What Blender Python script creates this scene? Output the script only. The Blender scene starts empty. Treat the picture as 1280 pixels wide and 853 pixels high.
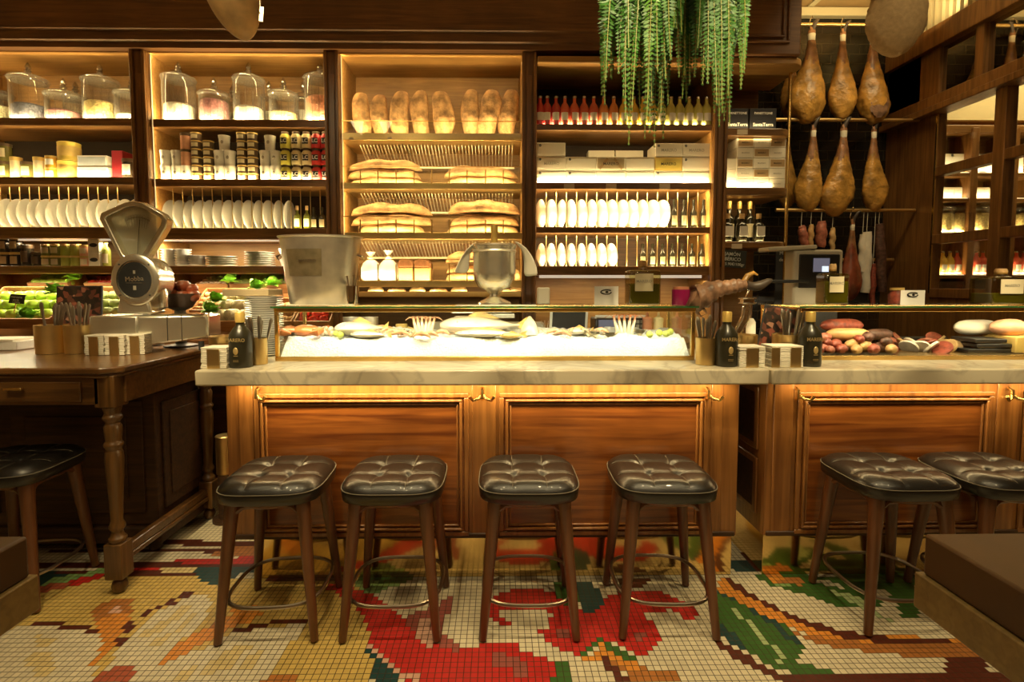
import bpy, math, random
import numpy as np
from mathutils import Vector, Matrix
random.seed(7)
SC = bpy.context.scene
COL = SC.collection
PI = math.pi
# ---------------------------------------------------------------- camera
F = 650.0; CX = 631.5; CY = 393.0; H = 1.43
YAW = math.radians(0.8); PIT = math.atan(38/650)
sa, ca, sp, cp = math.sin(YAW), math.cos(YAW), math.sin(PIT), math.cos(PIT)
FWD = Vector((sa*cp, ca*cp, -sp)); RGT = Vector((ca, -sa, 0)); UPV = RGT.cross(FWD)
CAM = Vector((0, 0, H))
cam_d = bpy.data.cameras.new('camera'); cam = bpy.data.objects.new('camera', cam_d); COL.objects.link(cam)
cam_d.sensor_width = 36; cam_d.lens = F/1280*36
cam_d.shift_x = (640-CX)/1280; cam_d.shift_y = (CY-426.5)/1280
cam_d.clip_start = 0.05
cam.matrix_world = Matrix(((RGT.x, UPV.x, -FWD.x, 0), (RGT.y, UPV.y, -FWD.y, 0), (RGT.z, UPV.z, -FWD.z, H), (0, 0, 0, 1)))
SC.camera = cam
def ray(px, py):
    return FWD + RGT*((px-CX)/F) + UPV*(-(py-CY)/F)
def P(px, py, Y):
    d = ray(px, py); return CAM + d*(Y/d.y)
def PF(px, py, z=0.0):
    d = ray(px, py); return CAM + d*((z-H)/d.z)
def xat(px, Y, z):
    k = (px-CX)/F
    return (Y*sa + k*(Y*ca*cp - (z-H)*sp))/(ca - k*sa*cp)
def zat(px, py, Y): return P(px, py, Y).z
# ---------------------------------------------------------------- materials
M = {}
def node_mat(name):
    m = bpy.data.materials.new(name); m.use_nodes = True
    return m, m.node_tree.nodes, m.node_tree.links, m.node_tree.nodes['Principled BSDF']
def mat(name, col, rough=0.5, metal=0.0, var=0.0, scale=20, bump=0.0, coat=0.0, emit=None, es=1.0, alpha=None, sub=0.0, bscale=None):
    m, n, l, b = node_mat(name)
    b.inputs['Base Color'].default_value = (*col, 1); b.inputs['Roughness'].default_value = rough
    b.inputs['Metallic'].default_value = metal; b.inputs['Coat Weight'].default_value = coat
    if sub: b.inputs['Subsurface Weight'].default_value = sub; b.inputs['Subsurface Scale'].default_value = .02
    if emit: b.inputs['Emission Color'].default_value = (*emit, 1); b.inputs['Emission Strength'].default_value = es
    if var or bump:
        tc = n.new('ShaderNodeTexCoord'); ns = n.new('ShaderNodeTexNoise'); ns.inputs['Scale'].default_value = scale; ns.inputs['Detail'].default_value = 6
        l.new(tc.outputs['Object'], ns.inputs['Vector'])
        if var:
            mx = n.new('ShaderNodeMix'); mx.data_type = 'RGBA'
            mx.inputs[6].default_value = (*[c*(1-var) for c in col], 1); mx.inputs[7].default_value = (*[min(1, c*(1+var)) for c in col], 1)
            mr = n.new('ShaderNodeMapRange'); mr.inputs[1].default_value = .3; mr.inputs[2].default_value = .7
            l.new(ns.outputs['Fac'], mr.inputs[0]); l.new(mr.outputs[0], mx.inputs[0]); l.new(mx.outputs[2], b.inputs['Base Color'])
        if bump:
            bp = n.new('ShaderNodeBump'); bp.inputs['Strength'].default_value = bump; bp.inputs['Distance'].default_value = .01
            src = ns
            if bscale:
                src = n.new('ShaderNodeTexNoise'); src.inputs['Scale'].default_value = bscale; l.new(tc.outputs['Object'], src.inputs['Vector'])
            l.new(src.outputs['Fac'], bp.inputs['Height']); l.new(bp.outputs['Normal'], b.inputs['Normal'])
    M[name] = m; return m
def wood(name, c1, c2, axis='x', rough=0.35, coat=0.3, sc=1.0):
    m, n, l, b = node_mat(name)
    tc = n.new('ShaderNodeTexCoord'); mp = n.new('ShaderNodeMapping')
    s = {'x': (1.2, 22, 22), 'z': (22, 22, 1.2), 'y': (22, 1.2, 22)}[axis]
    mp.inputs['Scale'].default_value = [v*sc for v in s]
    ns = n.new('ShaderNodeTexNoise'); ns.inputs['Scale'].default_value = 1.6; ns.inputs['Detail'].default_value = 8; ns.inputs['Distortion'].default_value = 1.2
    n2 = n.new('ShaderNodeTexNoise'); n2.inputs['Scale'].default_value = 3; n2.inputs['Detail'].default_value = 3
    rp = n.new('ShaderNodeValToRGB'); rp.color_ramp.elements[0].position = .32; rp.color_ramp.elements[1].position = .7
    rp.color_ramp.elements[0].color = (*c1, 1); rp.color_ramp.elements[1].color = (*c2, 1)
    mx = n.new('ShaderNodeMix'); mx.data_type = 'RGBA'; mx.blend_type = 'MULTIPLY'; mx.inputs[0].default_value = .6
    r2 = n.new('ShaderNodeValToRGB'); r2.color_ramp.elements[0].position = .3; r2.color_ramp.elements[1].position = .65
    r2.color_ramp.elements[0].color = (.45, .42, .4, 1); r2.color_ramp.elements[1].color = (1, 1, 1, 1)
    l.new(tc.outputs['Object'], mp.inputs[0]); l.new(mp.outputs[0], ns.inputs['Vector']); l.new(tc.outputs['Object'], n2.inputs['Vector'])
    l.new(ns.outputs['Fac'], rp.inputs[0]); l.new(n2.outputs['Fac'], r2.inputs[0])
    l.new(rp.outputs[0], mx.inputs[6]); l.new(r2.outputs[0], mx.inputs[7]); l.new(mx.outputs[2], b.inputs['Base Color'])
    bp = n.new('ShaderNodeBump'); bp.inputs['Strength'].default_value = .12; bp.inputs['Distance'].default_value = .004
    l.new(ns.outputs['Fac'], bp.inputs['Height']); l.new(bp.outputs['Normal'], b.inputs['Normal'])
    b.inputs['Roughness'].default_value = rough; b.inputs['Coat Weight'].default_value = coat; b.inputs['Coat Roughness'].default_value = .25
    M[name] = m; return m
def glass(name, tint=(1, 1, 1), refl=0.12, rough=.03, edge=.6):
    m, n, l, b = node_mat(name); n.remove(b)
    out = n['Material Output']; tr = n.new('ShaderNodeBsdfTransparent'); gl = n.new('ShaderNodeBsdfGlossy'); mx = n.new('ShaderNodeMixShader')
    tr.inputs[0].default_value = (*tint, 1); gl.inputs['Roughness'].default_value = rough
    lw = n.new('ShaderNodeLayerWeight'); lw.inputs[0].default_value = .25; mr = n.new('ShaderNodeMapRange')
    mr.inputs[3].default_value = refl*.5; mr.inputs[4].default_value = edge
    l.new(lw.outputs['Facing'], mr.inputs[0]); l.new(mr.outputs[0], mx.inputs[0]); l.new(tr.outputs[0], mx.inputs[1]); l.new(gl.outputs[0], mx.inputs[2])
    l.new(mx.outputs[0], out.inputs[0]); M[name] = m; return m
wood('wood_shelf', (.16, .075, .022), (.36, .18, .055), 'x')
wood('wood_post', (.15, .065, .018), (.32, .15, .042), 'z')
wood('wood_back', (.30, .150, .038), (.46, .25, .070), 'x', .5, .05)
wood('wood_dark', (.035, .015, .005), (.09, .038, .012), 'x', .6, 0)
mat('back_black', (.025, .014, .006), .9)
wood('wood_cornice', (.11, .046, .012), (.22, .095, .026), 'x', .55, 0)
wood('wood_panel', (.14, .036, .008), (.40, .135, .026), 'x', .28, .5, .7)
wood('wood_stile', (.20, .075, .018), (.42, .18, .045), 'z', .3, .4, .7)
wood('wood_table', (.075, .032, .008), (.18, .080, .020), 'x', .3, .4)
wood('wood_turned', (.08, .036, .008), (.18, .085, .022), 'z', .35, .3)
wood('wood_leg', (.10, .036, .012), (.19, .068, .022), 'z', .35, .3)
wood('wood_crate', (.38, .17, .05), (.60, .32, .12), 'x', .6, 0)
wood('wood_light', (.15, .095, .028), (.22, .145, .045), 'x', .5, 0)
mat('brass', (.80, .55, .20), .25, 1.0, var=.08, scale=6)
mat('brass_brushed', (.74, .53, .22), .38, 1.0, var=.1, scale=9)
mat('brass_kick', (.85, .62, .26), .13, 1.0, var=.06, scale=5, bump=.05, bscale=3)
mat('steel', (.92, .88, .74), .24, .9, bump=.15, bscale=5, var=.16, scale=8)
mat('steel_brushed', (.78, .73, .62), .32, .8, var=.15, scale=12)
mat('cutlery', (.50, .47, .40), .28, 1.0)
mat('chrome', (.85, .84, .8), .08, 1.0)
mat('bronze', (.42, .36, .29), .3, 1.0)
mat('iron', (.10, .09, .08), .45, .8)
mat('leather', (.013, .011, .009), .33, 0, bump=.12, scale=260, coat=.25)
mat('leather_seam', (.17, .15, .11), .5)
mat('table_top_dark', (.055, .026, .007), .45, 0, var=.35, scale=4)
mat('porcelain', (.86, .84, .78), .25)
mat('cup_white', (.82, .80, .72), .35, 0, var=.08, scale=30)
mat('ceramic_green', (.60, .70, .40), .3)
mat('paper', (.82, .76, .62), .7)
mat('paper_cream', (.72, .60, .42), .7)
mat('paper_tan', (.42, .28, .13), .6)
mat('card_white', (.9, .88, .84), .5)
mat('ink', (.02, .02, .02), .5)
mat('gold_print', (.65, .48, .2), .4, .6)
mat('grey_print', (.38, .34, .26), .6)
mat('white_print', (.85, .83, .78), .5)
mat('chalkboard', (.02, .022, .02), .7)
mat('chalk', (.6, .62, .56), .9)
mat('black_box', (.025, .025, .03), .4)
mat('plastic_black', (.02, .02, .02), .35)
mat('plastic_grey', (.50, .46, .37), .4)
mat('plastic_white', (.8, .8, .76), .35)
mat('label_white', (.9, .88, .8), .5)
mat('label_cream', (.75, .66, .45), .6)
mat('label_tan', (.48, .38, .22), .6)
mat('cork', (.55, .35, .15), .7, 0, var=.2, scale=60)
mat('foil_gold', (.80, .56, .16), .35, .5)
mat('glass_dark', (.016, .014, .008), .12, 0, coat=.4)
mat('bottle_matt', (.025, .022, .012), .28, 0)
mat('marble_shape', (.5, .5, .5))
mat('wire_white', (.80, .70, .46), .35, .3)
mat('bread', (.40, .22, .085), .8, 0, var=.6, scale=16, bump=1.0, bscale=38)
mat('bread_pale', (.56, .36, .16), .75, 0, var=.3, scale=18, bump=.5, bscale=60)
mat('cake', (.24, .09, .03), .7, 0, var=.3, scale=30)
mat('cake_side', (.75, .38, .14), .7, 0, var=.2, scale=30)
mat('bag_plastic', (.85, .83, .76), .3, 0, bump=.7, scale=25)
mat('ham_skin', (.44, .23, .045), .42, 0, var=.55, scale=11, bump=1.0, bscale=26, coat=.12)
mat('ham_shank', (.26, .115, .045), .4, 0, var=.4, scale=18, bump=.6, bscale=30, coat=.15)
mat('ham_pale', (.62, .40, .17), .45, 0, var=.4, scale=9, bump=.3, bscale=25, coat=.2)
mat('ham_meat', (.20, .045, .018), .4, 0, var=.5, scale=18, bump=.4, coat=.2)
mat('ham_sack', (.40, .27, .13), .8, 0, var=.15, scale=60, bump=.3)
mat('hoof', (.05, .035, .025), .5)
mat('ham_band', (.72, .66, .52), .7)
mat('salami_white', (.80, .74, .62), .7, 0, var=.1, scale=15)
mat('salami_dark', (.10, .045, .03), .55, 0, var=.6, scale=45, bump=.4)
mat('chorizo', (.28, .06, .035), .45, 0, var=.5, scale=50, bump=.3)
mat('chorizo_pink', (.40, .13, .08), .45, 0, var=.4, scale=50)
mat('sausage_tan', (.55, .33, .13), .45, 0, var=.3, scale=20)
mat('fat_white', (.85, .75, .60), .5, 0, var=.15, scale=40)
mat('cheese', (.80, .55, .16), .5, 0, var=.1, scale=8)
mat('ice', (.86, .90, .92), .35, 0, bump=1.0, scale=90)
mat('fish_white', (.74, .64, .48), .3, 0, var=.15, scale=16, coat=.5)
mat('fish_yellow', (.75, .50, .16), .35, 0, var=.3, scale=30)
mat('crab', (.62, .20, .06), .35, 0, var=.35, scale=25, coat=.3)
mat('prawn', (.80, .42, .22), .35, 0, var=.25, scale=40, coat=.3)
mat('shell', (.62, .50, .30), .5, 0, var=.4, scale=60)
mat('lime', (.55, .62, .12), .4, 0, var=.2, scale=20)
mat('apple', (.40, .58, .06), .3, 0, var=.25, scale=10, coat=.3)
mat('tomato', (.66, .045, .02), .2, 0, var=.15, scale=6, coat=.5)
mat('tomato_dark', (.36, .085, .035), .35, 0, var=.35, scale=14, coat=.3)
mat('lettuce', (.22, .48, .04), .5, 0, var=.45, scale=25)
mat('cauliflower', (.78, .68, .40), .7, 0, var=.2, scale=30, bump=.8)
mat('artichoke', (.30, .36, .12), .6, 0, var=.4, scale=20)
mat('radish', (.5, .08, .2), .4, 0, var=.3, scale=20)
mat('onion', (.62, .36, .15), .4, 0, var=.3, scale=20)
mat('mushroom', (.62, .46, .3), .6, 0, var=.25, scale=30)
mat('bowl_brown', (.07, .035, .018), .5)
mat('frond', (.042, .145, .018), .45, 0, var=.45, scale=8, sub=.0)
mat('ham_dried', (.24, .13, .075), .5, 0, var=.5, scale=20, bump=1.0, bscale=30, coat=.1)
mat('frond_light', (.09, .22, .03), .45, 0, var=.3, scale=8)
mat('frond_stem', (.30, .30, .08), .5)
mat('terracotta', (.35, .14, .06), .8)
mat('wall_plaster', (.55, .42, .26), .8, 0, var=.06, scale=3)
mat('ceiling_tan', (.40, .26, .11), .8, 0, var=.1, scale=5)
mat('moulding_cream', (.62, .54, .34), .6)
mat('slat_cream', (.52, .45, .27), .6)
mat('led', (1, .8, .5), .5, emit=(1, .78, .42), es=2)
mat('led_dim', (1, .8, .5), .5, emit=(1, .70, .30), es=.8)
mat('led_tube', (1, .95, .85), .5, emit=(1, .86, .64), es=.5)
mat('pewter', (.50, .43, .27), .35, .8, var=.2, scale=20)
mat('tablet_black', (.012, .012, .012), .6)
mat('screen', (.05, .05, .07), .2, emit=(.35, .33, .42), es=.35)
mat('screen_white', (.9, .95, 1), .2, emit=(.7, .85, 1), es=1.0)
mat('magenta', (.28, .01, .08), .25)
mat('cloth', (.85, .80, .68), .8)
mat('green_glass_edge', (.02, .10, .03), .15, 0, coat=.3)
mat('oil', (.12, .13, .015), .08, 0, coat=.5)
mat('rubber', (.03, .03, .03), .7)
glass('glass_clear', (.97, .98, .96), .02, .02, .4)
glass('glass_knob', (.80, .78, .70), .55, .10, .95)
glass('glass_jar', (.96, .96, .94), .10, .08, .95)
_n = M['glass_jar'].node_tree; _g = [q for q in _n.nodes if q.type == 'BSDF_GLOSSY'][0]; _m = [q for q in _n.nodes if q.type == 'MIX_SHADER'][0]
_d = _n.nodes.new('ShaderNodeBsdfDiffuse'); _d.inputs[0].default_value = (.75, .74, .68, 1); _x = _n.nodes.new('ShaderNodeMixShader'); _x.inputs[0].default_value = .30
_n.links.new(_g.outputs[0], _x.inputs[1]); _n.links.new(_d.outputs[0], _x.inputs[2]); _n.links.new(_x.outputs[0], _m.inputs[2])
glass('glass_case', (.96, .98, .95), .06, .01, .4)
glass('chart_glass', (.80, .78, .70), .2, .1, .5)
_n = M['chart_glass'].node_tree; _m = [q for q in _n.nodes if q.type == 'MIX_SHADER'][0]; _o = _n.nodes['Material Output']
_d = _n.nodes.new('ShaderNodeBsdfDiffuse'); _d.inputs[0].default_value = (.85, .80, .62, 1); _x = _n.nodes.new('ShaderNodeMixShader'); _x.inputs[0].default_value = .5
_n.links.new(_m.outputs[0], _x.inputs[1]); _n.links.new(_d.outputs[0], _x.inputs[2]); _n.links.new(_x.outputs[0], _o.inputs[0])
glass('glass_oil', (.80, .74, .45), .2, .04, .7)
m, n, l, b = node_mat('mirror'); b.inputs['Base Color'].default_value = (.55, .52, .46, 1); b.inputs['Metallic'].default_value = 1; b.inputs['Roughness'].default_value = .03; M['mirror'] = m
GR = {'jar_blue': (.13, .14, .20), 'jar_pink': (.48, .20, .22), 'jar_yellow': (.85, .62, .26), 'jar_cream': (.86, .76, .50), 'jar_white': (.92, .90, .82), 'jar_salmon': (.80, .34, .20)}
for k, c in GR.items():
    mat(k, c, .6, 0, var=.35 if k != 'jar_white' else .08, scale=70, bump=.8, bscale=90)
for k, c in {'liq_red': (.62, .05, .05), 'liq_redor': (.80, .15, .09), 'liq_orange': (.88, .32, .10), 'liq_yellow': (.88, .60, .10), 'liq_green': (.68, .66, .20),
             'peach': (.80, .42, .26), 'tin_dark': (.10, .06, .03), 'tin_gold': (.70, .50, .16), 'tin_yellow': (.75, .58, .12), 'box_blue': (.45, .50, .55), 'book_red': (.30, .02, .03),
             'jar_black': (.03, .022, .014), 'jar_green': (.34, .36, .07), 'jar_olive': (.16, .15, .04), 'jar_honey': (.75, .42, .05), 'sauce_pink': (.60, .25, .14), 'sauce_cream': (.85, .72, .40),
             'veg_yellow': (.75, .70, .12)}.items():
    mat(k, c, .25 if k[:3] in ('liq', 'jar') else .45, 0, var=.1, scale=20, coat=.4 if k[:3] in ('liq', 'jar') else 0)
# marble
m, n, l, b = node_mat('marble'); tc = n.new('ShaderNodeTexCoord'); ns = n.new('ShaderNodeTexNoise'); ns.inputs['Scale'].default_value = 2.2; ns.inputs['Detail'].default_value = 9; ns.inputs['Distortion'].default_value = 2.4
rp = n.new('ShaderNodeValToRGB'); e = rp.color_ramp.elements; e[0].position = .44; e[0].color = (.66, .59, .43, 1); e[1].position = .56; e[1].color = (.68, .61, .45, 1)
x_ = e.new(.49); x_.color = (.52, .46, .34, 1)
l.new(tc.outputs['Object'], ns.inputs['Vector']); l.new(ns.outputs['Fac'], rp.inputs[0]); l.new(rp.outputs[0], b.inputs['Base Color']); b.inputs['Roughness'].default_value = .22; M['marble'] = m
# black glazed wall tile
m, n, l, b = node_mat('black_tile'); tc = n.new('ShaderNodeTexCoord'); bk = n.new('ShaderNodeTexBrick'); mp = n.new('ShaderNodeMapping'); mp.inputs['Rotation'].default_value = (PI/2, 0, 0)
bk.inputs['Color1'].default_value = (.012, .010, .007, 1); bk.inputs['Color2'].default_value = (.017, .014, .010, 1); bk.inputs['Mortar'].default_value = (.045, .036, .02, 1)
bk.inputs['Scale'].default_value = 1; bk.inputs['Brick Width'].default_value = .16; bk.inputs['Row Height'].default_value = .08; bk.inputs['Mortar Size'].default_value = .003
l.new(tc.outputs['Object'], mp.inputs[0]); l.new(mp.outputs[0], bk.inputs['Vector']); l.new(bk.outputs['Color'], b.inputs['Base Color']); b.inputs['Roughness'].default_value = .15; M['black_tile'] = m
# collage picture (menu photo boards)
m, n, l, b = node_mat('menu_photo'); tc = n.new('ShaderNodeTexCoord'); vo = n.new('ShaderNodeTexVoronoi'); vo.inputs['Scale'].default_value = 42
rp = n.new('ShaderNodeValToRGB'); e = rp.color_ramp.elements; e[0].color = (.02, .012, .008, 1); e[0].position = .35; e[1].color = (.42, .27, .17, 1); e[1].position = 1; x_ = e.new(.6); x_.color = (.03, .02, .012, 1); x_ = e.new(.8); x_.color = (.22, .06, .035, 1)
l.new(tc.outputs['Object'], vo.inputs['Vector']); l.new(vo.outputs['Color'], rp.inputs[0]); l.new(rp.outputs[0], b.inputs['Base Color']); b.inputs['Roughness'].default_value = .35; M['menu_photo'] = m
# ---------------------------------------------------------------- mesh builder
class MB:
    def __init__(s): s.v = []; s.f = []
    def add(s, vs, fs):
        o = len(s.v); s.v += [tuple(v) for v in vs]; s.f += [tuple(i+o for i in f) for f in fs]; return s
    def box(s, x0, y0, z0, x1, y1, z1):
        return s.add([(x0, y0, z0), (x1, y0, z0), (x1, y1, z0), (x0, y1, z0), (x0, y0, z1), (x1, y0, z1), (x1, y1, z1), (x0, y1, z1)],
                     [(0, 3, 2, 1), (4, 5, 6, 7), (0, 1, 5, 4), (1, 2, 6, 5), (2, 3, 7, 6), (3, 0, 4, 7)])
    def lathe(s, prof, n=20, c=(0, 0, 0), sx=1, sy=1, mtx=None):
        vs = []; fs = []
        for r, z in prof:
            for i in range(n):
                a = 2*PI*i/n; vs.append(Vector((r*math.cos(a)*sx, r*math.sin(a)*sy, z)))
        for j in range(len(prof)-1):
            for i in range(n):
                k = (i+1) % n; fs.append((j*n+i, j*n+k, (j+1)*n+k, (j+1)*n+i))
        if prof[0][0] > 1e-5: fs.append(tuple(range(n-1, -1, -1)))
        if prof[-1][0] > 1e-5: fs.append(tuple((len(prof)-1)*n+i for i in range(n)))
        if mtx: vs = [mtx @ v for v in vs]
        return s.add([v+Vector(c) for v in vs], fs)
    def cyl(s, r, z0, z1, n=20, c=(0, 0, 0)): return s.lathe([(r, z0), (r, z1)], n, c)
    def tube(s, pts, rad, n=10, sx=1.0, closed=False):
        pts = [Vector(p) for p in pts]; m = len(pts)
        if not hasattr(rad, '__len__'): rad = [rad]*m
        vs = []; fs = []; up = None
        for i, p in enumerate(pts):
            if closed: t = (pts[(i+1) % m]-pts[i-1]).normalized()
            else: t = (pts[min(i+1, m-1)]-pts[max(i-1, 0)]).normalized()
            if up is None:
                up = Vector((0, 0, 1)) if abs(t.z) < .9 else Vector((0, 1, 0))
            a = t.cross(up)
            if a.length < 1e-6: a = t.cross(Vector((1, 0, 0)))
            a.normalize(); b = a.cross(t).normalized(); up = b
            for k in range(n):
                th = 2*PI*k/n; vs.append(p + a*math.cos(th)*rad[i]*sx + b*math.sin(th)*rad[i])
        for j in range(m if closed else m-1):
            q = (j+1) % m
            for k in range(n):
                w = (k+1) % n; fs.append((j*n+k, j*n+w, q*n+w, q*n+k))
        if not closed: fs.append(tuple(range(n-1, -1, -1))); fs.append(tuple((m-1)*n+k for k in range(n)))
        return s.add(vs, fs)
    def prism(s, pts, y0, y1, f=lambda a, b, c: (a, b, c)):
        """outline in x,z extruded along y"""
        n = len(pts); vs = [f(p[0], y0, p[1]) for p in pts] + [f(p[0], y1, p[1]) for p in pts]
        fs = [tuple(range(n)), tuple(range(2*n-1, n-1, -1))] + [(i, i+n, (i+1) % n+n, (i+1) % n) for i in range(n)]
        return s.add(vs, fs)
    def ball(s, rx, ry, rz, c=(0, 0, 0), n=12, m=8, mtx=None, noise=0, seed=0):
        rnd = random.Random(seed); vs = []; fs = []
        vs.append(Vector((0, 0, -rz)))
        for j in range(1, m):
            ph = -PI/2+PI*j/m
            for i in range(n):
                k = 1+noise*(rnd.random()-.5); a = 2*PI*i/n
                vs.append(Vector((rx*k*math.cos(ph)*math.cos(a), ry*k*math.cos(ph)*math.sin(a), rz*k*math.sin(ph))))
        vs.append(Vector((0, 0, rz)))
        for i in range(n): fs.append((0, 1+(i+1) % n, 1+i))
        for j in range(m-2):
            for i in range(n):
                k = (i+1) % n; a = 1+j*n; b = a+n; fs.append((a+i, a+k, b+k, b+i))
        a = 1+(m-2)*n; t = len(vs)-1
        for i in range(n): fs.append((a+i, a+(i+1) % n, t))
        if mtx: vs = [mtx @ v for v in vs]
        return s.add([v+Vector(c) for v in vs], fs)
    def mesh(s, name, m, smooth=True, ang=40):
        me = bpy.data.meshes.new(name); me.from_pydata(s.v, [], s.f); me.update()
        if m: me.materials.append(M[m] if isinstance(m, str) else m)
        if smooth:
            me.polygons.foreach_set('use_smooth', [True]*len(me.polygons)); me.set_sharp_from_angle(angle=math.radians(ang))
        return me
    def arc(s, R, z0, z1, a0=-.75, a1=.75, sy=1.0, n=8, R1=None):
        R1 = R1 or R
        for k in range(n):
            t0, t1 = [-PI/2+a0+(a1-a0)*(k+q)/n for q in (0, 1)]
            s.add([(r*math.cos(t), r*math.sin(t)*sy, z) for r, z in ((R, z0), (R1, z1)) for t in (t0, t1)], [(0, 1, 3, 2)])
        return s
    def build(s, name, m, parent=None, loc=None, rot=None, smooth=True, ang=40, bevel=0, sub=0, label=None):
        o = bpy.data.objects.new(name, s.mesh(name, m, smooth, ang)); COL.objects.link(o)
        if parent: o.parent = parent
        if loc is not None: o.location = loc
        if rot is not None: o.rotation_euler = rot
        if bevel:
            b = o.modifiers.new('b', 'BEVEL'); b.width = bevel; b.segments = 2; b.limit_method = 'ANGLE'
        if sub:
            b = o.modifiers.new('s', 'SUBSURF'); b.levels = sub; b.render_levels = sub
        if label: o['label'] = label
        return o
def B(*a): return MB().box(*a)
def tag(o, label=None, cat=None, group=None, kind=None):
    if label: o['label'] = label
    if cat: o['category'] = cat
    if group: o['group'] = group
    if kind: o['kind'] = kind
    return o
def E(name, label, cat, loc=(0, 0, 0), rz=0, group=None):
    o = bpy.data.objects.new(name, None); COL.objects.link(o); o.empty_display_size = .05
    o.location = loc; o.rotation_euler = (0, 0, rz); return tag(o, label, cat, group)
def dup(root, loc, rz=None, label=None, group=None, scale=None):
    def cp_(o, par):
        c = o.copy(); COL.objects.link(c); c.parent = par
        for ch in o.children: cp_(ch, c)
        return c
    r = cp_(root, None); r.location = loc
    if rz is not None: r.rotation_euler = (0, 0, rz)
    if label: r['label'] = label
    if group: r['group'] = group
    if scale: r.scale = scale
    return r
class Kind:
    """first call moves the prototype itself, later calls copy it"""
    def __init__(s, root): s.r = root; s.used = False
    def put(s, loc, rz=0, label=None, group=None, scale=None, rot=None):
        if s.used: o = dup(s.r, loc, rz, label, group, scale)
        else:
            s.used = True; o = s.r; o.location = loc; o.rotation_euler = (0, 0, rz)
            if label: o['label'] = label
            if group: o['group'] = group
            if scale: o.scale = scale
        if rot: o.rotation_euler = rot
        if s.used and not scale: o.scale = (1, 1, 1)
        return o
def struct(o): o['kind'] = 'structure'; return o
_tx = {}
def text(s, size, parent, loc, rot=(PI/2, 0, 0), m='ink', name='lettering', bold=0):
    if s not in _tx:
        c = bpy.data.curves.new('t', 'FONT'); c.body = s; c.align_x = 'CENTER'; c.align_y = 'CENTER'; c.size = 1; c.extrude = .01; c.offset = .012 + bold; c.resolution_u = 2
        o = bpy.data.objects.new('t', c); _tx[s] = bpy.data.meshes.new_from_object(o); bpy.data.objects.remove(o)
    me = _tx[s].copy(); me.name = name; me.materials.clear(); me.materials.append(M[m])
    o = bpy.data.objects.new(name, me); COL.objects.link(o); o.parent = parent; o.location = loc; o.rotation_euler = rot; o.scale = (size, size, size)
    return o
ORD = 'first second third fourth fifth sixth seventh eighth ninth tenth eleventh twelfth thirteenth fourteenth fifteenth sixteenth seventeenth eighteenth nineteenth twentieth'.split()
def nth(i, n=None):
    """i from 0; n the count"""
    if n:
        if i == 0: return 'leftmost'
        if i == n-1: return 'rightmost'
    return ORD[i] if i < 20 else ORD[i-20].replace(ORD[i-20], 'twenty-'+ORD[i-20])
def fan(x, y, z): return Vector((x, y, z))
def area(name, loc, size, power, aim, col=(1, .66, .30), spread=180):
    d = bpy.data.lights.new(name, 'AREA'); d.shape = 'RECTANGLE'; d.size = size[0]; d.size_y = size[1]; d.energy = power; d.color = col; d.spread = math.radians(spread)
    o = bpy.data.objects.new(name, d); COL.objects.link(o); o.location = loc
    o.rotation_euler = Vector(aim).to_track_quat('-Z', 'X' if abs(aim[0]) > .9 else 'Y').to_euler() if abs(aim[0]) > .9 else Matrix((Vector((1, 0, 0)), Vector(aim).normalized().cross(Vector((1, 0, 0))).normalized()*-1, -Vector(aim).normalized())).transposed().to_euler()
    return o
# ================================================================ ROOM
YS = 3.60; YB = 4.00            # shelf front and back planes
XR = 3.30; XL = -3.9; ZC = 3.72; YW = 4.45
struct(B(XL, -2.6, ZC, XR+2.4, 6.2, ZC+.1).build('ceiling', 'ceiling_tan'))
struct(B(XL-.1, -2.6, 0, XL, 6.2, ZC).build('wall_left', 'wall_plaster'))
struct(B(XL, -2.7, 0, XR+.1, -2.6, ZC).build('wall_front', 'wall_plaster'))
struct(B(XL, YW, 0, XR+.1, YW+.1, ZC).build('wall_back', 'black_tile'))
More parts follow.
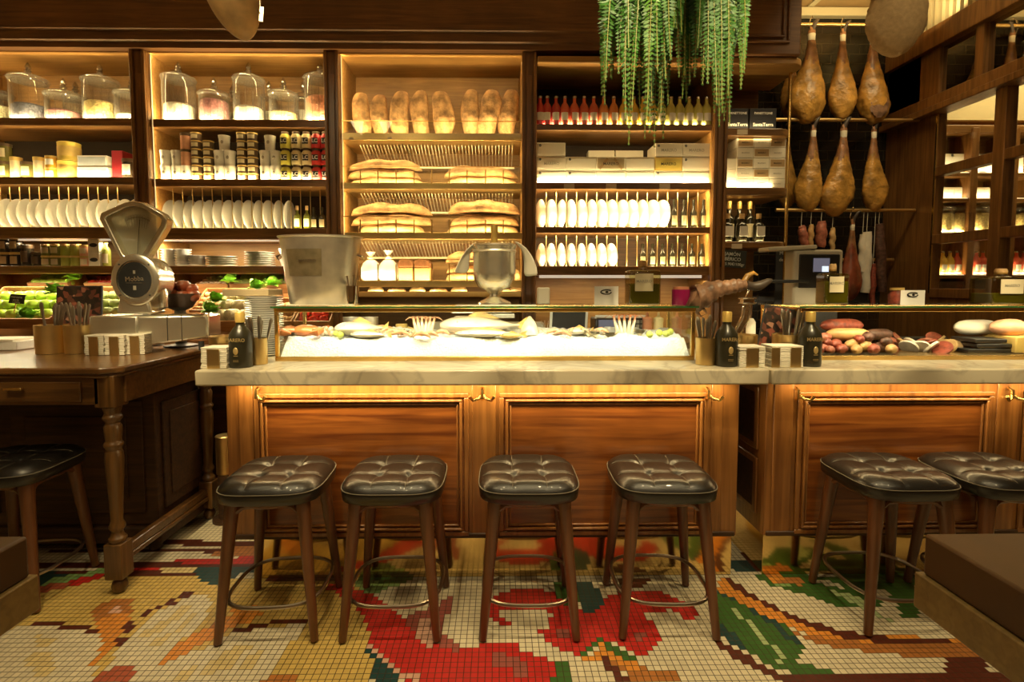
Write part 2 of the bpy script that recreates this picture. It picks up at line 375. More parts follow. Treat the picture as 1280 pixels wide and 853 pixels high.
# floor: one face per mosaic tile, colours drawn as flower shapes of the mosaic
T0 = .0262
TC = {'W': (.68, .60, .42), 'Y': (.60, .42, .12), 'y': (.66, .52, .24), 'R': (.52, .025, .02), 'M': (.33, .09, .07), 'N': (.42, .10, .05), 'P': (.62, .36, .26), 'G': (.045, .13, .025), 'g': (.22, .36, .12), 'L': (.40, .50, .24), 'T': (.015, .055, .055), 'B': (.10, .022, .012), 'O': (.68, .26, .04), 'o': (.42, .16, .04)}
POLY = [
 ('Y', [(-400, 722), (445, 722), (470, 760), (478, 800), (455, 860), (470, 1100), (-400, 1100)]),
 ('W', [(60, 600), (330, 600), (330, 676), (150, 676)]),
 ('B', [(100, 676), (330, 676), (330, 682), (100, 682)]), ('B', [(60, 687), (330, 687), (330, 691), (60, 691)]),
 ('W', [(60, 683), (260, 683), (290, 686), (60, 686)]), ('o', [(285, 682), (330, 682), (330, 694), (260, 696)]),
 ('W', [(60, 692), (250, 692), (240, 700), (60, 700)]), ('R', [(218, 700), (330, 696), (330, 705), (218, 705)]),
 ('B', [(40, 703), (330, 705), (330, 712), (40, 711)]), ('R', [(165, 711), (203, 711), (200, 715), (160, 715)]), ('y', [(203, 711), (245, 711), (240, 715), (200, 715)]),
 ('T', [(245, 711), (330, 708), (330, 716), (242, 716)]), ('B', [(40, 715), (300, 715), (295, 722), (30, 722)]),
 ('T', [(246, 716), (305, 716), (290, 724), (268, 731), (252, 727)]),
 ('T', [(40, 716), (110, 716), (60, 732), (40, 732)]), ('g', [(52, 731), (60, 724), (100, 717), (138, 709), (138, 715), (100, 725), (60, 734)]),
 ('R', [(82, 729), (125, 716), (133, 720), (95, 732)]), ('N', [(45, 734), (82, 728), (90, 733), (45, 742)]),
 ('W', [(-300, 800), (0, 790), (37, 781), (78, 784), (115, 790), (133, 797), (122, 833), (113, 842), (170, 853), (150, 1000), (-300, 1000)]),
 ('y', [(42, 792), (72, 800), (60, 812), (40, 804)]), ('y', [(40, 812), (66, 818), (72, 838), (50, 846), (30, 830)]),
 ('B', [(37, 776), (82, 776), (84, 781), (37, 780)]), ('B', [(78, 781), (115, 782), (118, 787), (76, 786)]), ('B', [(110, 785), (130, 785), (132, 793), (108, 793)]),
 ('o', [(115, 765), (133, 752), (150, 747), (168, 748), (160, 776), (145, 796), (130, 795), (118, 780)]),
 ('O', [(120, 778), (150, 765), (166, 770), (150, 796), (132, 820), (120, 833), (114, 831), (126, 808)]), ('P', [(140, 762), (153, 757), (150, 764), (138, 768)]),
 ('W', [(236, 745), (262, 745), (266, 755), (255, 775), (240, 790), (215, 812), (196, 832), (168, 855), (128, 853), (147, 806), (175, 785), (205, 760)]),
 ('y', [(205, 775), (238, 752), (240, 757), (210, 785), (180, 800), (172, 796)]), ('y', [(215, 790), (246, 762), (240, 778), (200, 806), (178, 808)]),
 ('B', [(228, 742), (240, 740), (236, 747), (224, 747)]), ('B', [(213, 748), (225, 746), (217, 756), (205, 757)]), ('B', [(196, 757), (206, 756), (200, 763), (190, 763)]), ('B', [(185, 761), (194, 763), (178, 773), (172, 773)]), ('B', [(163, 775), (175, 773), (158, 793), (148, 794)]), ('B', [(150, 796), (160, 795), (152, 806), (143, 806)]),
 ('W', [(268, 805), (292, 791), (335, 785), (381, 780), (372, 798), (352, 815), (333, 850), (320, 900), (170, 900), (160, 853), (195, 833)]),
 ('O', [(285, 770), (305, 762), (330, 760), (318, 772), (298, 780), (278, 795), (248, 808), (225, 820), (205, 832), (192, 833), (212, 812), (238, 796), (262, 782)]),
 ('o', [(262, 782), (275, 774), (280, 780), (268, 790)]), ('O', [(290, 762), (320, 758), (330, 764), (312, 780), (285, 780)]),
 ('B', [(290, 785), (313, 783), (312, 789), (288, 789)]), ('B', [(314, 781), (333, 780), (332, 785), (313, 785)]), ('B', [(335, 775), (384, 775), (384, 780), (335, 779)]),
 ('y', [(300, 808), (325, 806), (300, 820), (270, 820)]), ('y', [(262, 824), (300, 818), (285, 840), (250, 843)]), ('y', [(310, 820), (335, 812), (322, 832), (300, 838)]), ('y', [(222, 838), (245, 832), (232, 853), (212, 853)]),
 ('N', [(130, 840), (146, 832), (165, 832), (168, 842), (158, 856), (108, 856)]), ('o', [(345, 842), (372, 842), (365, 856), (325, 856), (330, 848)]),
 # red tulip on the left of the middle
 ('B', [(330, 722), (440, 722), (446, 727), (330, 725)]),
 ('G', [(440, 722), (520, 722), (505, 730), (470, 731)]), ('g', [(438, 728), (465, 727), (500, 730), (470, 744), (448, 737)]),
 ('R', [(405, 728), (438, 735), (470, 746), (497, 764), (520, 784), (528, 798), (570, 811), (600, 812), (600, 806), (648, 806), (652, 813), (668, 818), (693, 826), (697, 842), (690, 856), (690, 960), (520, 960), (500, 842), (478, 822), (462, 805), (462, 790), (450, 765), (437, 748), (410, 738)]),
 ('P', [(457, 806), (468, 806), (480, 822), (500, 838), (526, 846), (524, 853), (498, 848), (474, 828)]),
 ('T', [(455, 812), (466, 812), (475, 828), (498, 846), (505, 900), (455, 900), (470, 832)]),
 ('M', [(507, 782), (515, 768), (530, 762), (545, 758), (566, 745), (568, 758), (556, 772), (556, 792), (575, 806), (572, 815), (556, 811), (545, 800), (534, 782), (520, 790)]),
 ('P', [(522, 772), (536, 770), (540, 790), (545, 812), (532, 805), (518, 796)]),
 ('M', [(620, 818), (650, 820), (660, 832), (660, 850), (650, 850), (640, 835), (612, 838)]),
 # flower in the middle
 ('R', [(603, 752), (622, 743), (640, 737), (680, 737), (700, 745), (712, 750), (728, 764), (745, 755), (775, 740), (800, 738), (828, 741), (850, 750), (866, 757), (873, 770), (862, 781), (854, 768), (840, 763), (803, 766), (800, 771), (812, 775), (822, 780), (830, 802), (816, 810), (797, 823), (790, 816), (757, 800), (740, 812), (725, 822), (712, 817), (690, 806), (680, 800), (674, 790), (690, 787), (688, 766), (670, 762), (626, 762), (624, 768), (640, 780), (634, 784), (616, 775), (603, 774)]),
 ('M', [(697, 784), (715, 788), (712, 800), (700, 797)]), ('M', [(795, 787), (808, 790), (806, 802), (794, 800)]),
 ('G', [(692, 728), (724, 728), (730, 745), (715, 762), (700, 750)]),
 ('T', [(722, 728), (740, 730), (752, 740), (756, 752), (742, 765), (728, 768), (722, 752), (724, 740)]),
 ('B', [(770, 722), (815, 722), (808, 730), (796, 735), (780, 733)]),
 ('G', [(745, 800), (752, 798), (762, 806), (785, 818), (800, 826), (796, 830), (770, 824), (750, 808), (736, 815), (722, 823), (715, 822), (730, 812)]),
 ('O', [(748, 805), (756, 805), (762, 816), (776, 822), (775, 828), (760, 824), (728, 827), (728, 822), (744, 816)]),
 ('B', [(752, 823), (762, 823), (768, 834), (782, 845), (795, 856), (780, 856), (768, 845), (758, 836)]),
 ('o', [(762, 824), (790, 832), (850, 843), (852, 852), (800, 856), (785, 845), (768, 834)]), ('O', [(766, 820), (790, 826), (800, 836), (785, 838), (770, 830)]),
 ('G', [(697, 829), (708, 830), (714, 842), (712, 856), (684, 856), (692, 845), (700, 842)]),
 # long leaf
 ('G', [(893, 736), (925, 740), (960, 763), (995, 790), (1004, 803), (1001, 818), (995, 828), (1040, 840), (1048, 848), (1010, 850), (965, 833), (930, 812), (905, 790), (893, 775)]),
 ('T', [(893, 738), (912, 738), (940, 755), (975, 783), (1002, 803), (1000, 812), (970, 786), (930, 757), (893, 742)]), ('T', [(890, 775), (902, 780), (925, 800), (940, 815), (915, 805), (893, 790)]),
 ('L', [(915, 759), (920, 759), (929, 772), (924, 773)]), ('L', [(933, 773), (939, 773), (962, 805), (956, 806)]), ('L', [(965, 806), (970, 806), (984, 823), (977, 824)]), ('L', [(972, 826), (980, 826), (983, 831), (975, 831)]),
 ('B', [(893, 803), (900, 803), (925, 815), (955, 832), (990, 847), (1070, 845), (1280, 842), (1280, 853), (985, 855), (950, 838), (910, 818)]),
 # stem band on the right
 ('O', [(897, 726), (905, 724), (925, 738), (960, 757), (990, 772), (1020, 783), (1070, 793), (1200, 798), (1210, 812), (1100, 812), (1040, 800), (1000, 790), (965, 775), (935, 758), (910, 745), (897, 742)]),
 ('B', [(904, 722), (910, 722), (938, 742), (975, 762), (1010, 777), (1040, 785), (1070, 792), (1108, 792), (1110, 797), (1190, 796), (1190, 803), (1100, 803), (1060, 798), (1030, 790), (990, 774), (955, 757), (920, 738)]),
 ('o', [(985, 788), (1040, 800), (1110, 805), (1230, 803), (1240, 822), (1140, 822), (1060, 812), (1020, 804)]),
 ('B', [(1188, 824), (1230, 822), (1240, 850), (1170, 850), (1180, 838)]),
 # green leaves by the right counter
 ('T', [(893, 700), (930, 700), (945, 706), (965, 716), (935, 716), (910, 712), (893, 710)]), ('B', [(922, 690), (935, 690), (962, 722), (945, 712)]),
 ('G', [(935, 717), (1005, 716), (1020, 724), (1058, 718), (1100, 716), (1145, 718), (1150, 770), (1120, 775), (1105, 760), (1085, 762), (1040, 757), (1000, 742), (965, 733)]),
 ('W', [(1090, 735), (1105, 735), (1130, 770), (1115, 772)]), ('W', [(1010, 724), (1045, 728), (1055, 736), (1025, 731)]),
 ('o', [(958, 718), (1000, 722), (1005, 732), (970, 730)]), ('O', [(962, 720), (978, 720), (982, 727), (966, 728)]), ('g', [(965, 731), (992, 731), (990, 735), (966, 735)]),
 ('L', [(1038, 738), (1062, 743), (1085, 752), (1096, 768), (1118, 774), (1110, 777), (1080, 765), (1060, 750), (1040, 743)]),
]
X0f, X1f, Y0f, Y1f = -3.9, 3.3, -.6, 4.45
nx = int((X1f-X0f)/T0); ny = int((Y1f-Y0f)/T0)
gx = X0f+(np.arange(nx)+.5)*T0; gy = Y0f+(np.arange(ny)+.5)*T0
GX, GY = np.meshgrid(gx, gy)
Dn = GX*FWD.x+GY*FWD.y+(-H)*FWD.z; Dn = np.maximum(Dn, .05)
PX = CX+F*(GX*RGT.x+GY*RGT.y)/Dn; PY = CY-F*(GX*UPV.x+GY*UPV.y-H*UPV.z)/Dn
colr = np.zeros((ny, nx, 3)); colr[:] = TC['W']
vis = GY > .9
for key, pg in POLY:
    ins = np.zeros(PX.shape, bool); j = len(pg)-1
    for i in range(len(pg)):
        xi, yi = pg[i]; xj, yj = pg[j]
        if yi != yj:
            ins ^= ((yi > PY) != (yj > PY)) & (PX < (xj-xi)*(PY-yi)/(yj-yi)+xi)
        j = i
    colr[ins & vis] = TC[key]
rs = np.random.RandomState(3)
colr *= (1+(rs.rand(ny, nx, 1)-.5)*.16)
me = bpy.data.meshes.new('floor')
vx, vy = np.meshgrid(X0f+np.arange(nx+1)*T0, Y0f+np.arange(ny+1)*T0)
vv = np.stack([vx.ravel(), vy.ravel(), np.zeros(vx.size)], 1)
ii, jj = np.meshgrid(np.arange(nx), np.arange(ny)); a0 = (jj*(nx+1)+ii).ravel()
ff = np.stack([a0, a0+1, a0+nx+2, a0+nx+1], 1)
me.from_pydata(vv.tolist(), [], ff.tolist()); me.update()
at = me.attributes.new('tile', 'FLOAT_COLOR', 'FACE')
at.data.foreach_set('color', np.concatenate([colr.reshape(-1, 3), np.ones((nx*ny, 1))], 1).ravel())
m, n, l, b = node_mat('mosaic'); av = n.new('ShaderNodeAttribute'); av.attribute_name = 'tile'; tc = n.new('ShaderNodeTexCoord'); sx = n.new('ShaderNodeSeparateXYZ'); l.new(tc.outputs['Object'], sx.inputs[0])
def gr(i, off):
    a1 = n.new('ShaderNodeMath'); a1.operation = 'MULTIPLY_ADD'; a1.inputs[1].default_value = 1/T0; a1.inputs[2].default_value = -off/T0; l.new(sx.outputs[i], a1.inputs[0])
    a2 = n.new('ShaderNodeMath'); a2.operation = 'FRACT'; l.new(a1.outputs[0], a2.inputs[0])
    a3 = n.new('ShaderNodeMath'); a3.operation = 'SUBTRACT'; a3.inputs[1].default_value = .5; l.new(a2.outputs[0], a3.inputs[0])
    a4 = n.new('ShaderNodeMath'); a4.operation = 'ABSOLUTE'; l.new(a3.outputs[0], a4.inputs[0]); return a4
g1 = gr(0, X0f); g2 = gr(1, Y0f); mxn = n.new('ShaderNodeMath'); mxn.operation = 'MAXIMUM'; l.new(g1.outputs[0], mxn.inputs[0]); l.new(g2.outputs[0], mxn.inputs[1])
mr = n.new('ShaderNodeMapRange'); mr.inputs[1].default_value = .425; mr.inputs[2].default_value = .475; l.new(mxn.outputs[0], mr.inputs[0])
mx = n.new('ShaderNodeMix'); mx.data_type = 'RGBA'; mx.inputs[7].default_value = (.045, .024, .009, 1); l.new(mr.outputs[0], mx.inputs[0]); l.new(av.outputs['Color'], mx.inputs[6]); l.new(mx.outputs[2], b.inputs['Base Color'])
bp = n.new('ShaderNodeBump'); bp.invert = True; bp.inputs['Strength'].default_value = .4; bp.inputs['Distance'].default_value = .002; l.new(mr.outputs[0], bp.inputs['Height']); l.new(bp.outputs['Normal'], b.inputs['Normal'])
b.inputs['Roughness'].default_value = .38
me.materials.append(m); fo = bpy.data.objects.new('floor', me); COL.objects.link(fo); struct(fo)
struct(B(XL, -2.6, -.05, XR+2.4, 6.2, -.004).build('floor', 'wall_plaster'))
# ---- right wall (plane X = XR): pilaster, rails, mullions, mirror strip above, glazed screen below
def ZR(y, px=1280):  # height on the right wall of a picture point
    d = ray(px, y); t = XR/d.x; return H+d.z*t
def YR(px, y=300):
    d = ray(px, y); return d.y*XR/d.x
y_pil = YR(1166, 250); y_end = YW
zb0, zb1 = ZR(100), ZR(74)          # middle beam
zt0, zt1 = ZR(2), ZR(2)+.16
rail1 = ZR(187); rail2 = ZR(288); rail3 = 1.36
struct(B(XR, y_pil, 0, XR+.08, y_end, ZC).build('wall_right', 'wood_post'))
struct(B(XR, -2.6, 0, XR+.08, y_pil, rail3).build('wall_right', 'wood_post'))
w = struct(B(XR-.07, -.5, zb0, XR+.08, y_end, zb0+.05).box(XR-.05, -.5, zb0+.05, XR+.08, y_end, zb1).build('trim_1', 'wood_post', bevel=.006))
struct(B(XR-.04, -.5, zt0, XR+.08, y_end, zt1).build('trim_2', 'wood_post', bevel=.006))
struct(B(XR+.02, -.5, zt1, XR+.08, y_end, ZC).build('wall_right', 'wood_dark'))
sm = MB()
y = -.4
while y < y_end-.05: sm.box(XR-.03, y, zt1, XR+.02, y+.03, ZC); y += .062
struct(sm.build('trim_3', 'slat_cream', smooth=False))
struct(B(XR+.03, -.5, zb1, XR+.05, YR(1151, 90), zt0).build('window_1', 'mirror', smooth=False))
struct(B(XR, YR(1151, 90), zb1, XR+.08, y_end, zt0).build('wall_right', 'wood_post'))
for k, px in enumerate((1226, 1330)): struct(B(XR-.01, YR(px, 60)-.03, zb1, XR+.04, YR(px, 60)+.03, zt0).build('trim_%d' % (4+k), 'wood_post'))
yp = YR(1168, 250)
scr = struct(B(XR+.03, -.5, rail3, XR+.036, yp, zb0).build('window_2', 'glass_clear', smooth=False))
fr = MB()
for z in (rail1, rail2, rail3): fr.box(XR-.01, -.5, z-.035, XR+.06, yp, z+.035)
yy = YR(1247, 250)
while yy > -.5: fr.box(XR-.015, yy-.04, rail3, XR+.065, yy+.04, zb0); yy -= .62
fr.build('frame', 'wood_post', scr, bevel=.004)
B(XR-.012, yp-.008, rail3, XR-.002, yp+.006, zb0).build('chrome_strip', 'brass', scr)
# room beyond the screen
struct(B(XR+.1, 4.62, 0, XR+2.4, 4.7, ZC).build('wall_back', 'wood_post'))
struct(B(XR+2.3, -2.6, 0, XR+2.4, 4.62, ZC).build('wall_right', 'wall_plaster'))
struct(B(XR+.1, 4.56, zat(1240, 152, 4.6), XR+2.3, 4.62, ZC).build('trim_6', 'moulding_cream'))
struct(B(1.9, YW-.07, 3.64, XR-.01, YW, 3.71).build('trim_11', 'moulding_cream', bevel=.01))
struct(B(1.9, 3.4, ZC-.012, XR-.03, 3.46, ZC).box(2.55, 3.46, ZC-.012, 2.60, YW-.07, ZC).build('trim_12', 'moulding_cream'))
# ================================================================ SHELVING
ZTOP = zat(420, 66, YS)
def zs(py): return zat(630, py, YS)       # height of a shelf front edge
def shelf_mb(x0, x1, zt, th, y0=YS, y1=YB): return B(x0, y0+.004, zt-th, x1, y1, zt-.001).box(x0, y0, zt-th, x1, y0+.006, zt+.007)
def pxs(a, b, z=2.2): return xat(a, YS, z), xat(b, YS, z)
def led(parent, x0, x1, z):   # strip set in the front lip of a shelf
    B(x0, YS+.012, z, x1, YS+.022, z+.003).build('led_strip', 'led', parent, smooth=False)
def bay(name, label, a, b, shelves, back=True, sidebead=True, bm='wood_back'):
    x0, x1 = pxs(a, b); root = E(name, label, 'shelving', ((x0+x1)/2, YS, 0)); c = (x0+x1)/2
    root['x0'] = x0; root['x1'] = x1
    def loc(o): o.location = (-c, -YS, 0); return o
    loc(B(x0, YB, 1.02, x1, YB+.03, ZTOP+.2).box(x0, YB-.004, 2.86, x1, YB, 2.872).build('back_panel', bm, root))
    loc(B(x0-.02, YS+.01, 1.02, x0, YB, ZTOP+.1).build('side_panel', 'wood_back', root)); loc(B(x1, YS+.01, 1.02, x1+.02, YB, ZTOP+.1).build('side_panel', 'wood_back', root))
    for (py, th, mt, w) in shelves:
        z = zs(py); o = loc(shelf_mb(x0, x1, z, th, YS).build('shelf', mt, root, bevel=.003))
        if w: st = loc(B(x0+.01, YS+.012, z, x1-.01, YS+.020, z+.003).build('led_strip', 'led', root, smooth=False))
    return root, x0, x1, loc
S1, s1a, s1b, L1 = bay('shelving_bay', 'wooden shelving bay at the far left with glass jars, tins and plates', -60, 174,
    [(151, .045, 'wood_shelf', 1), (224, .045, 'wood_shelf', 1), (286, .07, 'wood_shelf', 1), (334, .045, 'wood_shelf', 1)])
S2, s2a, s2b, L2 = bay('shelving_bay', 'wooden shelving bay left of the bread with white cups and green plates', 190, 410,
    [(152, .045, 'wood_shelf', 1), (226, .045, 'wood_shelf', 1), (287, .07, 'wood_shelf', 1), (334, .045, 'wood_shelf', 1)])
S3, s3a, s3b, L3 = bay('shelving_bay', 'brass-fronted bread shelving bay with upright loaves on top', 427, 652,
    [(168, .042, 'brass_brushed', 1), (230, .038, 'brass_brushed', 1), (292, .040, 'brass_brushed', 1), (352, .038, 'brass_brushed', 1), (366, .03, 'brass_brushed', 1)])
S4, s4a, s4b, L4 = bay('shelving_bay', 'wooden shelving bay with coloured bottles, cream boxes and white plates', 670, 889,
    [(156, .035, 'wood_shelf', 1), (229, .04, 'wood_shelf', 1), (285, .035, 'wood_shelf', 1), (334, .055, 'wood_shelf', 1)], bm='wood_dark')
L4(B(s4a, YS+.05, zs(66.5)-.04, s4b, YS+.06, zs(66.5)).build('upper_fillet', 'wood_shelf', S4)) if 0 else None
L4(B(s4a, YB-.012, 1.02, s4b, YB-.002, zs(345)).build('lower_panel', 'wood_back', S4))
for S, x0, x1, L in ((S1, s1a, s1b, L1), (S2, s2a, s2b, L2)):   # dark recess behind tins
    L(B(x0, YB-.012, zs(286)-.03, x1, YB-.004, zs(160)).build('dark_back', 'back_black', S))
# posts between the bays
def post(a, b, label, dz=0):
    x0, x1 = pxs(a, b); root = E('pilaster', label, 'post', ((x0+x1)/2, YS-.02, 0)); w = (x1-x0)/2
    B(-w, 0, 0, w, .05, ZTOP).build('panel', 'wood_post', root)
    B(-w, -.02, 0, -w+.022, .0, ZTOP).build('moulding', 'wood_post', root, bevel=.006); B(w-.022, -.02, 0, w, .0, ZTOP).build('moulding', 'wood_post', root, bevel=.006)
    B(-w+.03, -.008, 0, w-.03, .0, ZTOP-.15).build('fillet', 'wood_post', root, bevel=.003)
post(171, 190, 'moulded wooden post between the far left jar bay and the cup bay')
post(409, 427, 'moulded wooden post on the left of the bread bay')
post(652, 670, 'moulded wooden post on the right of the bread bay')
post(889, 906, 'moulded wooden post right of the coloured bottle bay')
for px, z0 in ((192.5, 1), (428.5, 1)):
    x = xat(px, YS, 2.3)
    for k in range(int(1.75/.03)): pass
    bead = B(x-.002, YS-.003, 1.45, x+.002, YS+.003, ZTOP-.02).build('led_strip', 'led_dim', None, smooth=False)
    tag(bead, 'thin glowing light strip down the left edge of the %s bay' % ('cup' if px < 300 else 'bread'), 'light strip')
# cornice
cx0, cx1 = XL, xat(1003, YS-.1, 3.2)
prof = [(YS-.06, ZTOP), (YS-.06, ZTOP+.035), (YS-.075, ZTOP+.045), (YS-.075, ZTOP+.10), (YS-.09, ZTOP+.11), (YS-.09, ZTOP+.145), (YS-.07, ZTOP+.15), (YS-.07, ZC), (YB+.03, ZC), (YB+.03, ZTOP)]
struct(MB().prism(prof, cx0, cx1, lambda a, b, c: (b, a, c)).build('trim_7', 'wood_cornice', smooth=False))
x5a, x5b = pxs(906, 988)
zc5 = zs(76)
x9 = xat(903, YS-.1, 3.2)
struct(B(x9, YS-.10, zc5+.004, cx1, YB+.03, ZC).build('trim_8', 'wood_cornice', bevel=.012))
for k, dd in enumerate((.05, .085)):
    a_, b_, c_, e_ = x9+dd+.02, cx1-dd-.03, zc5+dd+.03, ZC-.02; t_ = .016
    struct(B(a_, YS-.112, c_, b_, YS-.098, c_+t_).box(a_, YS-.112, c_+t_, a_+t_, YS-.098, e_).box(b_-t_, YS-.112, c_+t_, b_, YS-.098, e_).build('trim_%d' % (9+k), 'wood_cornice', bevel=.005))
for L_, S_, xa_, xb_ in ((L1, S1, s1a, s1b), (L2, S2, s2a, s2b), (L3, S3, s3a, s3b)): L_(B(xa_, YS, ZTOP-.006, xb_, YB, ZTOP-.001).build('soffit', 'wood_back', S_))
# rounded end bay
def rounded(x0, x1, y0, y1, z0, z1, r=.10, n=8):
    pts = [(x0, y0), (x1-r, y0)] + [(x1-r+r*math.sin(t*PI/2/n), y0+r-r*math.cos(t*PI/2/n)) for t in range(1, n+1)] + [(x1, y1), (x0, y1)]
    return MB().prism(pts, z0, z1, lambda a, b, c: (a, c, b))
S5 = E('shelving_bay', 'round-ended shelving bay with black cartons, checkered boxes and wine', 'shelving', (x5a, YS, 0)); L5 = lambda o: (setattr(o, 'location', (-x5a, -YS, 0)), o)[1]
L5(B(x5a-.02, YS+.01, 1.02, x5a, YB, zc5+.1).build('side_panel', 'wood_back', S5))
L5(B(x5a, YB, 1.02, x5b-.04, YB+.03, zc5+.1).build('back_panel', 'wood_shelf', S5))
L5(B(x5a, YB-.012, 1.02, x5b-.05, YB-.002, zs(310)).build('lower_panel', 'wood_back', S5))
struct(rounded(xat(671, YS, zc5)-.0, xat(1001, YS, zc5), YS-.08, YB-.002, zc5-.045, zc5+.002).build('trim_13', 'wood_back', bevel=.008))
for py, th, xx in ( (160, .05, 991), (234, .055, 989), (302, .045, 985)):
    z = zs(py); L5(rounded(x5a, xat(xx, YS, z), YS-.02, YB, z-th, z).build('shelf', 'wood_shelf', S5, bevel=.006))
    if py < 302 and py > 100: L5(B(x5a+.01, YS+.0, z, x5b-.12, YS+.006, z+.004).build('led_strip', 'led', S5, smooth=False))
L5(MB().cyl(.011, 1.02, zc5, 12, (xat(985, YS+.06, 2.3), YS+.06, 0)).build('brass_pole', 'brass', S5))
# ================================================================ COUNTERS
def moulded_panel(root, x0, x1, z0, z1, yf, pan='wood_panel'):
    """framed field set in a cabinet front, yf is the frame face"""
    B(x0, yf-.004, z0, x1, yf+.004, z1).build('panel', pan, root)
    for k, (d, t, h) in enumerate(((0, .022, .014), (.030, .012, .022), (.047, .010, .012))):
        a, b_, c, e = x0+d, x1-d, z0+d, z1-d
        mb = B(a, yf-h, e-t, b_, yf+.01, e).box(a, yf-h, c, b_, yf+.01, c+t).box(a, yf-h, c+t, a+t, yf+.01, e-t).box(b_-t, yf-h, c+t, b_, yf+.01, e-t)
        mb.build('moulding', 'wood_stile', root, bevel=.004)
YF = 2.42; ZM = .98; ZT = 1.05
def hook(root, x, z, y, double=True):
    mb = MB()
    for s in ((-1, 1) if double else (1,)):
        mb.tube([(x, y-.008, z), (x+s*.012, y-.02, z-.014), (x+s*.028, y-.03, z-.016), (x+s*.038, y-.034, z-.002)], [.005, .005, .005, .006], 8)
    mb.tube([(x, y, z+.016), (x, y-.012, z+.012), (x, y-.014, z-.012), (x, y, z-.018)], .006, 8)
    h_ = mb.build('coat_hook', 'brass'); h_.scale = (1.5, 1.5, 1.5); return h_
def counter(label, x0, x1, mx0, mx1, panels, stiles, kx0, kx1, side):
    r = E('bar_counter', label, 'counter', (x0, YF, 0)); 
    def L(o): o.location = (-x0, -YF, 0); return o
    L(B(x0, YF, .22, x1, 3.0, ZM).build('cabinet_body', 'wood_stile', r, bevel=.004))
    for i, (a, b_, c, e) in enumerate(panels):
        sub = bpy.data.objects.new('field', None)
        bpy.data.objects.remove(sub)
        tmp = E('t', '', ''); moulded_panel(tmp, a, b_, c, e, YF)
        for ch in list(tmp.children): ch.parent = r; L(ch)
        bpy.data.objects.remove(tmp)
    for a, b_ in stiles: L(B(a, YF-.006, .24, b_, YF, ZM-.005).build('stile', 'wood_stile', r, bevel=.003))
    L(B(x0+.01, YF-.012, .22, x1-.01, YF, .245).build('bottom_moulding', 'wood_dark', r, bevel=.006))
    L(B(kx0, 2.465, 0, kx1, 2.95, .22).build('kick_plate', 'brass_kick', r, bevel=.002))
    if side:
        for (a, b_) in ((.30, .58), (.62, .93)):
            L(B(x0-.012, YF+.06, a, x0, 2.92, b_).build('side_moulding', 'wood_stile', r, bevel=.005)); L(B(x0-.006, YF+.09, a+.03, x0-.0125, 2.89, b_-.03).build('side_panel', 'wood_dark', r))
    t = B(mx0, 2.28, ZM, mx1, 3.02, ZT).build('marble_worktop', 'marble', None, bevel=.008)
    return r, t
def xf(px, z=.7): return xat(px, YF, z)
zp1, zp0 = zat(600, 491, YF), zat(600, 669, YF)
cL, tL = counter('wooden bar counter with two framed panels behind four stools', xf(284), xf(923), xat(243, 2.28, 1.0), xat(962, 2.28, 1.0),
    [(xf(320), xf(586), zp0, zp1), (xf(624), xf(884), zp0, zp1)], [(xf(300), xf(318)), (xf(590), xf(620)), (xf(888), xf(902))], xat(322, 2.465, .1), xat(914, 2.465, .1), False)
tag(tL, 'long pale marble worktop carrying the ice display case', 'worktop')
cR, tR = counter('wooden bar counter on the right behind two stools', xf(957), XR-.02, xat(965, 2.28, 1.0), XR-.01,
    [(xf(995), xf(1238), zp0, zp1), (xf(1276), XR-.06, zp0, zp1)], [(xf(966), xf(990)), (xf(1243), xf(1270))], xat(953, 2.465, .1), XR-.02, True)
tag(tR, 'pale marble worktop carrying the sausage display case', 'worktop')
for px, dbl, lb in ((322, False, 'left edge of the left counter front'), (603, True, 'stile between the two left counter panels'), (884, False, 'right edge of the left counter front'), (996, False, 'left edge of the right counter front'), (1262, True, 'stile at the far right of the right counter')):
    z = zat(px, 491, YF); h_ = hook(None, 0, 0, 0, dbl); h_.location = (xat(px, YF-.02, z), YF-.014, z); tag(h_, 'small brass coat hook on the ' + lb, 'hook')
# under-worktop strips
for a, b_, nm, root in ((xf(300), xf(905), 'a', cL), (xf(975), XR-.1, 'b', cR)):
    o = B(a, YF-.07, ZM-.008, b_, YF-.062, ZM-.001).build('led_strip', 'led_dim', root, smooth=False); o.location = (-root.location.x, -YF, 0)
# ---------------------------------------------------------------- display cases
def display_case(label, x0, x1, y0=2.55, y1=2.94, z0=ZT, z1=1.316, endR=True):
    r = E('display_case', label, 'display case', (x0, y0, z0)); w = x1-x0; d = y1-y0; h = z1-z0
    B(0, 0, 0, w, d, .022).build('base_frame', 'brass', r, bevel=.002)
    B(0, -.003, h-.024, w, .014, h-.004).build('top_rail', 'brass', r, bevel=.002); B(0, d-.014, h-.024, w, d+.003, h-.004).build('top_rail', 'brass', r, bevel=.002)
    for a in ((0, .018), (w-.018, w)):
        B(a[0], .014, h-.024, a[1], d-.014, h-.004).build('side_rail', 'brass', r, bevel=.002)
        for y in (0, d-.018): B(a[0], y, .022, a[1], y+.018, h-.024).build('corner_post', 'brass', r, bevel=.002)
    B(.018, .006, .022, w-.018, .010, h-.024).build('front_glass', 'glass_case', r, smooth=False)
    B(.006, .018, .022, .010, d-.018, h-.024).build('side_glass', 'glass_case', r, smooth=False)
    if endR: B(w-.010, .018, .022, w-.006, d-.018, h-.024).build('side_glass', 'glass_case', r, smooth=False)
    B(-.012, -.012, h-.004, w+.012, d+.012, h+.004).build('top_glass', 'glass_case', r, smooth=False)
    B(-.012, -.014, h-.004, w+.012, -.0115, h+.004).build('glass_edge', 'green_glass_edge', r, smooth=False)
    B(.02, .016, h-.020, w-.02, .024, h-.014).build('light_strip', 'led', r, smooth=False)
    return r
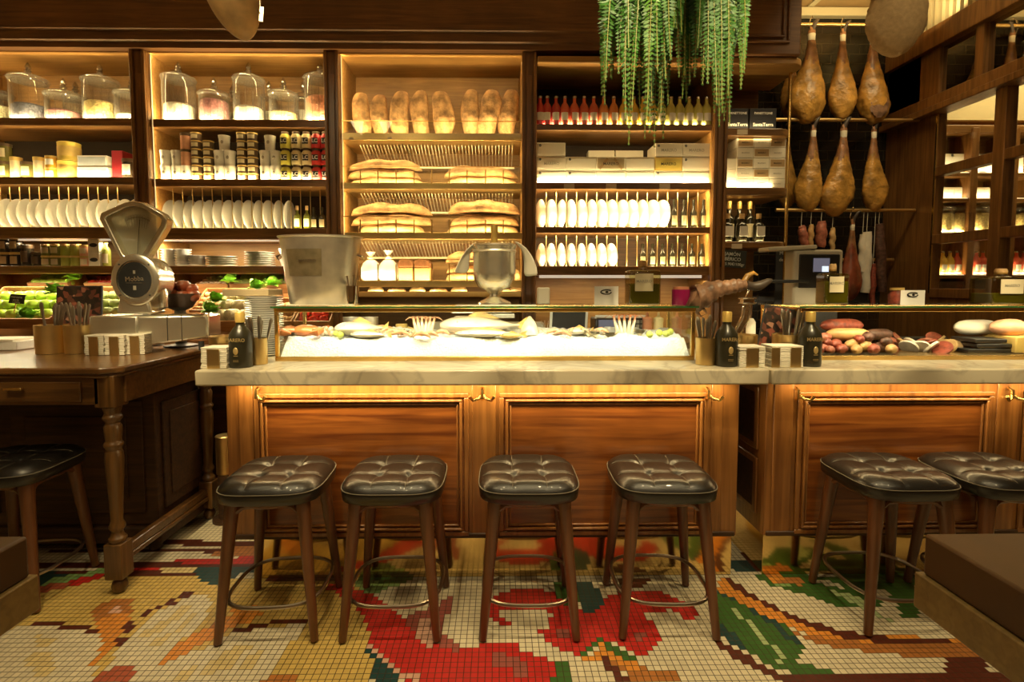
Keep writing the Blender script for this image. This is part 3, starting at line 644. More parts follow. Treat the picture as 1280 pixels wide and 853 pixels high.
CA0, CA1 = xat(343, 2.55, 1.2), xat(869, 2.55, 1.2); CB0 = xat(1000, 2.55, 1.2)
caseL = display_case('long brass-framed glass case filled with crushed ice and seafood', CA0, CA1)
caseR = display_case('brass-framed glass case with sausages and sliced meats on the right counter', CB0, XR-.02)
# crushed ice bed
n1, n2 = 150, 24; vs = []; fs = []; rnd = random.Random(5)
for j in range(n2+1):
    for i in range(n1+1):
        x = CA0+.02+(CA1-CA0-.04)*i/n1; y = 2.566+(2.918-2.566)*j/n2; t = j/n2
        z = 1.052 + (.088+.035*t + .006*math.sin(i*.21)+.005*math.sin(i*.57+j) + .008*rnd.random())*min(1, .18+t*3.6)
        vs.append((x, y, z))
nt = len(vs); vs += [(v[0], v[1], 1.053) for v in vs]
for j in range(n2):
    for i in range(n1):
        a = j*(n1+1)+i; fs.append((a, a+1, a+n1+2, a+n1+1)); 
for i in range(n1): fs.append((i, i+nt, i+1+nt, i+1)); a = n2*(n1+1)+i; fs.append((a, a+1, a+1+nt, a+nt))
for j in range(n2): a = j*(n1+1); fs.append((a, a+n1+1, a+n1+1+nt, a+nt)); a += n1; fs.append((a, a+nt, a+n1+1+nt, a+n1+1))
ice = MB().add(vs, fs).build('crushed_ice', 'ice', ang=25); tag(ice, 'bed of crushed white ice filling the long glass case', 'ice', kind='stuff')
def ice_z(y): return 1.052+.088+.035*(y-2.566)/.352+.006
# ---------------------------------------------------------------- bar stools
def make_stool():
    r = E('bar_stool', 'x', 'stool')
    N = 44; hw = .205; zt = .645
    def sq(u, v):  # unit square to a superellipse
        e = 4.0; rr = (abs(u)**e+abs(v)**e)**(1/e); mxx = max(abs(u), abs(v)); k = mxx/rr if rr > 1e-6 else 1; return u*k, v*k
    vs = []; fs = []
    for j in range(N+1):
        for i in range(N+1):
            u, v = -1+2*i/N, -1+2*j/N; x, y = sq(u, v); ed = max(abs(u), abs(v))
            z = zt-.030*max(0, (ed-.72)/.28)**2.4
            dp = 0
            for s in (-1/3, 1/3):
                dp += .004*math.exp(-((u-s)/.04)**2) + .004*math.exp(-((v-s)/.04)**2)
            for bu in (-1/3, 1/3):
                for bv in (-1/3, 1/3): dp += .015*math.exp(-((u-bu)**2+(v-bv)**2)/.018)
            z -= dp*(1-max(0, (ed-.8)/.2)*.7)
            cu, cv = ((u*1.5+1.5) % 1)-.5, ((v*1.5+1.5) % 1)-.5
            z += .003*(1-min(1, 4*cu*cu))*(1-min(1, 4*cv*cv))
            vs.append((x*hw, y*hw, z))
    for j in range(N):
        for i in range(N): a = j*(N+1)+i; fs.append((a, a+1, a+N+2, a+N+1))
    rim = [j for j in range(N+1)] + [(k+1)*(N+1)-1 for k in range(1, N+1)] + [N*(N+1)+k for k in range(N-1, -1, -1)] + [k*(N+1) for k in range(N-1, 0, -1)]
    prev = rim
    for sc_, z in ((1.012, zt-.040), (1.015, zt-.050), (1.0, zt-.078), (.93, zt-.086)):
        base = len(vs); cur = []
        for q in rim: vs.append((vs[q][0]*sc_, vs[q][1]*sc_, z)); cur.append(base+len(cur))
        for k in range(len(rim)): fs.append((prev[k], cur[k], cur[(k+1) % len(rim)], prev[(k+1) % len(rim)]))
        prev = cur
    fs.append(tuple(prev))
    MB().add(vs, fs).build('seat_cushion', 'leather', r, ang=60)
    MB().tube([(vs[q][0]*1.012, vs[q][1]*1.012, zt-.035) for q in rim], .0020, 6, closed=True).build('piping', 'leather_seam', r)
    for a in (-1, 1):
        for b_ in (-1, 1):
            MB().ball(.007, .007, .004, (a*hw/3, b_*hw/3, zt-.024)).build('button', 'leather', r)
    st = MB()
    for s in (-1/3, 1/3):
        for w in (0, 1):
            pts = []
            for k in range(40):
                t = -.93+1.86*k/39; u, v = (s, t) if w else (t, s); x, y = sq(u, v)
                i = round((u+1)/2*N); j = round((v+1)/2*N); pts.append((x*hw, y*hw, vs[j*(N+1)+i][2]+.0006))
            st.tube(pts, .0010, 4)
    st.build('seam', 'leather_seam', r)
    zf = zt-.084
    MB().lathe([(.172, zf-.022), (.186, zf-.012), (.188, zf)], 40).build('seat_frame', 'wood_leg', r, bevel=.003)
    for a in (-1, 1):
        for b_ in (-1, 1):
            pts = []; rad = []
            for k in range(9):
                t = k/8; z = zf-.005-t*(zf-.013)
                off = .138+.050*t
                pts.append((a*off, b_*off, z)); rad.append(.029-.0125*t if t > .12 else .030)
            MB().tube(pts, rad, 10).build('leg', 'wood_leg', r)
        MB().tube([(a*.150, -.14, zf-.05), (a*.140, -.10, zf-.020), (a*.135, 0, zf-.012), (a*.140, .10, zf-.020), (a*.150, .14, zf-.05)], [.013, .016, .014, .016, .013], 8).build('apron', 'wood_leg', r)
        MB().tube([(-.14, a*.150, zf-.05), (-.10, a*.140, zf-.020), (0, a*.135, zf-.012), (.10, a*.140, zf-.020), (.14, a*.150, zf-.05)], [.013, .016, .014, .016, .013], 8).build('apron', 'wood_leg', r)
    pts = []
    for k in range(48):
        t = 2*PI*k/48; c, s = math.cos(t), math.sin(t); e = 3.2
        q = .190/((abs(c)**e+abs(s)**e)**(1/e)); pts.append((c*q, s*q, .148))
    MB().tube(pts, .008, 8, closed=True).build('footrest_ring', 'bronze', r)
    return r
ST = Kind(make_stool())
def foot(px, py): return PF(px, py).x
for x, y, rz, lb in (((foot(280, 800)+foot(388, 800))/2, 2.19, .04, 'black tufted leather bar stool leftmost of the four at the seafood counter'), ((foot(432, 802)+foot(543, 803))/2, 2.19, .0, 'black tufted leather bar stool second from the left at the seafood counter'),
                 ((foot(608, 801)+foot(718, 806))/2, 2.19, -.01, 'black tufted leather bar stool third from the left at the seafood counter'), ((foot(786, 803)+foot(892, 800))/2, 2.19, -.03, 'black tufted leather bar stool rightmost of the four at the seafood counter'),
                 (foot(1085, 795)+.185, 2.20, .0, 'black tufted leather bar stool in front of the sausage counter, fully in view'), (foot(1085, 795)+.185+.46, 2.20, .0, 'black tufted leather bar stool cut off by the picture edge at the right counter'),
                 (foot(125, 708)-.19, 2.38, .08, 'black bar stool in shadow under the old wooden table')):
    ST.put((x, y, 0), rz, lb, 'black leather bar stools')
# ---------------------------------------------------------------- old wooden table, cabinet below
TX1 = xat(137, 2.30, 1.05)+.03; tbl = E('wooden_table', 'old dark wooden table with turned legs carrying the vintage scale', 'table', (TX1, 2.32, 0))
ch = .07
top = [(-1.9, -.03), (TX1-TX1-.07, -.03), (.0, .03), (.0, .86), (-1.9, .86)]
MB().prism(top, 1.03, 1.06, lambda a, b, c: (a, c, b)).build('tabletop', 'wood_table', tbl, bevel=.008)
MB().prism([(-1.88, -.015), (-.075, -.015), (-.012, .035), (-.012, .85), (-1.88, .85)], 1.012, 1.03, lambda a, b, c: (a, c, b)).build('edge_moulding', 'wood_table', tbl, bevel=.006)
B(-1.86, .0, .89, -.1, .03, 1.012).build('apron', 'wood_table', tbl, bevel=.003); B(-.045, .06, .89, -.02, .84, 1.012).build('apron', 'wood_table', tbl, bevel=.003)
dr = B(-.62, -.012, .905, -.17, .0, .995).build('drawer', 'wood_table', tbl, bevel=.004)
hx = xat(36, 2.37, .97)-TX1
B(hx-.04, -.035, .962, hx+.04, -.02, .974).box(hx-.035, -.022, .964, hx-.025, -.01, .972).box(hx+.025, -.022, .964, hx+.035, -.01, .972).build('drawer_handle', 'brass', dr, bevel=.003)
LEGP = [(.0, .055), (.022, .055), (.03, .058), (.036, .072), (.034, .085), (.024, .095), (.022, .1)]
def leg_mb():
    mb = MB().lathe([(.0, .0), (.022, .004), (.032, .022), (.034, .035), (.028, .055), (.016, .066), (.016, .075)], 20)
    mb.box(-.04, -.04, .075, .04, .04, .24)
    mb.lathe([(.034, .24), (.038, .26), (.028, .272), (.022, .29), (.033, .31), (.033, .32), (.024, .34), (.027, .42), (.034, .55), (.038, .62), (.036, .66), (.030, .675), (.038, .69), (.040, .70), (.031, .715), (.034, .74), (.036, .78), (.027, .80), (.038, .815), (.040, .825), (.030, .84), (.036, .86), (.04, .875)], 24)
    mb.box(-.045, -.045, .875, .045, .045, 1.02); return mb
for x, y in ((-.075, .045), (-.075, .80), (-1.8, .045)):
    leg_mb().build('leg', 'wood_turned', tbl, loc=(x, y, 0), bevel=.004)
B(-.105, .08, .13, -.055, .76, .155).box(-.10, .08, .155, -.06, .76, .20).build('stretcher', 'wood_table', tbl, bevel=.007)
sx0 = -3.3; cb = E('low_cabinet', 'dark panelled wooden cabinet standing beneath the old table', 'cabinet', (TX1-.12, 2.72, 0))
B(-1.6, 0, .15, 0, .48, .86).build('cabinet_body', 'wood_dark', cb, bevel=.004); B(-1.62, -.03, .06, .03, .5, .15).build('plinth', 'wood_dark', cb, bevel=.01)
for a, b_ in ((-1.5, -.82), (-.74, -.06)):
    d = B(a, -.012, .22, b_, 0, .82).build('door', 'wood_dark', cb, bevel=.004); B(a+.08, -.02, .3, b_-.08, -.012, .74).build('door_panel', 'wood_dark', d, bevel=.006)
B(0, .05, .22, .012, .44, .80).build('side_frame', 'wood_dark', cb, bevel=.004); B(.012, .1, .28, .018, .39, .74).build('side_panel', 'wood_dark', cb, bevel=.004)
for x_ in (-1.6+.05, -.04): MB().lathe([(.0, 0), (.03, .01), (.035, .03), (.02, .06)], 16).build('foot', 'wood_dark', cb, loc=(x_, .03, 0))
bb = MB().lathe([(.001, .0), (.05, 0), (.05, .22), (.054, .225), (.05, .23)], 24).build('gleam_cylinder', 'brass_brushed', None, loc=(xat(281, 3.1, .5), 3.1, zat(281, 591, 3.1)))
tag(bb, 'brass cylinder standing in for a gleam between old table and counter', 'stand-in')  # cylinder added in place of a bright gleam in the gap
st_ = MB().cyl(.045, 0, bb.location.z, 20).lathe([(.08, 0), (.08, .02)], 20).build('low_pedestal', 'wood_dark', None, loc=(bb.location.x, 3.1, 0)); tag(st_, 'dark low pedestal under the brass gleam cylinder', 'pedestal')
# foreground tables
def block_table(nm, label, cx_, cy_, hx_, hy_):
    r = E(nm, label, 'table', (cx_, cy_, 0))
    B(-hx_+.012, -hy_, .63, hx_-.012, hy_-.012, .745).build('tabletop', 'table_top_dark', r, bevel=.008)
    B(-hx_, -hy_, .53, hx_, hy_, .63).build('apron', 'wood_light', r, bevel=.004)
    MB().lathe([(.22, 0), (.22, .02), (.06, .05), (.05, .5), (.12, .53)], 24).build('pedestal', 'iron', r)
p_ = P(1151, 664, 1.0); d = ray(1151, 664); t = (.745-H)/d.z; c1 = CAM+d*t
block_table('block_table', 'thick-edged dark brown table cut off by the right picture edge', c1.x+.42-.012, c1.y-.40, .42, .40)
d = ray(40, 667); t = (.745-H)/d.z; c2 = CAM+d*t
block_table('block_table', 'thick-edged dark brown table cut off by the left picture edge', c2.x-.42+.012, c2.y-.40, .42, .40)
# ================================================================ SHELF CONTENTS
def span(pxa, pxb, Y, z): a, b_ = xat(pxa, Y, z), xat(pxb, Y, z); return (a+b_)/2, b_-a
JB, CB_ = 'far left bay', 'cup bay'
# ---- glass jars with lids
def make_jar(h, r, fill, fm):
    ro = E('glass_jar', 'x', 'jar')
    MB().lathe([(.0, .004), (r*.9, .004), (r*.97, .012), (r, .04), (r, h-.02), (r*.95, h-.008), (r*1.02, h)], 28).build('jar_body', 'glass_jar', ro)
    rid = MB()
    for k in range(14):
        a = 2*PI*k/14; rid.tube([(r*1.0*math.cos(a), r*1.0*math.sin(a), .02), (r*1.0*math.cos(a), r*1.0*math.sin(a), h-.03)], .0022, 4)
    rid.build('ribs', 'glass_jar', ro)
    MB().lathe([(0, .012), (r*.88, .012), (r*.92, .03), (r*.92, fill-.012), (r*.8, fill), (0, fill+.01)], 24).build('contents', fm, ro)
    MB().lathe([(r*1.06, h), (r*1.10, h+.008), (r*1.04, h+.018), (r*.7, h+.034), (r*.2, h+.046), (.010, h+.050)], 24).build('lid', 'glass_jar', ro)
    MB().lathe([(.010, h+.050), (.017, h+.058), (.023, h+.070), (.011, h+.080), (.019, h+.092), (.015, h+.106), (.002, h+.130)], 16).build('knob', 'glass_knob', ro)
    return ro
zj1, zj2 = zs(151), zs(152)
jars = [(-4, 118, 133, 'jar_cream', 17, .14, zj1, 'short glass jar of cream grains cut off by the left picture edge'),
 (37.5, 100, 131, 'jar_blue', 19.5, 0, zj1, 'tall ribbed glass jar of dark blue-grey grains on the far left bay top shelf'),
 (80.5, 120, 139, 'jar_pink', 19, 0, zj1, 'short glass jar of reddish pink grains beside the dark blue-grey jar'),
 (96, 123, 142, 'jar_cream', 13, .16, zj1, 'glass jar standing behind the short reddish pink jar'),
 (127, 102, 128, 'jar_yellow', 19, 0, zj1, 'tall glass jar of pale yellow grains on the far left bay top shelf'),
 (166, 119, 144, 'jar_cream', 19, .02, zj1, 'short glass jar of cream grains beside the first wooden post'),
 (224.5, 99, 131, 'jar_white', 18.5, 0, zj2, 'tall glass jar half full of white grains, leftmost in the cup bay'),
 (268.5, 119, 126, 'jar_pink', 17.5, 0, zj2, 'short glass jar filled high with pink grains on the cup bay top shelf'),
 (312, 100, 135, 'jar_white', 18, 0, zj2, 'tall glass jar of white grains in the middle of the cup bay top shelf'),
 (355, 119, 141, 'jar_yellow', 17, 0, zj2, 'short glass jar of pale cream grains on the cup bay top shelf'),
 (401, 99, 122, 'jar_salmon', 19, 0, zj2, 'tall glass jar of salmon orange grains beside the bread bay post'),
 (291, 128, 145, 'jar_cream', 9, .17, zj2, 'small glass jar behind, between the pink and the middle white jar'),
 (337, 122, 143, 'jar_white', 10, .17, zj2, 'small glass jar behind, left of the short cream jar'),
 (380, 122, 141, 'jar_white', 11, .17, zj2, 'small glass jar behind, left of the salmon orange jar')]
for px, rim, fl, fm, hw, dy, z0, lb in jars:
    Y = YS+.13+dy; r = hw/F*Y*.97; h = zat(px, rim+2, Y)-z0; f_ = max(.05, zat(px, fl, Y-r)-z0+.028)
    j = make_jar(h, r, min(f_, h-.03), fm); j.location = (xat(px, Y, z0+.1), Y, z0); j['label'] = lb; j['group'] = 'lidded glass jars on the top shelves'
# ---- small containers
def cup_kind(h, r, body, lid=None, label=None, nm='paper_cup', cat='cup', taper=.88, lab2=None):
    ro = E(nm, 'x', cat)
    MB().lathe([(r*taper, 0), (r, h*.93), (r*.97, h)], 16).build('body', body, ro)
    if lid: MB().lathe([(r*1.04, h*.84), (r*1.05, h), (r*.9, h*1.005)], 16).build('lid', lid, ro)
    if label:
        lb = MB(); n_ = 5; R_ = r*1.012
        for k in range(n_):
            a0, a1 = [(-PI/2)+(-.75+1.5*(k+q)/n_) for q in (0, 1)]
            lb.add([(R_*math.cos(a), R_*math.sin(a), z) for z in (h*.22, h*.72) for a in (a0, a1)], [(0, 1, 3, 2)])
        lb.build('label', label, ro)
        if lab2: MB().ball(.007, .002, .008, (0, -R_-.0005, h*.47), 8, 6).build('emblem', lab2, ro)
    return ro
def col_of(kind, pxa, pxb, ys, Y, z0, lbf, grp, rz=0, flip=False):
    """stack: kind proto; ys number of pieces"""
    return None
zc = zs(226); Yc = YS+.06
k_white = Kind(cup_kind(.103, .036, 'cup_white', 'cup_white', None, lab2=None)); MB().ball(.010, .003, .012, (0, -.035, .055), 8, 6).build('emblem', 'grey_print', k_white.r)
k_peach = Kind(cup_kind(.108, .034, 'peach', 'tin_dark', None, 'preserve_jar', 'jar', 1.0))
k_dark = Kind(cup_kind(.053, .034, 'tin_dark', 'tin_gold', 'label_cream', 'small_tin', 'tin', .98))
PXm = F/ (YS+.06)
def putcol(kind, px, n_, hh, name, z0=zc, Y=Yc, grp=None, start=0, z00=0):
    for i in range(n_):
        kind.put((xat(px, Y, z0+.1), Y, z0+z00+i*hh), random.uniform(-.3, .3)*.3, ('%s, %s' % (name, ['bottom one', 'second one up', 'third one up', 'fourth one up', 'fifth one up', 'sixth one up', 'seventh one up'][i+start])) if (n_ > 1 or start) else name, grp)
gw = 'lidded white paper cups in the cup bay'
for i, px in enumerate((208, 222)): putcol(k_white, px, 2, .103, 'white lidded paper cup in the %s cup stack of the cup bay' % ('leftmost', 'second')[i], grp=gw)
putcol(k_white, 233.5, 1, .103, 'white lidded cup under the two peach jars', grp=gw)
for i in range(2): k_peach.put((xat(233.5, Yc, zc+.1), Yc, zc+.105+i*.109), 0, 'peach coloured jar with dark lid, %s of two' % ('lower', 'upper')[i], 'peach jars')
gd = 'stacked small dark tins in the cup bay'
putcol(k_dark, 246.5, 6, .055, 'small dark tin right of the peach jars', grp=gd); putcol(k_dark, 261.5, 5, .055, 'small dark tin beside the first cup pyramid', grp=gd)
putcol(k_dark, 303.5, 6, .055, 'small dark tin in the left stack between two cup pyramids', grp=gd); putcol(k_dark, 316.5, 6, .055, 'small dark tin in the right stack between two cup pyramids', grp=gd)
for q, (pa, pb) in enumerate(((275, 288), (332, 345))):
    nm = ('left', 'right')[q]
    putcol(k_white, pa, 2, .103, 'white lidded cup, left side of the %s cup pyramid' % nm, grp=gw); putcol(k_white, pb, 2, .103, 'white lidded cup, right side of the %s cup pyramid' % nm, grp=gw)
    putcol(k_white, (pa+pb)/2, 1, .103, 'white lidded cup on the peak of the %s cup pyramid' % nm, grp=gw, z00=.206)
# LC jars
def lc_jar(col):
    ro = E('preserve_jar', 'x', 'jar'); r, h = .034, .112
    MB().lathe([(r*.95, 0), (r, .008), (r, h*.74), (r*.72, h*.86), (r*.72, h*.9)], 16).build('body', col, ro)
    MB().lathe([(r*.76, h*.86), (r*.78, h*.995), (r*.6, h)], 16).build('lid', 'tin_dark', ro)
    B(-.019, -r-.003, .026, .019, -r+.004, .066).build('label', 'ink', ro); text('LC', .034, ro, (0, -r-.0035, .046), m='white_print', bold=.02)
    return ro
KL = {c: Kind(lc_jar(c)) for c in ('veg_yellow', 'sauce_cream', 'liq_red')}
rown = ('bottom', 'middle', 'top')
for i, (px, cols) in enumerate(((357.5, ('veg_yellow',)*3), (371, ('sauce_cream',)*3), (384, ('sauce_cream', 'sauce_cream', 'sauce_cream')), (396, ('liq_red', 'liq_red', 'liq_red')), (408, ('liq_red', 'liq_red', 'liq_red')))):
    for k in range(3):
        KL[cols[k]].put((xat(px, Yc+.0, zc+.1), Yc, zc+k*.1125), 0, '%s LC jar in the %s row, %s column from the left' % ({'veg_yellow': 'yellow-green', 'sauce_cream': 'cream', 'liq_red': 'red'}[cols[k]], rown[k], nth(i)), 'jars with a black LC label')
# ---- far left bay second shelf
z0 = zs(224); Y = YS+.07
def put1(kind_root, px, z, Y_, lb, grp=None, rz=0, rot=None): 
    return kind_root.put((xat(px, Y_, z+.05), Y_, z), rz, lb, grp, rot=rot)
kj = Kind(cup_kind(.12, .040, 'jar_olive', 'tin_dark', 'label_cream', 'preserve_jar', 'jar', 1.0)); kj2 = Kind(cup_kind(.15, .034, 'label_cream', 'tin_gold', None, 'preserve_jar', 'jar', 1.0))
kh = Kind(cup_kind(.078, .041, 'jar_honey', 'tin_gold', 'label_white', 'honey_jar', 'jar', 1.0))
put1(kj, 6, z0, Y, 'olive jar with cream label at the left edge, lower of two', 'preserve jars'); put1(kj, 6, z0+.121, Y, 'olive jar with cream label at the left edge, upper of two', 'preserve jars')
put1(kj2, 21, z0, Y, 'cream jar between the olive jar stack and another jar', 'preserve jars'); put1(kj, 36, z0, Y+.01, 'dark olive jar in the middle of the far left jars', 'preserve jars'); put1(kj2, 50, z0, Y, 'cream jar with gold lid left of the honey jars', 'preserve jars')
put1(kh, 66, z0, Y, 'amber honey jar, lower of two beside the tall yellow tins', 'honey jars'); put1(kh, 66, z0+.079, Y, 'amber honey jar, upper of two beside the tall yellow tins', 'honey jars')
def big_tin():
    ro = E('large_tin', 'x', 'tin'); MB().lathe([(.066, 0), (.068, .004), (.066, .01), (.066, .118), (.068, .124), (.064, .127)], 28).build('body', 'tin_yellow', ro)
    MB().lathe([(.0665, .03), (.067, .032), (.067, .095), (.0665, .097)], 28).build('label', 'tin_gold', ro); return ro
kt = Kind(big_tin()); put1(kt, 87, z0, Y+.03, 'large round yellow tin, lower of two', 'large yellow tins'); put1(kt, 87, z0+.129, Y+.03, 'large round yellow tin, upper of two', 'large yellow tins')
def carton(nm, w, d, h, m, cat='box', lab=None, lm='ink', ls=.02, patch=None, seal=False, frame=None):
    ro = E(nm, 'x', cat); B(-w/2, 0, 0, w/2, d, h).build('carton', m, ro, bevel=.002)
    if patch: B(-w*.45, -.001, h*.14, w*.45, .001, h*.86).build('printed_panel', patch, ro)
    if lab: text(lab, ls, ro, (0, -.002, h*.48), m=lm)
    if seal: MB().lathe([(0, 0), (.009, 0), (.009, .002), (0, .002)], 12, mtx=Matrix.Rotation(PI/2, 4, 'X')).build('seal', 'ink', ro, loc=(-w/2+.022, .001, h-.018))
    return ro
b1 = carton('biscuit_box', .21, .14, .085, 'card_white', patch='box_blue'); b1.location = (xat(119, Y, z0), Y-.02, z0); b1['label'] = 'white and blue-grey box, lower of two right of the yellow tins'; b1['group'] = 'blue-grey boxes'
b2 = dup(b1, (xat(118, Y, z0), Y-.015, z0+.087), 0, 'white and blue-grey box, upper of two right of the yellow tins'); b2.scale = (.95, 1, .9)
b3 = carton('gift_box', .075, .12, .20, 'book_red'); b3.location = (xat(147.5, Y, z0), Y, z0); b3['label'] = 'dark red upright box on the far left bay second shelf'
b4 = cup_kind(.14, .040, 'jar_black', 'tin_dark', 'label_white', 'preserve_jar', 'jar', 1.0); b4.location = (xat(162, Y, z0), Y, z0); b4['label'] = 'black jar with a white label right of the dark red box'
# ---- plates in racks
def make_plate(r=.106):
    ro = MB().lathe([(0, 0), (r*.55, 0), (r*.6, .004), (r*.98, .018), (r, .021), (r*.97, .022), (r*.62, .009), (0, .006)], 36, mtx=Matrix.Rotation(PI/2, 4, 'Y')).build('dinner_plate', 'porcelain', None)
    return tag(ro, 'x', 'plate')
PL = Kind(make_plate()); PS = Kind(make_plate(.085))
def rack(S, L, pxa, pxb, n_, zshelf, zup, nplates, pitch, start, bayname, kind, rr=.106, lean=.35, rods=None):
    Y = YS+.02+rr
    for i in range(nplates):
        px = start+i*pitch; z = zshelf+rr+.002
        x = xat(px, Y, z)
        kind.put((x, Y, z), 0, 'white plate on edge in %s, %s from the left' % (bayname, nth(i)), 'plates on edge in '+bayname, rot=(0, random.uniform(-.05, .05), random.uniform(lean-.06, lean+.06)))
    rm = []
    for px in (rods or []):
        x = xat(px, YS+.09, zshelf); L(MB().cyl(.0032, zshelf-.0, zup-.045, 8, (x, YS+.09, 0)).build('rack_rod', 'brass_brushed', S))
rack(S1, L1, 0, 174, 14, zs(286), zs(224), 15, 12.2, -3.5, 'the far left rack', PL, rods=[2.7+12.2*i for i in range(13)], lean=.0)
rack(S2, L2, 190, 408, 14, zs(287), zs(226), 13, 12.2, 212, 'the cup bay rack', PL, rods=[218+12.2*i for i in range(16)], lean=-.06)
rack(S4, L4, 670, 889, 14, zs(285), zs(229), 13, 12.6, 672, 'the upper right rack', PL, lean=.30, rods=[682.5+12.6*i for i in range(16)])
rack(S4, L4, 670, 889, 14, zs(334), zs(285), 8, 12.5, 673, 'the lower right rack', PS, .085, lean=.30, rods=[682.5+12.6*i for i in range(16)])
# ---- small dark bottles in racks
def small_bottle(h=.15, r=.021, body='glass_dark', cap='foil_gold', label='label_cream', nm='small_bottle', cat='bottle', lt=.62):
    ro = E(nm, 'x', cat)
    MB().lathe([(0, 0), (r, .002), (r, h*.55), (r*.85, h*.63), (r*.4, h*.70), (r*.38, h*.84)], 16).build('glass_body', body, ro)
    MB().lathe([(r*.45, h*.82), (r*.46, h), (0, h)], 12).build('cap', cap, ro)
    if label:
        lb = MB(); R_ = r*1.015
        for k in range(5):
            a0, a1 = [(-PI/2)+(-.9+1.8*(k+q)/5) for q in (0, 1)]
            lb.add([(R_*math.cos(a), R_*math.sin(a), z) for z in (h*.14, h*.46) for a in (a0, a1)], [(0, 1, 3, 2)])
        lb.build('label', label, ro)
    return ro
kb = Kind(small_bottle(.16, .022, cap='glass_dark', label='pewter')); kc = Kind(small_bottle(.17, .023, 'oil', 'cork'))  # pewter label on the dark bottles imitates silver glints
for i, px in enumerate((372, 384, 393, 403)):
    (kc if i in (0, 1) else kb).put((xat(px, YS+.08, zs(287)), YS+.08, zs(287)), 0, '%s small bottle at the right end of the cup bay rack, %s of four' % (('cork-stoppered', 'cork-stoppered', 'dark', 'dark')[i], nth(i)), 'small bottles in the cup bay rack')
for i in range(4):
    kb.put((xat(842+12.3*i, YS+.09, zs(285)), YS+.09, zs(285)), 0, 'small dark bottle right of the upper right rack plates, %s from the left' % nth(i), 'small dark bottles in the racks', scale=(1, 1, 1.3))
for i in range(7):
    kb.put((xat(803+12.3*i, YS+.09, zs(334)), YS+.09, zs(334)), 0, 'small dark bottle in the lower right rack, %s from the left' % nth(i), 'small dark bottles in the racks', scale=(1, 1, 1.05))
# ---- far left bay fourth shelf
z0 = zs(334); Y = YS+.07
kk = {'black': Kind(cup_kind(.102, .036, 'jar_black', 'tin_dark', 'tin_dark', 'preserve_jar', 'jar', 1.0)), 'tall': Kind(cup_kind(.102, .037, 'jar_black', 'tin_gold', 'paper_tan', 'preserve_jar', 'jar', 1.0)),
      'gold': Kind(cup_kind(.078, .034, 'jar_olive', 'tin_gold', 'label_tan', 'preserve_jar', 'jar', 1.0)), 'green': Kind(cup_kind(.078, .034, 'jar_green', 'tin_gold', None, 'preserve_jar', 'jar', 1.0)), 'pink': Kind(cup_kind(.076, .033, 'peach', 'tin_gold', 'label_cream', 'preserve_jar', 'jar', 1.0))}
g4 = 'preserve jars beneath the far left plate rack'
for i, (px, kd, n_, h, nm) in enumerate(((7, 'tall', 2, .103, 'large black jar with gold lid, stack at the left edge'), (21, 'tall', 2, .103, 'large black jar with gold lid, second stack from the left edge'), (34, 'black', 1, .1, 'black jar with dark lid left of its twin'), (47, 'black', 1, .1, 'black jar with dark lid right of its twin'),
    (59, 'gold', 2, .079, 'small olive jar, left stack of its kind'), (71, 'gold', 2, .079, 'small olive jar, right stack of its kind'), (83, 'green', 2, .079, 'small green jar, left stack of its kind'), (95, 'green', 2, .079, 'small green jar, right stack of its kind'), (107, 'pink', 2, .077, 'small pinkish jar beside the cream boxes'))):
    putcol(kk[kd], px, n_, h, nm, z0=z0, Y=Y, grp=g4)
kk['black'].r.scale = (1, 1, 1.5)
bx = carton('preserve_box', .075, .08, .10, 'paper', patch=None)
MB().ball(.028, .002, .014, (0, -.001, .05), 16, 8).build('oval_label', 'ink', bx)
kbx = Kind(bx)
for i in range(2): kbx.put((xat(122, Y, z0), Y-.03, z0+i*.101), 0, 'cream box with a black oval label, %s of two by the scale' % ('lower', 'upper')[i], 'cream boxes with oval labels')
kgb = small_bottle(.20, .026, 'jar_green', 'tin_gold'); kgb.location = (xat(134, Y, z0), Y, z0); kgb['label'] = 'green bottle between the oval label boxes and the scale'
# ---- white cups and green plates on the cup bay fourth shelf
def low_stack(nm, lb, px, n_, r, h, m, cat, grp, Y=YS+.13, z0=zs(334)):
    mb = MB().lathe([(r*.6, 0), (r*.65, h*.25), (r*.97, h*.9), (r, h), (r*.95, h*1.02), (r*.6, h*.4), (0, h*.35)], 28)
    pr = tag(mb.build(nm, m), 'x', cat); step = h*(1.0 if 'green' in nm else .85)
    if 'green' in nm: MB().lathe([(r*.99, h*.86), (r*1.015, h*.92), (r*1.015, h*1.05), (r*.98, h*1.06)], 28).build('rim', 'porcelain', pr)
    k = Kind(pr)
    for i in range(n_): k.put((xat(px, Y, z0+.05), Y, z0+.002+i*step), random.uniform(0, 6), '%s, %s from the bottom' % (lb, nth(i)), grp)
low_stack('saucer', 'white saucer in the stack beside the scale', 211, 7, .052, .020, 'porcelain', 'saucer', 'white saucers', Y=YS+.08)
low_stack('saucer', 'white saucer in the second stack right of the scale', 229, 7, .055, .020, 'porcelain', 'saucer', 'white saucers', Y=YS+.08)
low_stack('small_plate', 'white small plate stacked left of the green plates', 247, 5, .062, .018, 'porcelain', 'plate', 'white small plates', Y=YS+.08)
low_stack('green_plate', 'pale green plate in the left stack', 277, 5, .105, .015, 'ceramic_green', 'plate', 'pale green plates')
low_stack('green_plate', 'pale green plate in the right stack', 325, 7, .100, .015, 'ceramic_green', 'plate', 'pale green plates')
low_stack('white_bowl', 'white bowl beside the steel ice bucket', 357, 2, .045, .07, 'porcelain', 'bowl', 'white bowls')
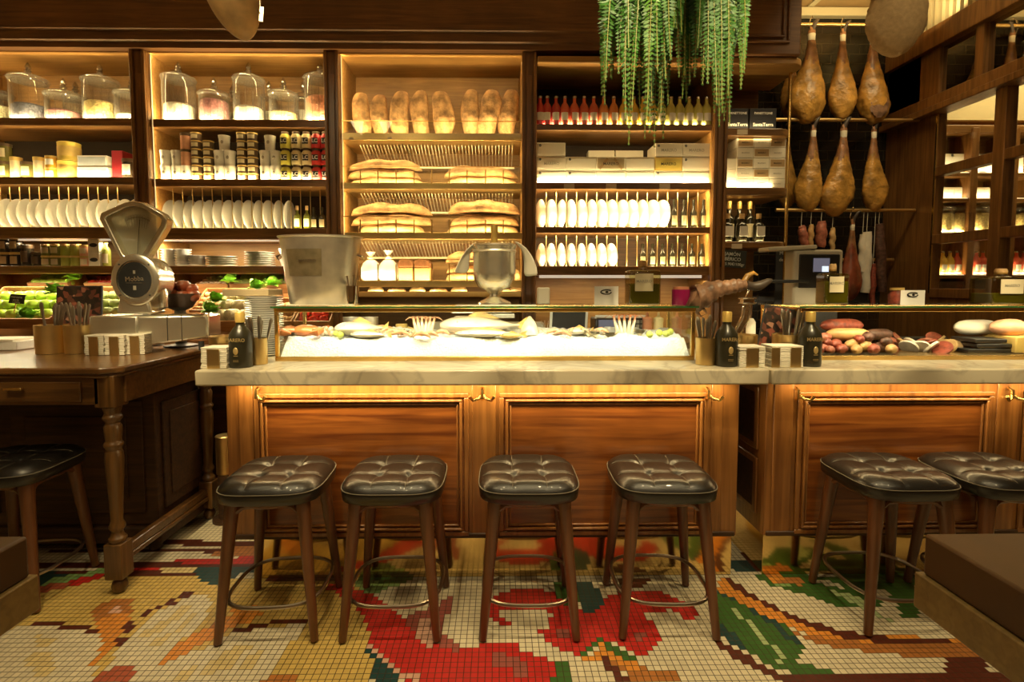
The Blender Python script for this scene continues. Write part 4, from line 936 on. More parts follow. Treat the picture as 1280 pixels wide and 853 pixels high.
# ---- bread bay
def make_loaf(L_, w, d, seed, m='bread', cat='bread', nm='bread_loaf'):
    """loaf along x, centred, resting on z=0"""
    rnd = random.Random(seed); n_, k = 22, 14; vs = []; fs = []
    ph = [rnd.uniform(0, 6) for _ in range(4)]
    for i in range(n_+1):
        t = -1+2*i/n_; e = max(0, 1-abs(t)**3.2)**.5
        ww = w/2*(e*.97+.03)*(1+.06*math.sin(t*5+ph[0])); dd = d*(e*.97+.03)*(1+.07*math.sin(t*7+ph[1])); cy = .012*math.sin(t*2.3+ph[2])
        for j in range(k):
            a = 2*PI*j/k; c, s = math.cos(a), math.sin(a); rz = s if s > 0 else s*.38
            slash = .07*max(0, math.sin(t*9+a*.7+ph[3]))*max(0, s)
            vs.append((t*L_/2, cy+c*ww*(1+.03*rnd.random()), dd*.30+rz*dd*.70*(1-slash)))
    for i in range(n_):
        for j in range(k): q = (j+1) % k; fs.append((i*k+j, (i+1)*k+j, (i+1)*k+q, i*k+q))
    fs.append(tuple(range(k))); fs.append(tuple(n_*k+j for j in range(k-1, -1, -1)))
    return tag(MB().add(vs, fs).build(nm, m, None, ang=70), 'x', cat)
z3 = [zs(168), zs(230), zs(292), zs(352), zs(366)]
up = [(440, 463, 112, 1), (463.5, 486, 115, 0), (488, 512, 110, 1), (514, 537, 109, 2), (539, 566, 110, -3), (577, 600, 108, 5), (598, 624, 108, 6), (624, 648, 108, 3)]
for i, (a, b_, yt, tl) in enumerate(up):
    Y = YS+.12+.01*(i % 2); zt_ = zat((a+b_)/2, yt, Y); L_ = (zt_-z3[0])*1.0
    c, w = span(a, b_, Y, z3[0]+.2)
    o = make_loaf(L_, w*.98, .085, 40+i); o.location = (c, Y+.045, z3[0]+L_/2-.004)
    o.rotation_euler = (Matrix.Rotation(math.radians(tl), 4, 'Y') @ Matrix.Rotation(PI/2, 4, 'X') @ Matrix.Rotation(0, 4, 'Y') @ Matrix.Rotation(PI/2, 4, 'Z')).to_euler()
    tag(o, 'upright crusty brown loaf, %s of eight on the bread bay top shelf' % nth(i, 8), 'bread', 'upright crusty loaves')
lo = [(433, 527, 1, 2, .062, 'left pile on the second bread shelf', 'top'), (432, 525, 1, 1, .062, 'left pile on the second bread shelf', 'middle'), (434, 531, 1, 0, .060, 'left pile on the second bread shelf', 'bottom'),
      (554, 648, 1, 1, .07, 'right pile on the second bread shelf', 'top'), (556, 649, 1, 0, .07, 'right pile on the second bread shelf', 'bottom'),
      (437, 540, 2, 2, .074, 'left pile on the third bread shelf', 'top'), (436, 541, 2, 1, .072, 'left pile on the third bread shelf', 'middle'), (446, 531, 2, 0, .072, 'left pile on the third bread shelf', 'bottom'),
      (559, 651, 2, 2, .08, 'right pile on the third bread shelf', 'top'), (562, 650, 2, 1, .070, 'right pile on the third bread shelf', 'middle'), (556, 650, 2, 0, .07, 'right pile on the third bread shelf', 'bottom'),
      (556, 612, 3, 0, .06, 'left pile on the lowest brass bread shelf', 'bottom'), (557, 610, 3, 1, .06, 'left pile on the lowest brass bread shelf', 'middle'), (556, 604, 3, 2, .07, 'left pile on the lowest brass bread shelf', 'top'), (630, 652, 3, 0, .08, 'pile behind the champagne cooler cloth', 'bottom')]
for i, (a, b_, sh, lev, h, lb, pos) in enumerate(lo):
    Y = YS+.15; c, w = span(a, b_, Y-.05, z3[sh]); o = make_loaf(w, .17, h*1.22, 80+i, 'bread' if lev else 'bread_pale'); o.location = (c, Y, z3[sh]+lev*h*.93); o.rotation_euler = (0, 0, random.uniform(-.04, .04))
    tag(o, 'long flat loaf, %s one of the %s' % (pos, lb), 'bread', 'long flat loaves')
# baguette racks at the back, hung under shelves: slanted metal slats
for (py, sh) in ((180, 0), (240, 1), (301, 2)):
    zc_ = z3[sh]-.045; Yb0, Yb1 = YS+.16, YB-.03; mb = MB(); n_ = 46
    for i in range(n_):
        x = s3a+.10+(s3b-s3a-.16)*i/(n_-1); mb.tube([(x, Yb0-.05, zc_-.004), (x, Yb1-.03, zc_-.10)], .0032, 5)
    mb.box(s3a+.08, Yb1-.035, zc_-.112, s3b-.04, Yb1-.025, zc_-.098)
    L3(mb.build('wire_rack', 'wire_white', S3))
for sh in (0, 1, 2, 3):   # clear front lips with thin brass rods
    zz = z3[sh]; hh = (.085, .115, .115, .15)[sh]
    L3(B(s3a+.004, YS-.006, zz-.02, s3b-.004, YS-.003, zz+hh).build('glass_lip', 'glass_clear', S3, smooth=False))
    L3(B(s3a+.004, YS-.007, zz+hh-.003, s3b-.004, YS-.002, zz+hh+.001).build('lip_edge', 'brass', S3, smooth=False))
    if sh:
        for px in (451, 473, 495.5, 518, 540, 562, 584, 607, 629):
            x = xat(px, YS, zz); L3(B(x-.0035, YS-.010, zz, x+.0035, YS-.0065, zz+hh*.8).build('lip_bar', 'brass', S3))
# plastic bags of bread
for i, (a, b_, h) in enumerate(((452, 476, .20), (474, 498, .21))):
    Y = YS+.13; c, w = span(a, b_, Y, z3[3]); ro = E('plastic_bag', 'clear plastic bag of pale bread, %s of two on the lowest brass shelf' % ('left', 'right')[i], 'bag', (c, Y, z3[3]), 0, 'bread bags')
    rnd = random.Random(i); MB().lathe([(w*.40, 0), (w*.56, .03), (w*.54, .08), (w*.40, .13), (w*.13, h*.80), (w*.05, h*.86), (w*.16, h*.95), (w*.26, h*1.05)], 22, sy=1.0).build('bag_film', 'bag_plastic', ro)
    MB().lathe([(w*.07, h*.84), (w*.07, h*.88)], 12).build('tie', 'tin_gold', ro)
for i, (a, b_) in enumerate(((498, 516), (517, 537))):
    Y = YS+.06; c, w = span(a, b_, Y, z3[3]); ro = E('loaf_cake', 'brown-topped rectangular loaf cake, %s of two on the lowest brass shelf' % ('left', 'right')[i], 'cake', (c, Y, z3[3]), 0, 'loaf cakes')
    B(-w/2, 0, 0, w/2, .2, .10).build('crumb', 'cake_side', ro, bevel=.008)
    MB().prism([(-w/2-.003, .10), (w/2+.003, .10), (w/2, .13), (w*.25, .155), (-w*.25, .16), (-w/2, .135)], -.003, .203).build('crust', 'cake', ro, bevel=.006)
# pastries on bottom shelf
z5 = z3[4]; kp = Kind(make_loaf(.13, .08, .035, 300, 'bread', 'pastry', 'pastry')); kp2 = Kind(make_loaf(.12, .08, .045, 301, 'bread_pale', 'pastry', 'pastry'))
for i, px in enumerate((470, 496, 522, 548, 574, 632, 646)):
    (kp if i % 2 else kp2).put((xat(px, YS+.12, z5), YS+.12, z5), random.uniform(-.2, .2), 'small %s pastry on the bottom bread shelf, %s from the left' % (('pale', 'brown')[i % 2], nth(i)), 'pastries on the bottom bread shelf', rot=(0, 0, random.uniform(-.2, .2)))
# ---- coloured bottles
def drink(col):
    ro = E('drink_bottle', 'x', 'bottle'); r, h = .0335, .205
    MB().lathe([(0, 0), (r*.96, .002), (r, .01), (r, h*.58), (r*.8, h*.68), (r*.36, h*.80), (r*.34, h*.94)], 18).build('glass_body', col, ro)
    MB().lathe([(r*.42, h*.93), (r*.42, h*1.0), (0, h)], 12).build('cap', 'steel', ro)
    lb = MB()
    for k in range(5):
        a0, a1 = [(-PI/2)+(-.75+1.5*(k+q)/5) for q in (0, 1)]; lb.add([(r*1.02*math.cos(a), r*1.02*math.sin(a), z) for z in (h*.18, h*.44) for a in (a0, a1)], [(0, 1, 3, 2)])
    lb.build('label', 'label_white', ro); return ro
KD = {c: Kind(drink(c)) for c in ('liq_red', 'liq_redor', 'liq_orange', 'liq_yellow', 'liq_green')}
zb_ = zs(156); Y = YS+.045
bpx = [675, 684, 695, 706, 718, 730, 742, 754.5, 767, 779.5, 792, 803.5, 815.5, 827, 838.5, 849.5, 861, 872.5, 883]
cn = {'liq_red': 'deep red', 'liq_redor': 'bright red', 'liq_orange': 'orange', 'liq_yellow': 'golden yellow', 'liq_green': 'pale green-yellow'}
for i, px in enumerate(bpx):
    c = 'liq_red' if i < 3 else 'liq_redor' if i < 7 else 'liq_orange' if i < 9 else 'liq_yellow' if i < 13 else 'liq_green'
    KD[c].put((xat(px, Y, zb_+.1), Y, zb_), random.uniform(-.2, .2), '%s drink bottle on the top right shelf, %s from the left' % (cn[c], nth(i)), 'coloured drink bottles on the top right shelf')
# ---- boxes MARERO
def mbox(a, b_, y1, z_, kind, lb, Y=YS+.03, h=None, d=.2):
    c, w = span(a, b_, Y, z_); h = h or zat((a+b_)/2, y1, Y)-z_
    tan_, gold = kind == 'tan', kind == 'gold'
    ro = carton('gift_box', w-.003, d, h-.002, 'paper' if kind != 'gold' else 'foil_gold', patch={'tan': 'label_tan', 'gold': 'tin_yellow'}.get(kind, 'paper'), lab='MARERO' if kind in ('tan', 'gold', 'text') else None, lm='ink' if tan_ or gold else 'grey_print', ls=.027, seal=kind in ('seal', 'text'))
    if tan_:
        for s in (-1, 1): B(-.045, -.0022, -.008, .045, -.001, .008).build('crossed_band', 'paper_tan', ro, loc=(s*.05, 0, h*.48), rot=(0, s*.9, 0))
    ro.location = (c, Y, z_); tag(ro, lb, 'box', 'cream gift boxes in the coloured bottle bay'); return h
zq = zs(229); h1 = .094
xs = [671, 708, 745, 782, 818, 853, 888]
kin = {0: ['text', 'seal', 'plain', 'tan', 'plain', 'gold', 'seal']}
for i, (a, b_) in enumerate(zip(xs[:-1], xs[1:])):
    mbox(a, b_, 211, zq, 'seal' if i in (0, 1, 4) else 'plain', 'cream gift box in the bottom row, %s of six' % nth(i, 6), h=h1)
    mbox(a, b_, 193, zq+h1, ['text', 'seal', 'tan', 'plain', 'gold', 'seal'][i], '%s in the middle row, %s of six' % (['cream gift box', 'cream gift box', 'brown-fronted gift box with crossed bands', 'cream gift box', 'golden gift box', 'cream gift box'][i], nth(i, 6)), h=h1)
for (i, a, b_) in ((0, 671, 707), (1, 819, 853), (2, 853, 888)):
    mbox(a, b_, 175, zq+2*h1, ['seal', 'text', 'text'][i], 'cream gift box on the top row, %s' % ['alone at the left end', 'left one of the right-hand pair', 'right one of the right-hand pair'][i], h=h1)
for (i, a, b_) in ((0, 735, 768), (1, 769, 804)): mbox(a, b_, 188, zq+.09, 'plain', 'plain box standing behind the middle row, %s of two' % ('left', 'right')[i], Y=YS+.26, h=.20, d=.1)
# ---- end bay: cartons, checkered boxes, wine
z_ = zs(160); Y = YS+.05
for i, (a, b_) in enumerate(((908, 935), (937, 970))):
    c, w = span(a, b_, Y, z_); h = .155; ro = carton('cake_carton', w, .2, h, 'black_box'); ro.location = (c, Y, z_); tag(ro, 'black cake carton with white script, %s of two in the end bay' % ('left', 'right')[i], 'box', 'black cake cartons')
    text('PANETTONE', .022, ro, (0, -.002, h*.78), m='white_print'); text('SantaTerra', .032, ro, (0, -.002, h*.28), m='white_print')
z_ = zs(234); hh = (zat(950, 172, YS+.04)-z_)/5; cx_ = [920.5, 941, 961, 981]
for r_ in range(5):
    for c_ in range(3):
        dark = (r_+c_) % 2 == (0 if r_ > 0 else 9); Y = YS+.03
        c, w = span(cx_[c_], cx_[c_+1], Y, z_); ro = carton('tea_box', w-.002, .16, hh-.002, 'paper', patch='paper_tan' if dark else None, lab='MARERO', lm='ink' if dark else 'grey_print', ls=.014)
        ro.location = (c, Y, z_+r_*hh); tag(ro, '%s small box, %s row from the bottom, %s column of the checkered stack' % (('cream', 'brown')[dark], nth(r_), ('left', 'middle', 'right')[c_]), 'box', 'checkered stack of small boxes')
for r_ in range(3):
    c, w = span(907, 920, YS+.05, z_); ro = carton('tea_box', w-.002, .14, hh-.002, 'paper', patch=None); ro.location = (c, YS+.05, z_+r_*hh); tag(ro, 'cream narrow box beside the checkered stack, %s from the bottom' % nth(r_), 'box', 'narrow cream boxes')
z_ = zs(302)
kw = Kind(small_bottle(.30, .036, 'glass_dark', 'foil_gold', 'label_cream', 'wine_bottle'))
for i, px in enumerate((911.5, 924, 937)): kw.put((xat(px, YS+.16, z_+.2), YS+.16, z_), 0, 'tall dark wine bottle in the back row of the end bay, %s of three' % nth(i, 3), 'tall wine bottles')
ko = small_bottle(.20, .038, 'glass_dark', 'cork', None, 'liqueur_bottle'); B(-.028, -.041, .04, .028, -.034, .11).build('label', 'label_white', ko); ko = Kind(ko)
for i, px in enumerate((909, 927, 948)): ko.put((xat(px, YS+.06, z_+.1), YS+.06, z_), 0, 'squat dark bottle with white label in front, %s of three' % nth(i, 3), 'squat white-labelled bottles')
# shelf price tags
for i, (px, py, z) in enumerate(((711.5, 233, 0), (764, 233, 0), (831, 233, 0), (928, 165, 1), (921, 308, 2), (439, 173.5, 3), (487, 173, 3))):
    Y = YS-.0005 if i < 3 else YS-.0205 if i < 5 else YS-.0005; w = .036 if i < 5 else .014; zc_ = zat(px, py, Y)
    t_ = B(-w, -.0015, -.017 if i < 5 else -.008, w, .0005, .017 if i < 5 else .008).build('price_tag', 'paper_cream', None, loc=(xat(px, Y, zc_), Y, zc_))
    tag(t_, 'blank cream shelf tag ' + ['left one under the cream boxes', 'middle one under the cream boxes', 'right one under the cream boxes', 'below the black cartons', 'below the squat bottles', 'at the left on the top brass bread shelf', 'second on the top brass bread shelf'][i], 'tag')
# chalkboard sign under the end bay shelf
zc_ = zat(917, 324, YS-.03); sg = E('chalkboard_sign', 'small black chalkboard price sign hanging below the wine shelf', 'sign', (xat(917, YS-.03, zc_), YS-.03, zc_))
sg.rotation_euler = (0, .07, 0)
B(-.088, 0, -.06, .088, .004, .06).build('board', 'chalkboard', sg, bevel=.001)
for k, s in enumerate(('JAMÓN', 'IBÉRICO', '5.90€/100gr')): text(s, .033 if k < 2 else .027, sg, (-.01 if k < 2 else .01, -.001, .032-.034*k), m='chalk')
# fluorescent tubes under the racks
for S, L, a, b_, y_, nm in ((S1, L1, s1a+.3, s1b-.02, 299, ''), (S2, L2, s2a+.02, s2b-.02, 299.5, ''), (S4, L4, s4a+.03, s4b-.03, 345.5, '')):
    z = zat(300, y_, YS+.06); L(B(a, YS+.05, z-.012, b_, YS+.075, z+.012).build('tube_lamp', 'led_tube', S))
# ================================================================ FRUIT CRATES under the left shelves
def crate(label, pa, pb, ytop, ybot, Yt, Yb, depth=.09):
    """tilted tray: back edge at (ytop, Yt), front edge at (ybot, Yb); returns a point function u,v,w"""
    zt_, zb_2 = zat((pa+pb)/2, ytop, Yt), zat((pa+pb)/2, ybot, Yb)
    xa, xb = xat(pa, Yb, zb_2), xat(pb, Yb, zb_2)
    e = Vector((0, Yt-Yb, zt_-zb_2)); L_ = e.length; e.normalize(); nrm = Vector((0, -e.z, e.y))
    if nrm.z < 0: nrm = -nrm
    W = xb-xa; ro = E('fruit_crate', label, 'crate', (xa, Yb, zb_2)); 
    ro.matrix_world = Matrix(((1, 0, 0, xa), (0, e.y, nrm.y, Yb), (0, e.z, nrm.z, zb_2), (0, 0, 0, 1)))
    t = .010
    B(0, 0, -depth, W, L_, -depth+t).build('bottom', 'wood_crate', ro)
    B(0, 0, -depth, W, t, 0).build('front_board', 'wood_crate', ro, bevel=.002); B(0, L_-t, -depth, W, L_, 0).build('back_board', 'wood_crate', ro, bevel=.002)
    for x in (0, W-t): B(x, t, -depth, x+t, L_-t, 0).build('side_board', 'wood_crate', ro, bevel=.002)
    org = Vector((xa, Yb, zb_2))
    return (lambda u, v, w: org+Vector((1, 0, 0))*(u*W)+e*(v*L_)+nrm*w), W, L_
def apple(mm, nm, cat, r=.036):
    mb = MB().lathe([(0, -r*.78), (r*.35, -r*.86), (r*.75, -r*.62), (r*.99, -r*.1), (r*.97, r*.35), (r*.7, r*.75), (r*.3, r*.82), (0, r*.66)], 16)
    ro = E(nm, 'x', cat); mb.build('fruit', mm, ro); MB().tube([(0, 0, r*.6), (.003, 0, r*1.02)], .0016, 5).build('stem', 'cork', ro); return ro
def lettuce(rr=.07, seed=0, m='lettuce', nm='lettuce'):
    rnd = random.Random(seed); mb = MB()
    for k in range(26):
        a = rnd.uniform(0, 2*PI); el = rnd.uniform(.1, 1.3); L_ = rr*rnd.uniform(.7, 1.15); d = Vector((math.cos(a)*math.cos(el), math.sin(a)*math.cos(el), math.sin(el)))
        s = d.cross(Vector((0, 0, 1))).normalized(); u = s.cross(d); pts = []; w = L_*.45
        for i in range(6):
            t = i/5; c = d*L_*t - u*(.25*L_*t*t)
            for j in range(5):
                q = (j-2)/2; pts.append(c+s*q*w*math.sin(PI*(.15+.8*t)) + u*(.10*L_*abs(q)+.02*rr*math.sin(7*q+9*t)))
        mb.add(pts, [(i*5+j, i*5+j+1, (i+1)*5+j+1, (i+1)*5+j) for i in range(5) for j in range(4)])
    return tag(mb.build(nm, m, None), 'x', 'lettuce')
def fill(pt, W, L_, kind, nu, nv, fmt, grp, u0=.06, u1=.94, v0=.08, v1=.92, w=-.03, jit=.006, cnt=None, sc=(1, 1)):
    i = 0
    for b_ in range(nv):
        for a in range(nu):
            u = u0+(u1-u0)*(a+.5+(.25 if b_ % 2 else 0)*0)/nu; v = v0+(v1-v0)*(b_+.5)/nv
            p = pt(u, v, w)+Vector((random.uniform(-jit, jit), random.uniform(-jit, jit), random.uniform(-jit, jit)*.5)); s = random.uniform(*sc)
            kind.put(p, random.uniform(0, 6), fmt % ('%s in %s row from the front' % (nth(a), nth(b_))), grp, scale=(s, s, s)); kind_last = p; i += 1
KA = Kind(apple('apple', 'green_apple', 'apple', .045)); KT = Kind(apple('tomato', 'tomato', 'tomato', .033)); KO = Kind(apple('onion', 'onion', 'onion', .026)); KM = Kind(apple('mushroom', 'mushroom', 'mushroom', .022)); KR = Kind(apple('artichoke', 'artichoke', 'artichoke', .038)); KC = Kind(apple('cauliflower', 'cauliflower', 'cauliflower', .055))
YT, YM, YB_ = 3.90, 3.70, 3.42
# far left bay
pt, W, L_ = crate('slatted wooden crate of green apples at the lower left', -40, 62, 358, 399, 3.72, 3.46); fill(pt, W, L_, KA, 6, 3, 'green apple in the lower left crate, %s', 'green apples in the lower left crate')
pt, W, L_ = crate('upper wooden crate of green apples and lettuce below the far left shelf', 33, 84, 343, 354, 3.95, 3.78); fill(pt, W, L_, KA, 5, 2, 'green apple in the upper crate, %s', 'green apples in the upper crate', w=-.02)
pt, W, L_ = crate('upper wooden crate of orange tomatoes left of the scale', 104, 138, 343, 354, 3.95, 3.78); fill(pt, W, L_, KT, 4, 2, 'tomato in the small upper crate, %s', 'tomatoes in the small upper crate', w=-.02)
pt, W, L_ = crate('wooden crate of artichokes behind the photo board', 64, 148, 358, 394, 3.72, 3.46); fill(pt, W, L_, KR, 6, 3, 'green-brown artichoke in the crate behind the photo board, %s', 'artichokes')
LT = Kind(lettuce())
for px, py, Y, lb in ((95, 345, 3.74, 'loose green lettuce hanging over the upper crate edge'), (68, 362, 3.50, 'bright green lettuce beside the green apples'), (33, 392, 3.42, 'green lettuce at the front of the lower left crate')):
    z = zat(px, py+5, Y); LT.put((xat(px, Y, z), Y, z), random.uniform(0, 6), lb, 'lettuces')
# cup bay
pt, W, L_ = crate('upper wooden crate of mushrooms beneath the cup bay', 243, 284, 344, 355, 3.95, 3.78); fill(pt, W, L_, KM, 6, 3, 'pale mushroom in the upper crate, %s', 'mushrooms in the upper crate', w=-.015)
pt, W, L_ = crate('upper wooden crate of green vegetables beneath the green plates', 286, 366, 344, 355, 3.95, 3.78); fill(pt, W, L_, KR, 8, 2, 'green artichoke in the upper crate, %s', 'artichokes in the upper crate', w=-.015)
pt, W, L_ = crate('wooden crate of onions right of the vintage scale', 236, 272, 360, 388, 3.72, 3.50); fill(pt, W, L_, KO, 5, 4, 'small brown onion in the crate by the scale, %s', 'onions')
pt, W, L_ = crate('wooden crate of cauliflowers and greens left of the plate pile', 256, 330, 360, 402, 3.72, 3.44); fill(pt, W, L_, KC, 4, 3, 'cream cauliflower in the crate by the plate pile, %s', 'cauliflowers', w=-.02)
for px, py, Y, lb in ((288, 348, 3.70, 'green lettuce at the back of the cauliflower crate'), (320, 356, 3.62, 'green lettuce behind the plate pile'), (340, 352, 3.70, 'green lettuce left of the steel bucket'), (262, 385, 3.46, 'green lettuce at the left side of the cauliflower crate'), (270, 372, 3.52, 'green lettuce left of the largest cauliflower')):
    z = zat(px, py+5, Y); LT.put((xat(px, Y, z), Y, z), random.uniform(0, 6), lb, 'lettuces')
pt, W, L_ = crate('wooden crate of red tomatoes seen through the glass case', 366, 412, 380, 402, 3.66, 3.48); fill(pt, W, L_, KT, 3, 3, 'red tomato in the crate behind the case, %s', 'red tomatoes in the crate behind the case', w=-.02)
pt, W, L_ = crate('empty-looking wooden crate between cauliflowers and tomatoes', 334, 364, 372, 402, 3.70, 3.48); fill(pt, W, L_, KO, 4, 3, 'onion in the crate left of the tomatoes, %s', 'onions left of the tomatoes')
for i, (px, py) in enumerate(((357, 352), (362, 357))):
    z = zat(px, py, 3.5); r_ = MB().tube([(0, 0, .06), (.01, 0, .02), (.025, 0, -.03), (.03, 0, -.075)], [.008, .016, .016, .006], 10).build('radicchio', 'radish', None, loc=(xat(px, 3.5, z), 3.5, z)); tag(r_, 'purple radicchio head beside the steel bucket, %s one' % ('left', 'right')[i], 'vegetable')
# little chalk sign in the apples
z = zat(22, 374, 3.5); c_ = E('chalkboard_sign', 'small black chalk sign stuck in the green apples', 'sign', (xat(22, 3.5, z), 3.49, z)); c_.rotation_euler = (-.2, .08, 0)
B(-.045, 0, -.03, .055, .003, .032).build('board', 'chalkboard', c_); B(-.003, .003, -.09, .003, .006, .0).build('stake', 'wood_crate', c_)
text('manzana', .022, c_, (.0, -.001, .014), m='chalk'); text('verde', .018, c_, (.0, -.001, -.006), m='chalk'); text('2.30€/kg', .014, c_, (.005, -.001, -.021), m='chalk')
# counter under the crates
o = B(s1a, YS-.25, .98, s3a-.03, YB+.03, 1.02).build('back_worktop', 'wood_table', None); tag(o, 'wooden back worktop carrying the fruit crates', 'worktop')
o = B(s1a, YS-.2, 0, s3a-.03, YB+.03, .98).build('back_cabinet', 'wood_dark', None); tag(o, 'dark back cabinet below the fruit crates', 'cabinet')
o = B(s3a-.02, YS-.02, .0, x5b-.06, YB+.03, 1.02).build('back_cabinet', 'wood_shelf', None); tag(o, 'wooden back cabinet below the bread and bottle bays', 'cabinet')
# wooden risers carrying the crates
for (a, b_, y0, y1, z0, z1, lb) in ((s1a, s2b, 3.42, 3.72, 1.02, 1.06, 'lower wooden riser beneath the front row of crates'), (s1a, s2b, 3.76, 3.96, 1.02, 1.36, 'upper wooden riser beneath the back row of crates')):
    o = B(a, y0, z0, b_, y1, z1).build('crate_riser', 'wood_crate', None); tag(o, lb, 'riser')
# ================================================================ OLD TABLE ITEMS
zt = 1.06
def napkins(label, px, Y, w=.075, h=.075, d=.09, band='brass', z=ZT, rz=0, striped=False):
    x = xat(px, Y, z); ro = E('napkin_holder', label, 'napkin holder', (x, Y, z), rz, 'brass napkin holders')
    rnd = random.Random(px); n_ = 11; mb = MB()
    for k in range(n_):
        j = rnd.uniform(-.002, .002); mb.box(-w/2+j, j, .002+k*h/n_, w/2+j, d+j, .002+(k+.82)*h/n_)
    mb.build('napkin_stack', 'paper', ro, bevel=.001)
    def bandm(x0, x1):
        r = .012
        B(x0, -.006, 0, x1, -.003, h*.93).box(x0, -.006, 0, x1, d+.004, .0015).box(x0, d+.002, 0, x1, d+.005, h*.93).build('brass_band', 'brass_brushed', ro, bevel=.0015)
    if striped:
        for a in ((-w/2-.002, -w/2+.036), (w/2-.060, w/2-.012)): bandm(*a)
    else: bandm(-.24*w, .24*w)
    return ro
napkins('brass-banded napkin stack, leftmost of three on the old table', 118, 2.70, .098, .105, .09, z=zt)
napkins('brass-banded napkin stack, middle of three on the old table', 143.5, 2.70, .096, .105, .09, z=zt, rz=.06)
napkins('brass-banded napkin stack, nearest the scale on the old table', 169, 2.73, .090, .105, .09, z=zt, rz=.2)
def cup_brass(label, px, Y, r, h, z, ncut, seed, cut='cutlery', up_=.10, grp='brass cutlery cups', tilt=.25):
    x = xat(px, Y, z); ro = E('brass_cup', label, 'cup', (x, Y, z), 0, grp)
    MB().lathe([(0, .002), (r*.96, .002), (r, h), (r*.96, h), (r*.92, .006), (0, .006)], 28).build('cup', 'brass_brushed', ro)
    rnd = random.Random(seed)
    names = []
    for k in range(ncut):
        a = rnd.uniform(0, 2*PI); rr = rnd.uniform(.1, .75)*r; tl = rnd.uniform(0, tilt); b2 = Vector((rr*math.cos(a)*.5, rr*math.sin(a)*.5, .008)); d_ = Vector((math.cos(a)*math.sin(tl), math.sin(a)*math.sin(tl)*.6, 1)).normalized()
        L_ = h+up_*rnd.uniform(.75, 1.0); w = rnd.uniform(.006, .008); kd = k % 3
        mb = MB().tube([b2, b2+d_*L_*.6, b2+d_*L_*.95, b2+d_*L_], [.003, w*.55, w, w*.5], 8, sx=1.3)
        o = mb.build(('knife', 'fork', 'spoon')[kd], cut); o.location = (x, Y, z)
        tag(o, '%s %s, in the %s' % (nth(k), ('knife', 'fork', 'spoon')[kd], label.split(',')[0].replace('brass cutlery cup', 'cutlery cup')), 'cutlery', 'cutlery in brass cups')
    return ro
cup_brass('brass cutlery cup left on the old table, full of knives', 66, 2.80, .074, .152, zt, 9, 3, 'bronze', .12)
cup_brass('brass cutlery cup right of the knife cup on the old table', 99, 2.80, .063, .152, zt, 7, 4, 'cutlery', .12)
def photo_board(label, px, Y, z, w, h, rot):
    ro = E('photo_board', label, 'menu board', (xat(px, Y, z), Y, z)); ro.rotation_euler = rot
    B(-w/2, 0, 0, w/2, .012, h).build('frame', 'ink', ro, bevel=.002); B(-w/2+.006, -.001, .006, w/2-.006, .001, h-.006).build('photo', 'menu_photo', ro); B(-.02, .012, .02, .02, .07, .024).build('stand', 'ink', ro); return ro
photo_board('dark upright photo menu board with food pictures on the old table', 98, 3.0, zt, .25, .36, (-.08, 0, .05))
photo_board('dark tilted photo menu board between the two counters', 969, 2.60, ZT, .19, .265, (-.12, .18, -.25))
o = B(-.12, -.09, 0, .12, .09, .05).build('paper_tray', 'porcelain', None, loc=(xat(12, 3.0, 1.07), 3.0, zt), bevel=.004); tag(o, 'pale shallow paper tray at the left end of the old table', 'tray')
o = B(-.14, -.10, 0, .10, .08, .012).build('paper_stack', 'paper', None, loc=(xat(10, 3.0, 1.1), 3.0, zt+.05), rot=(0, 0, .1)); tag(o, 'stack of pale papers lying on the shallow tray', 'papers')
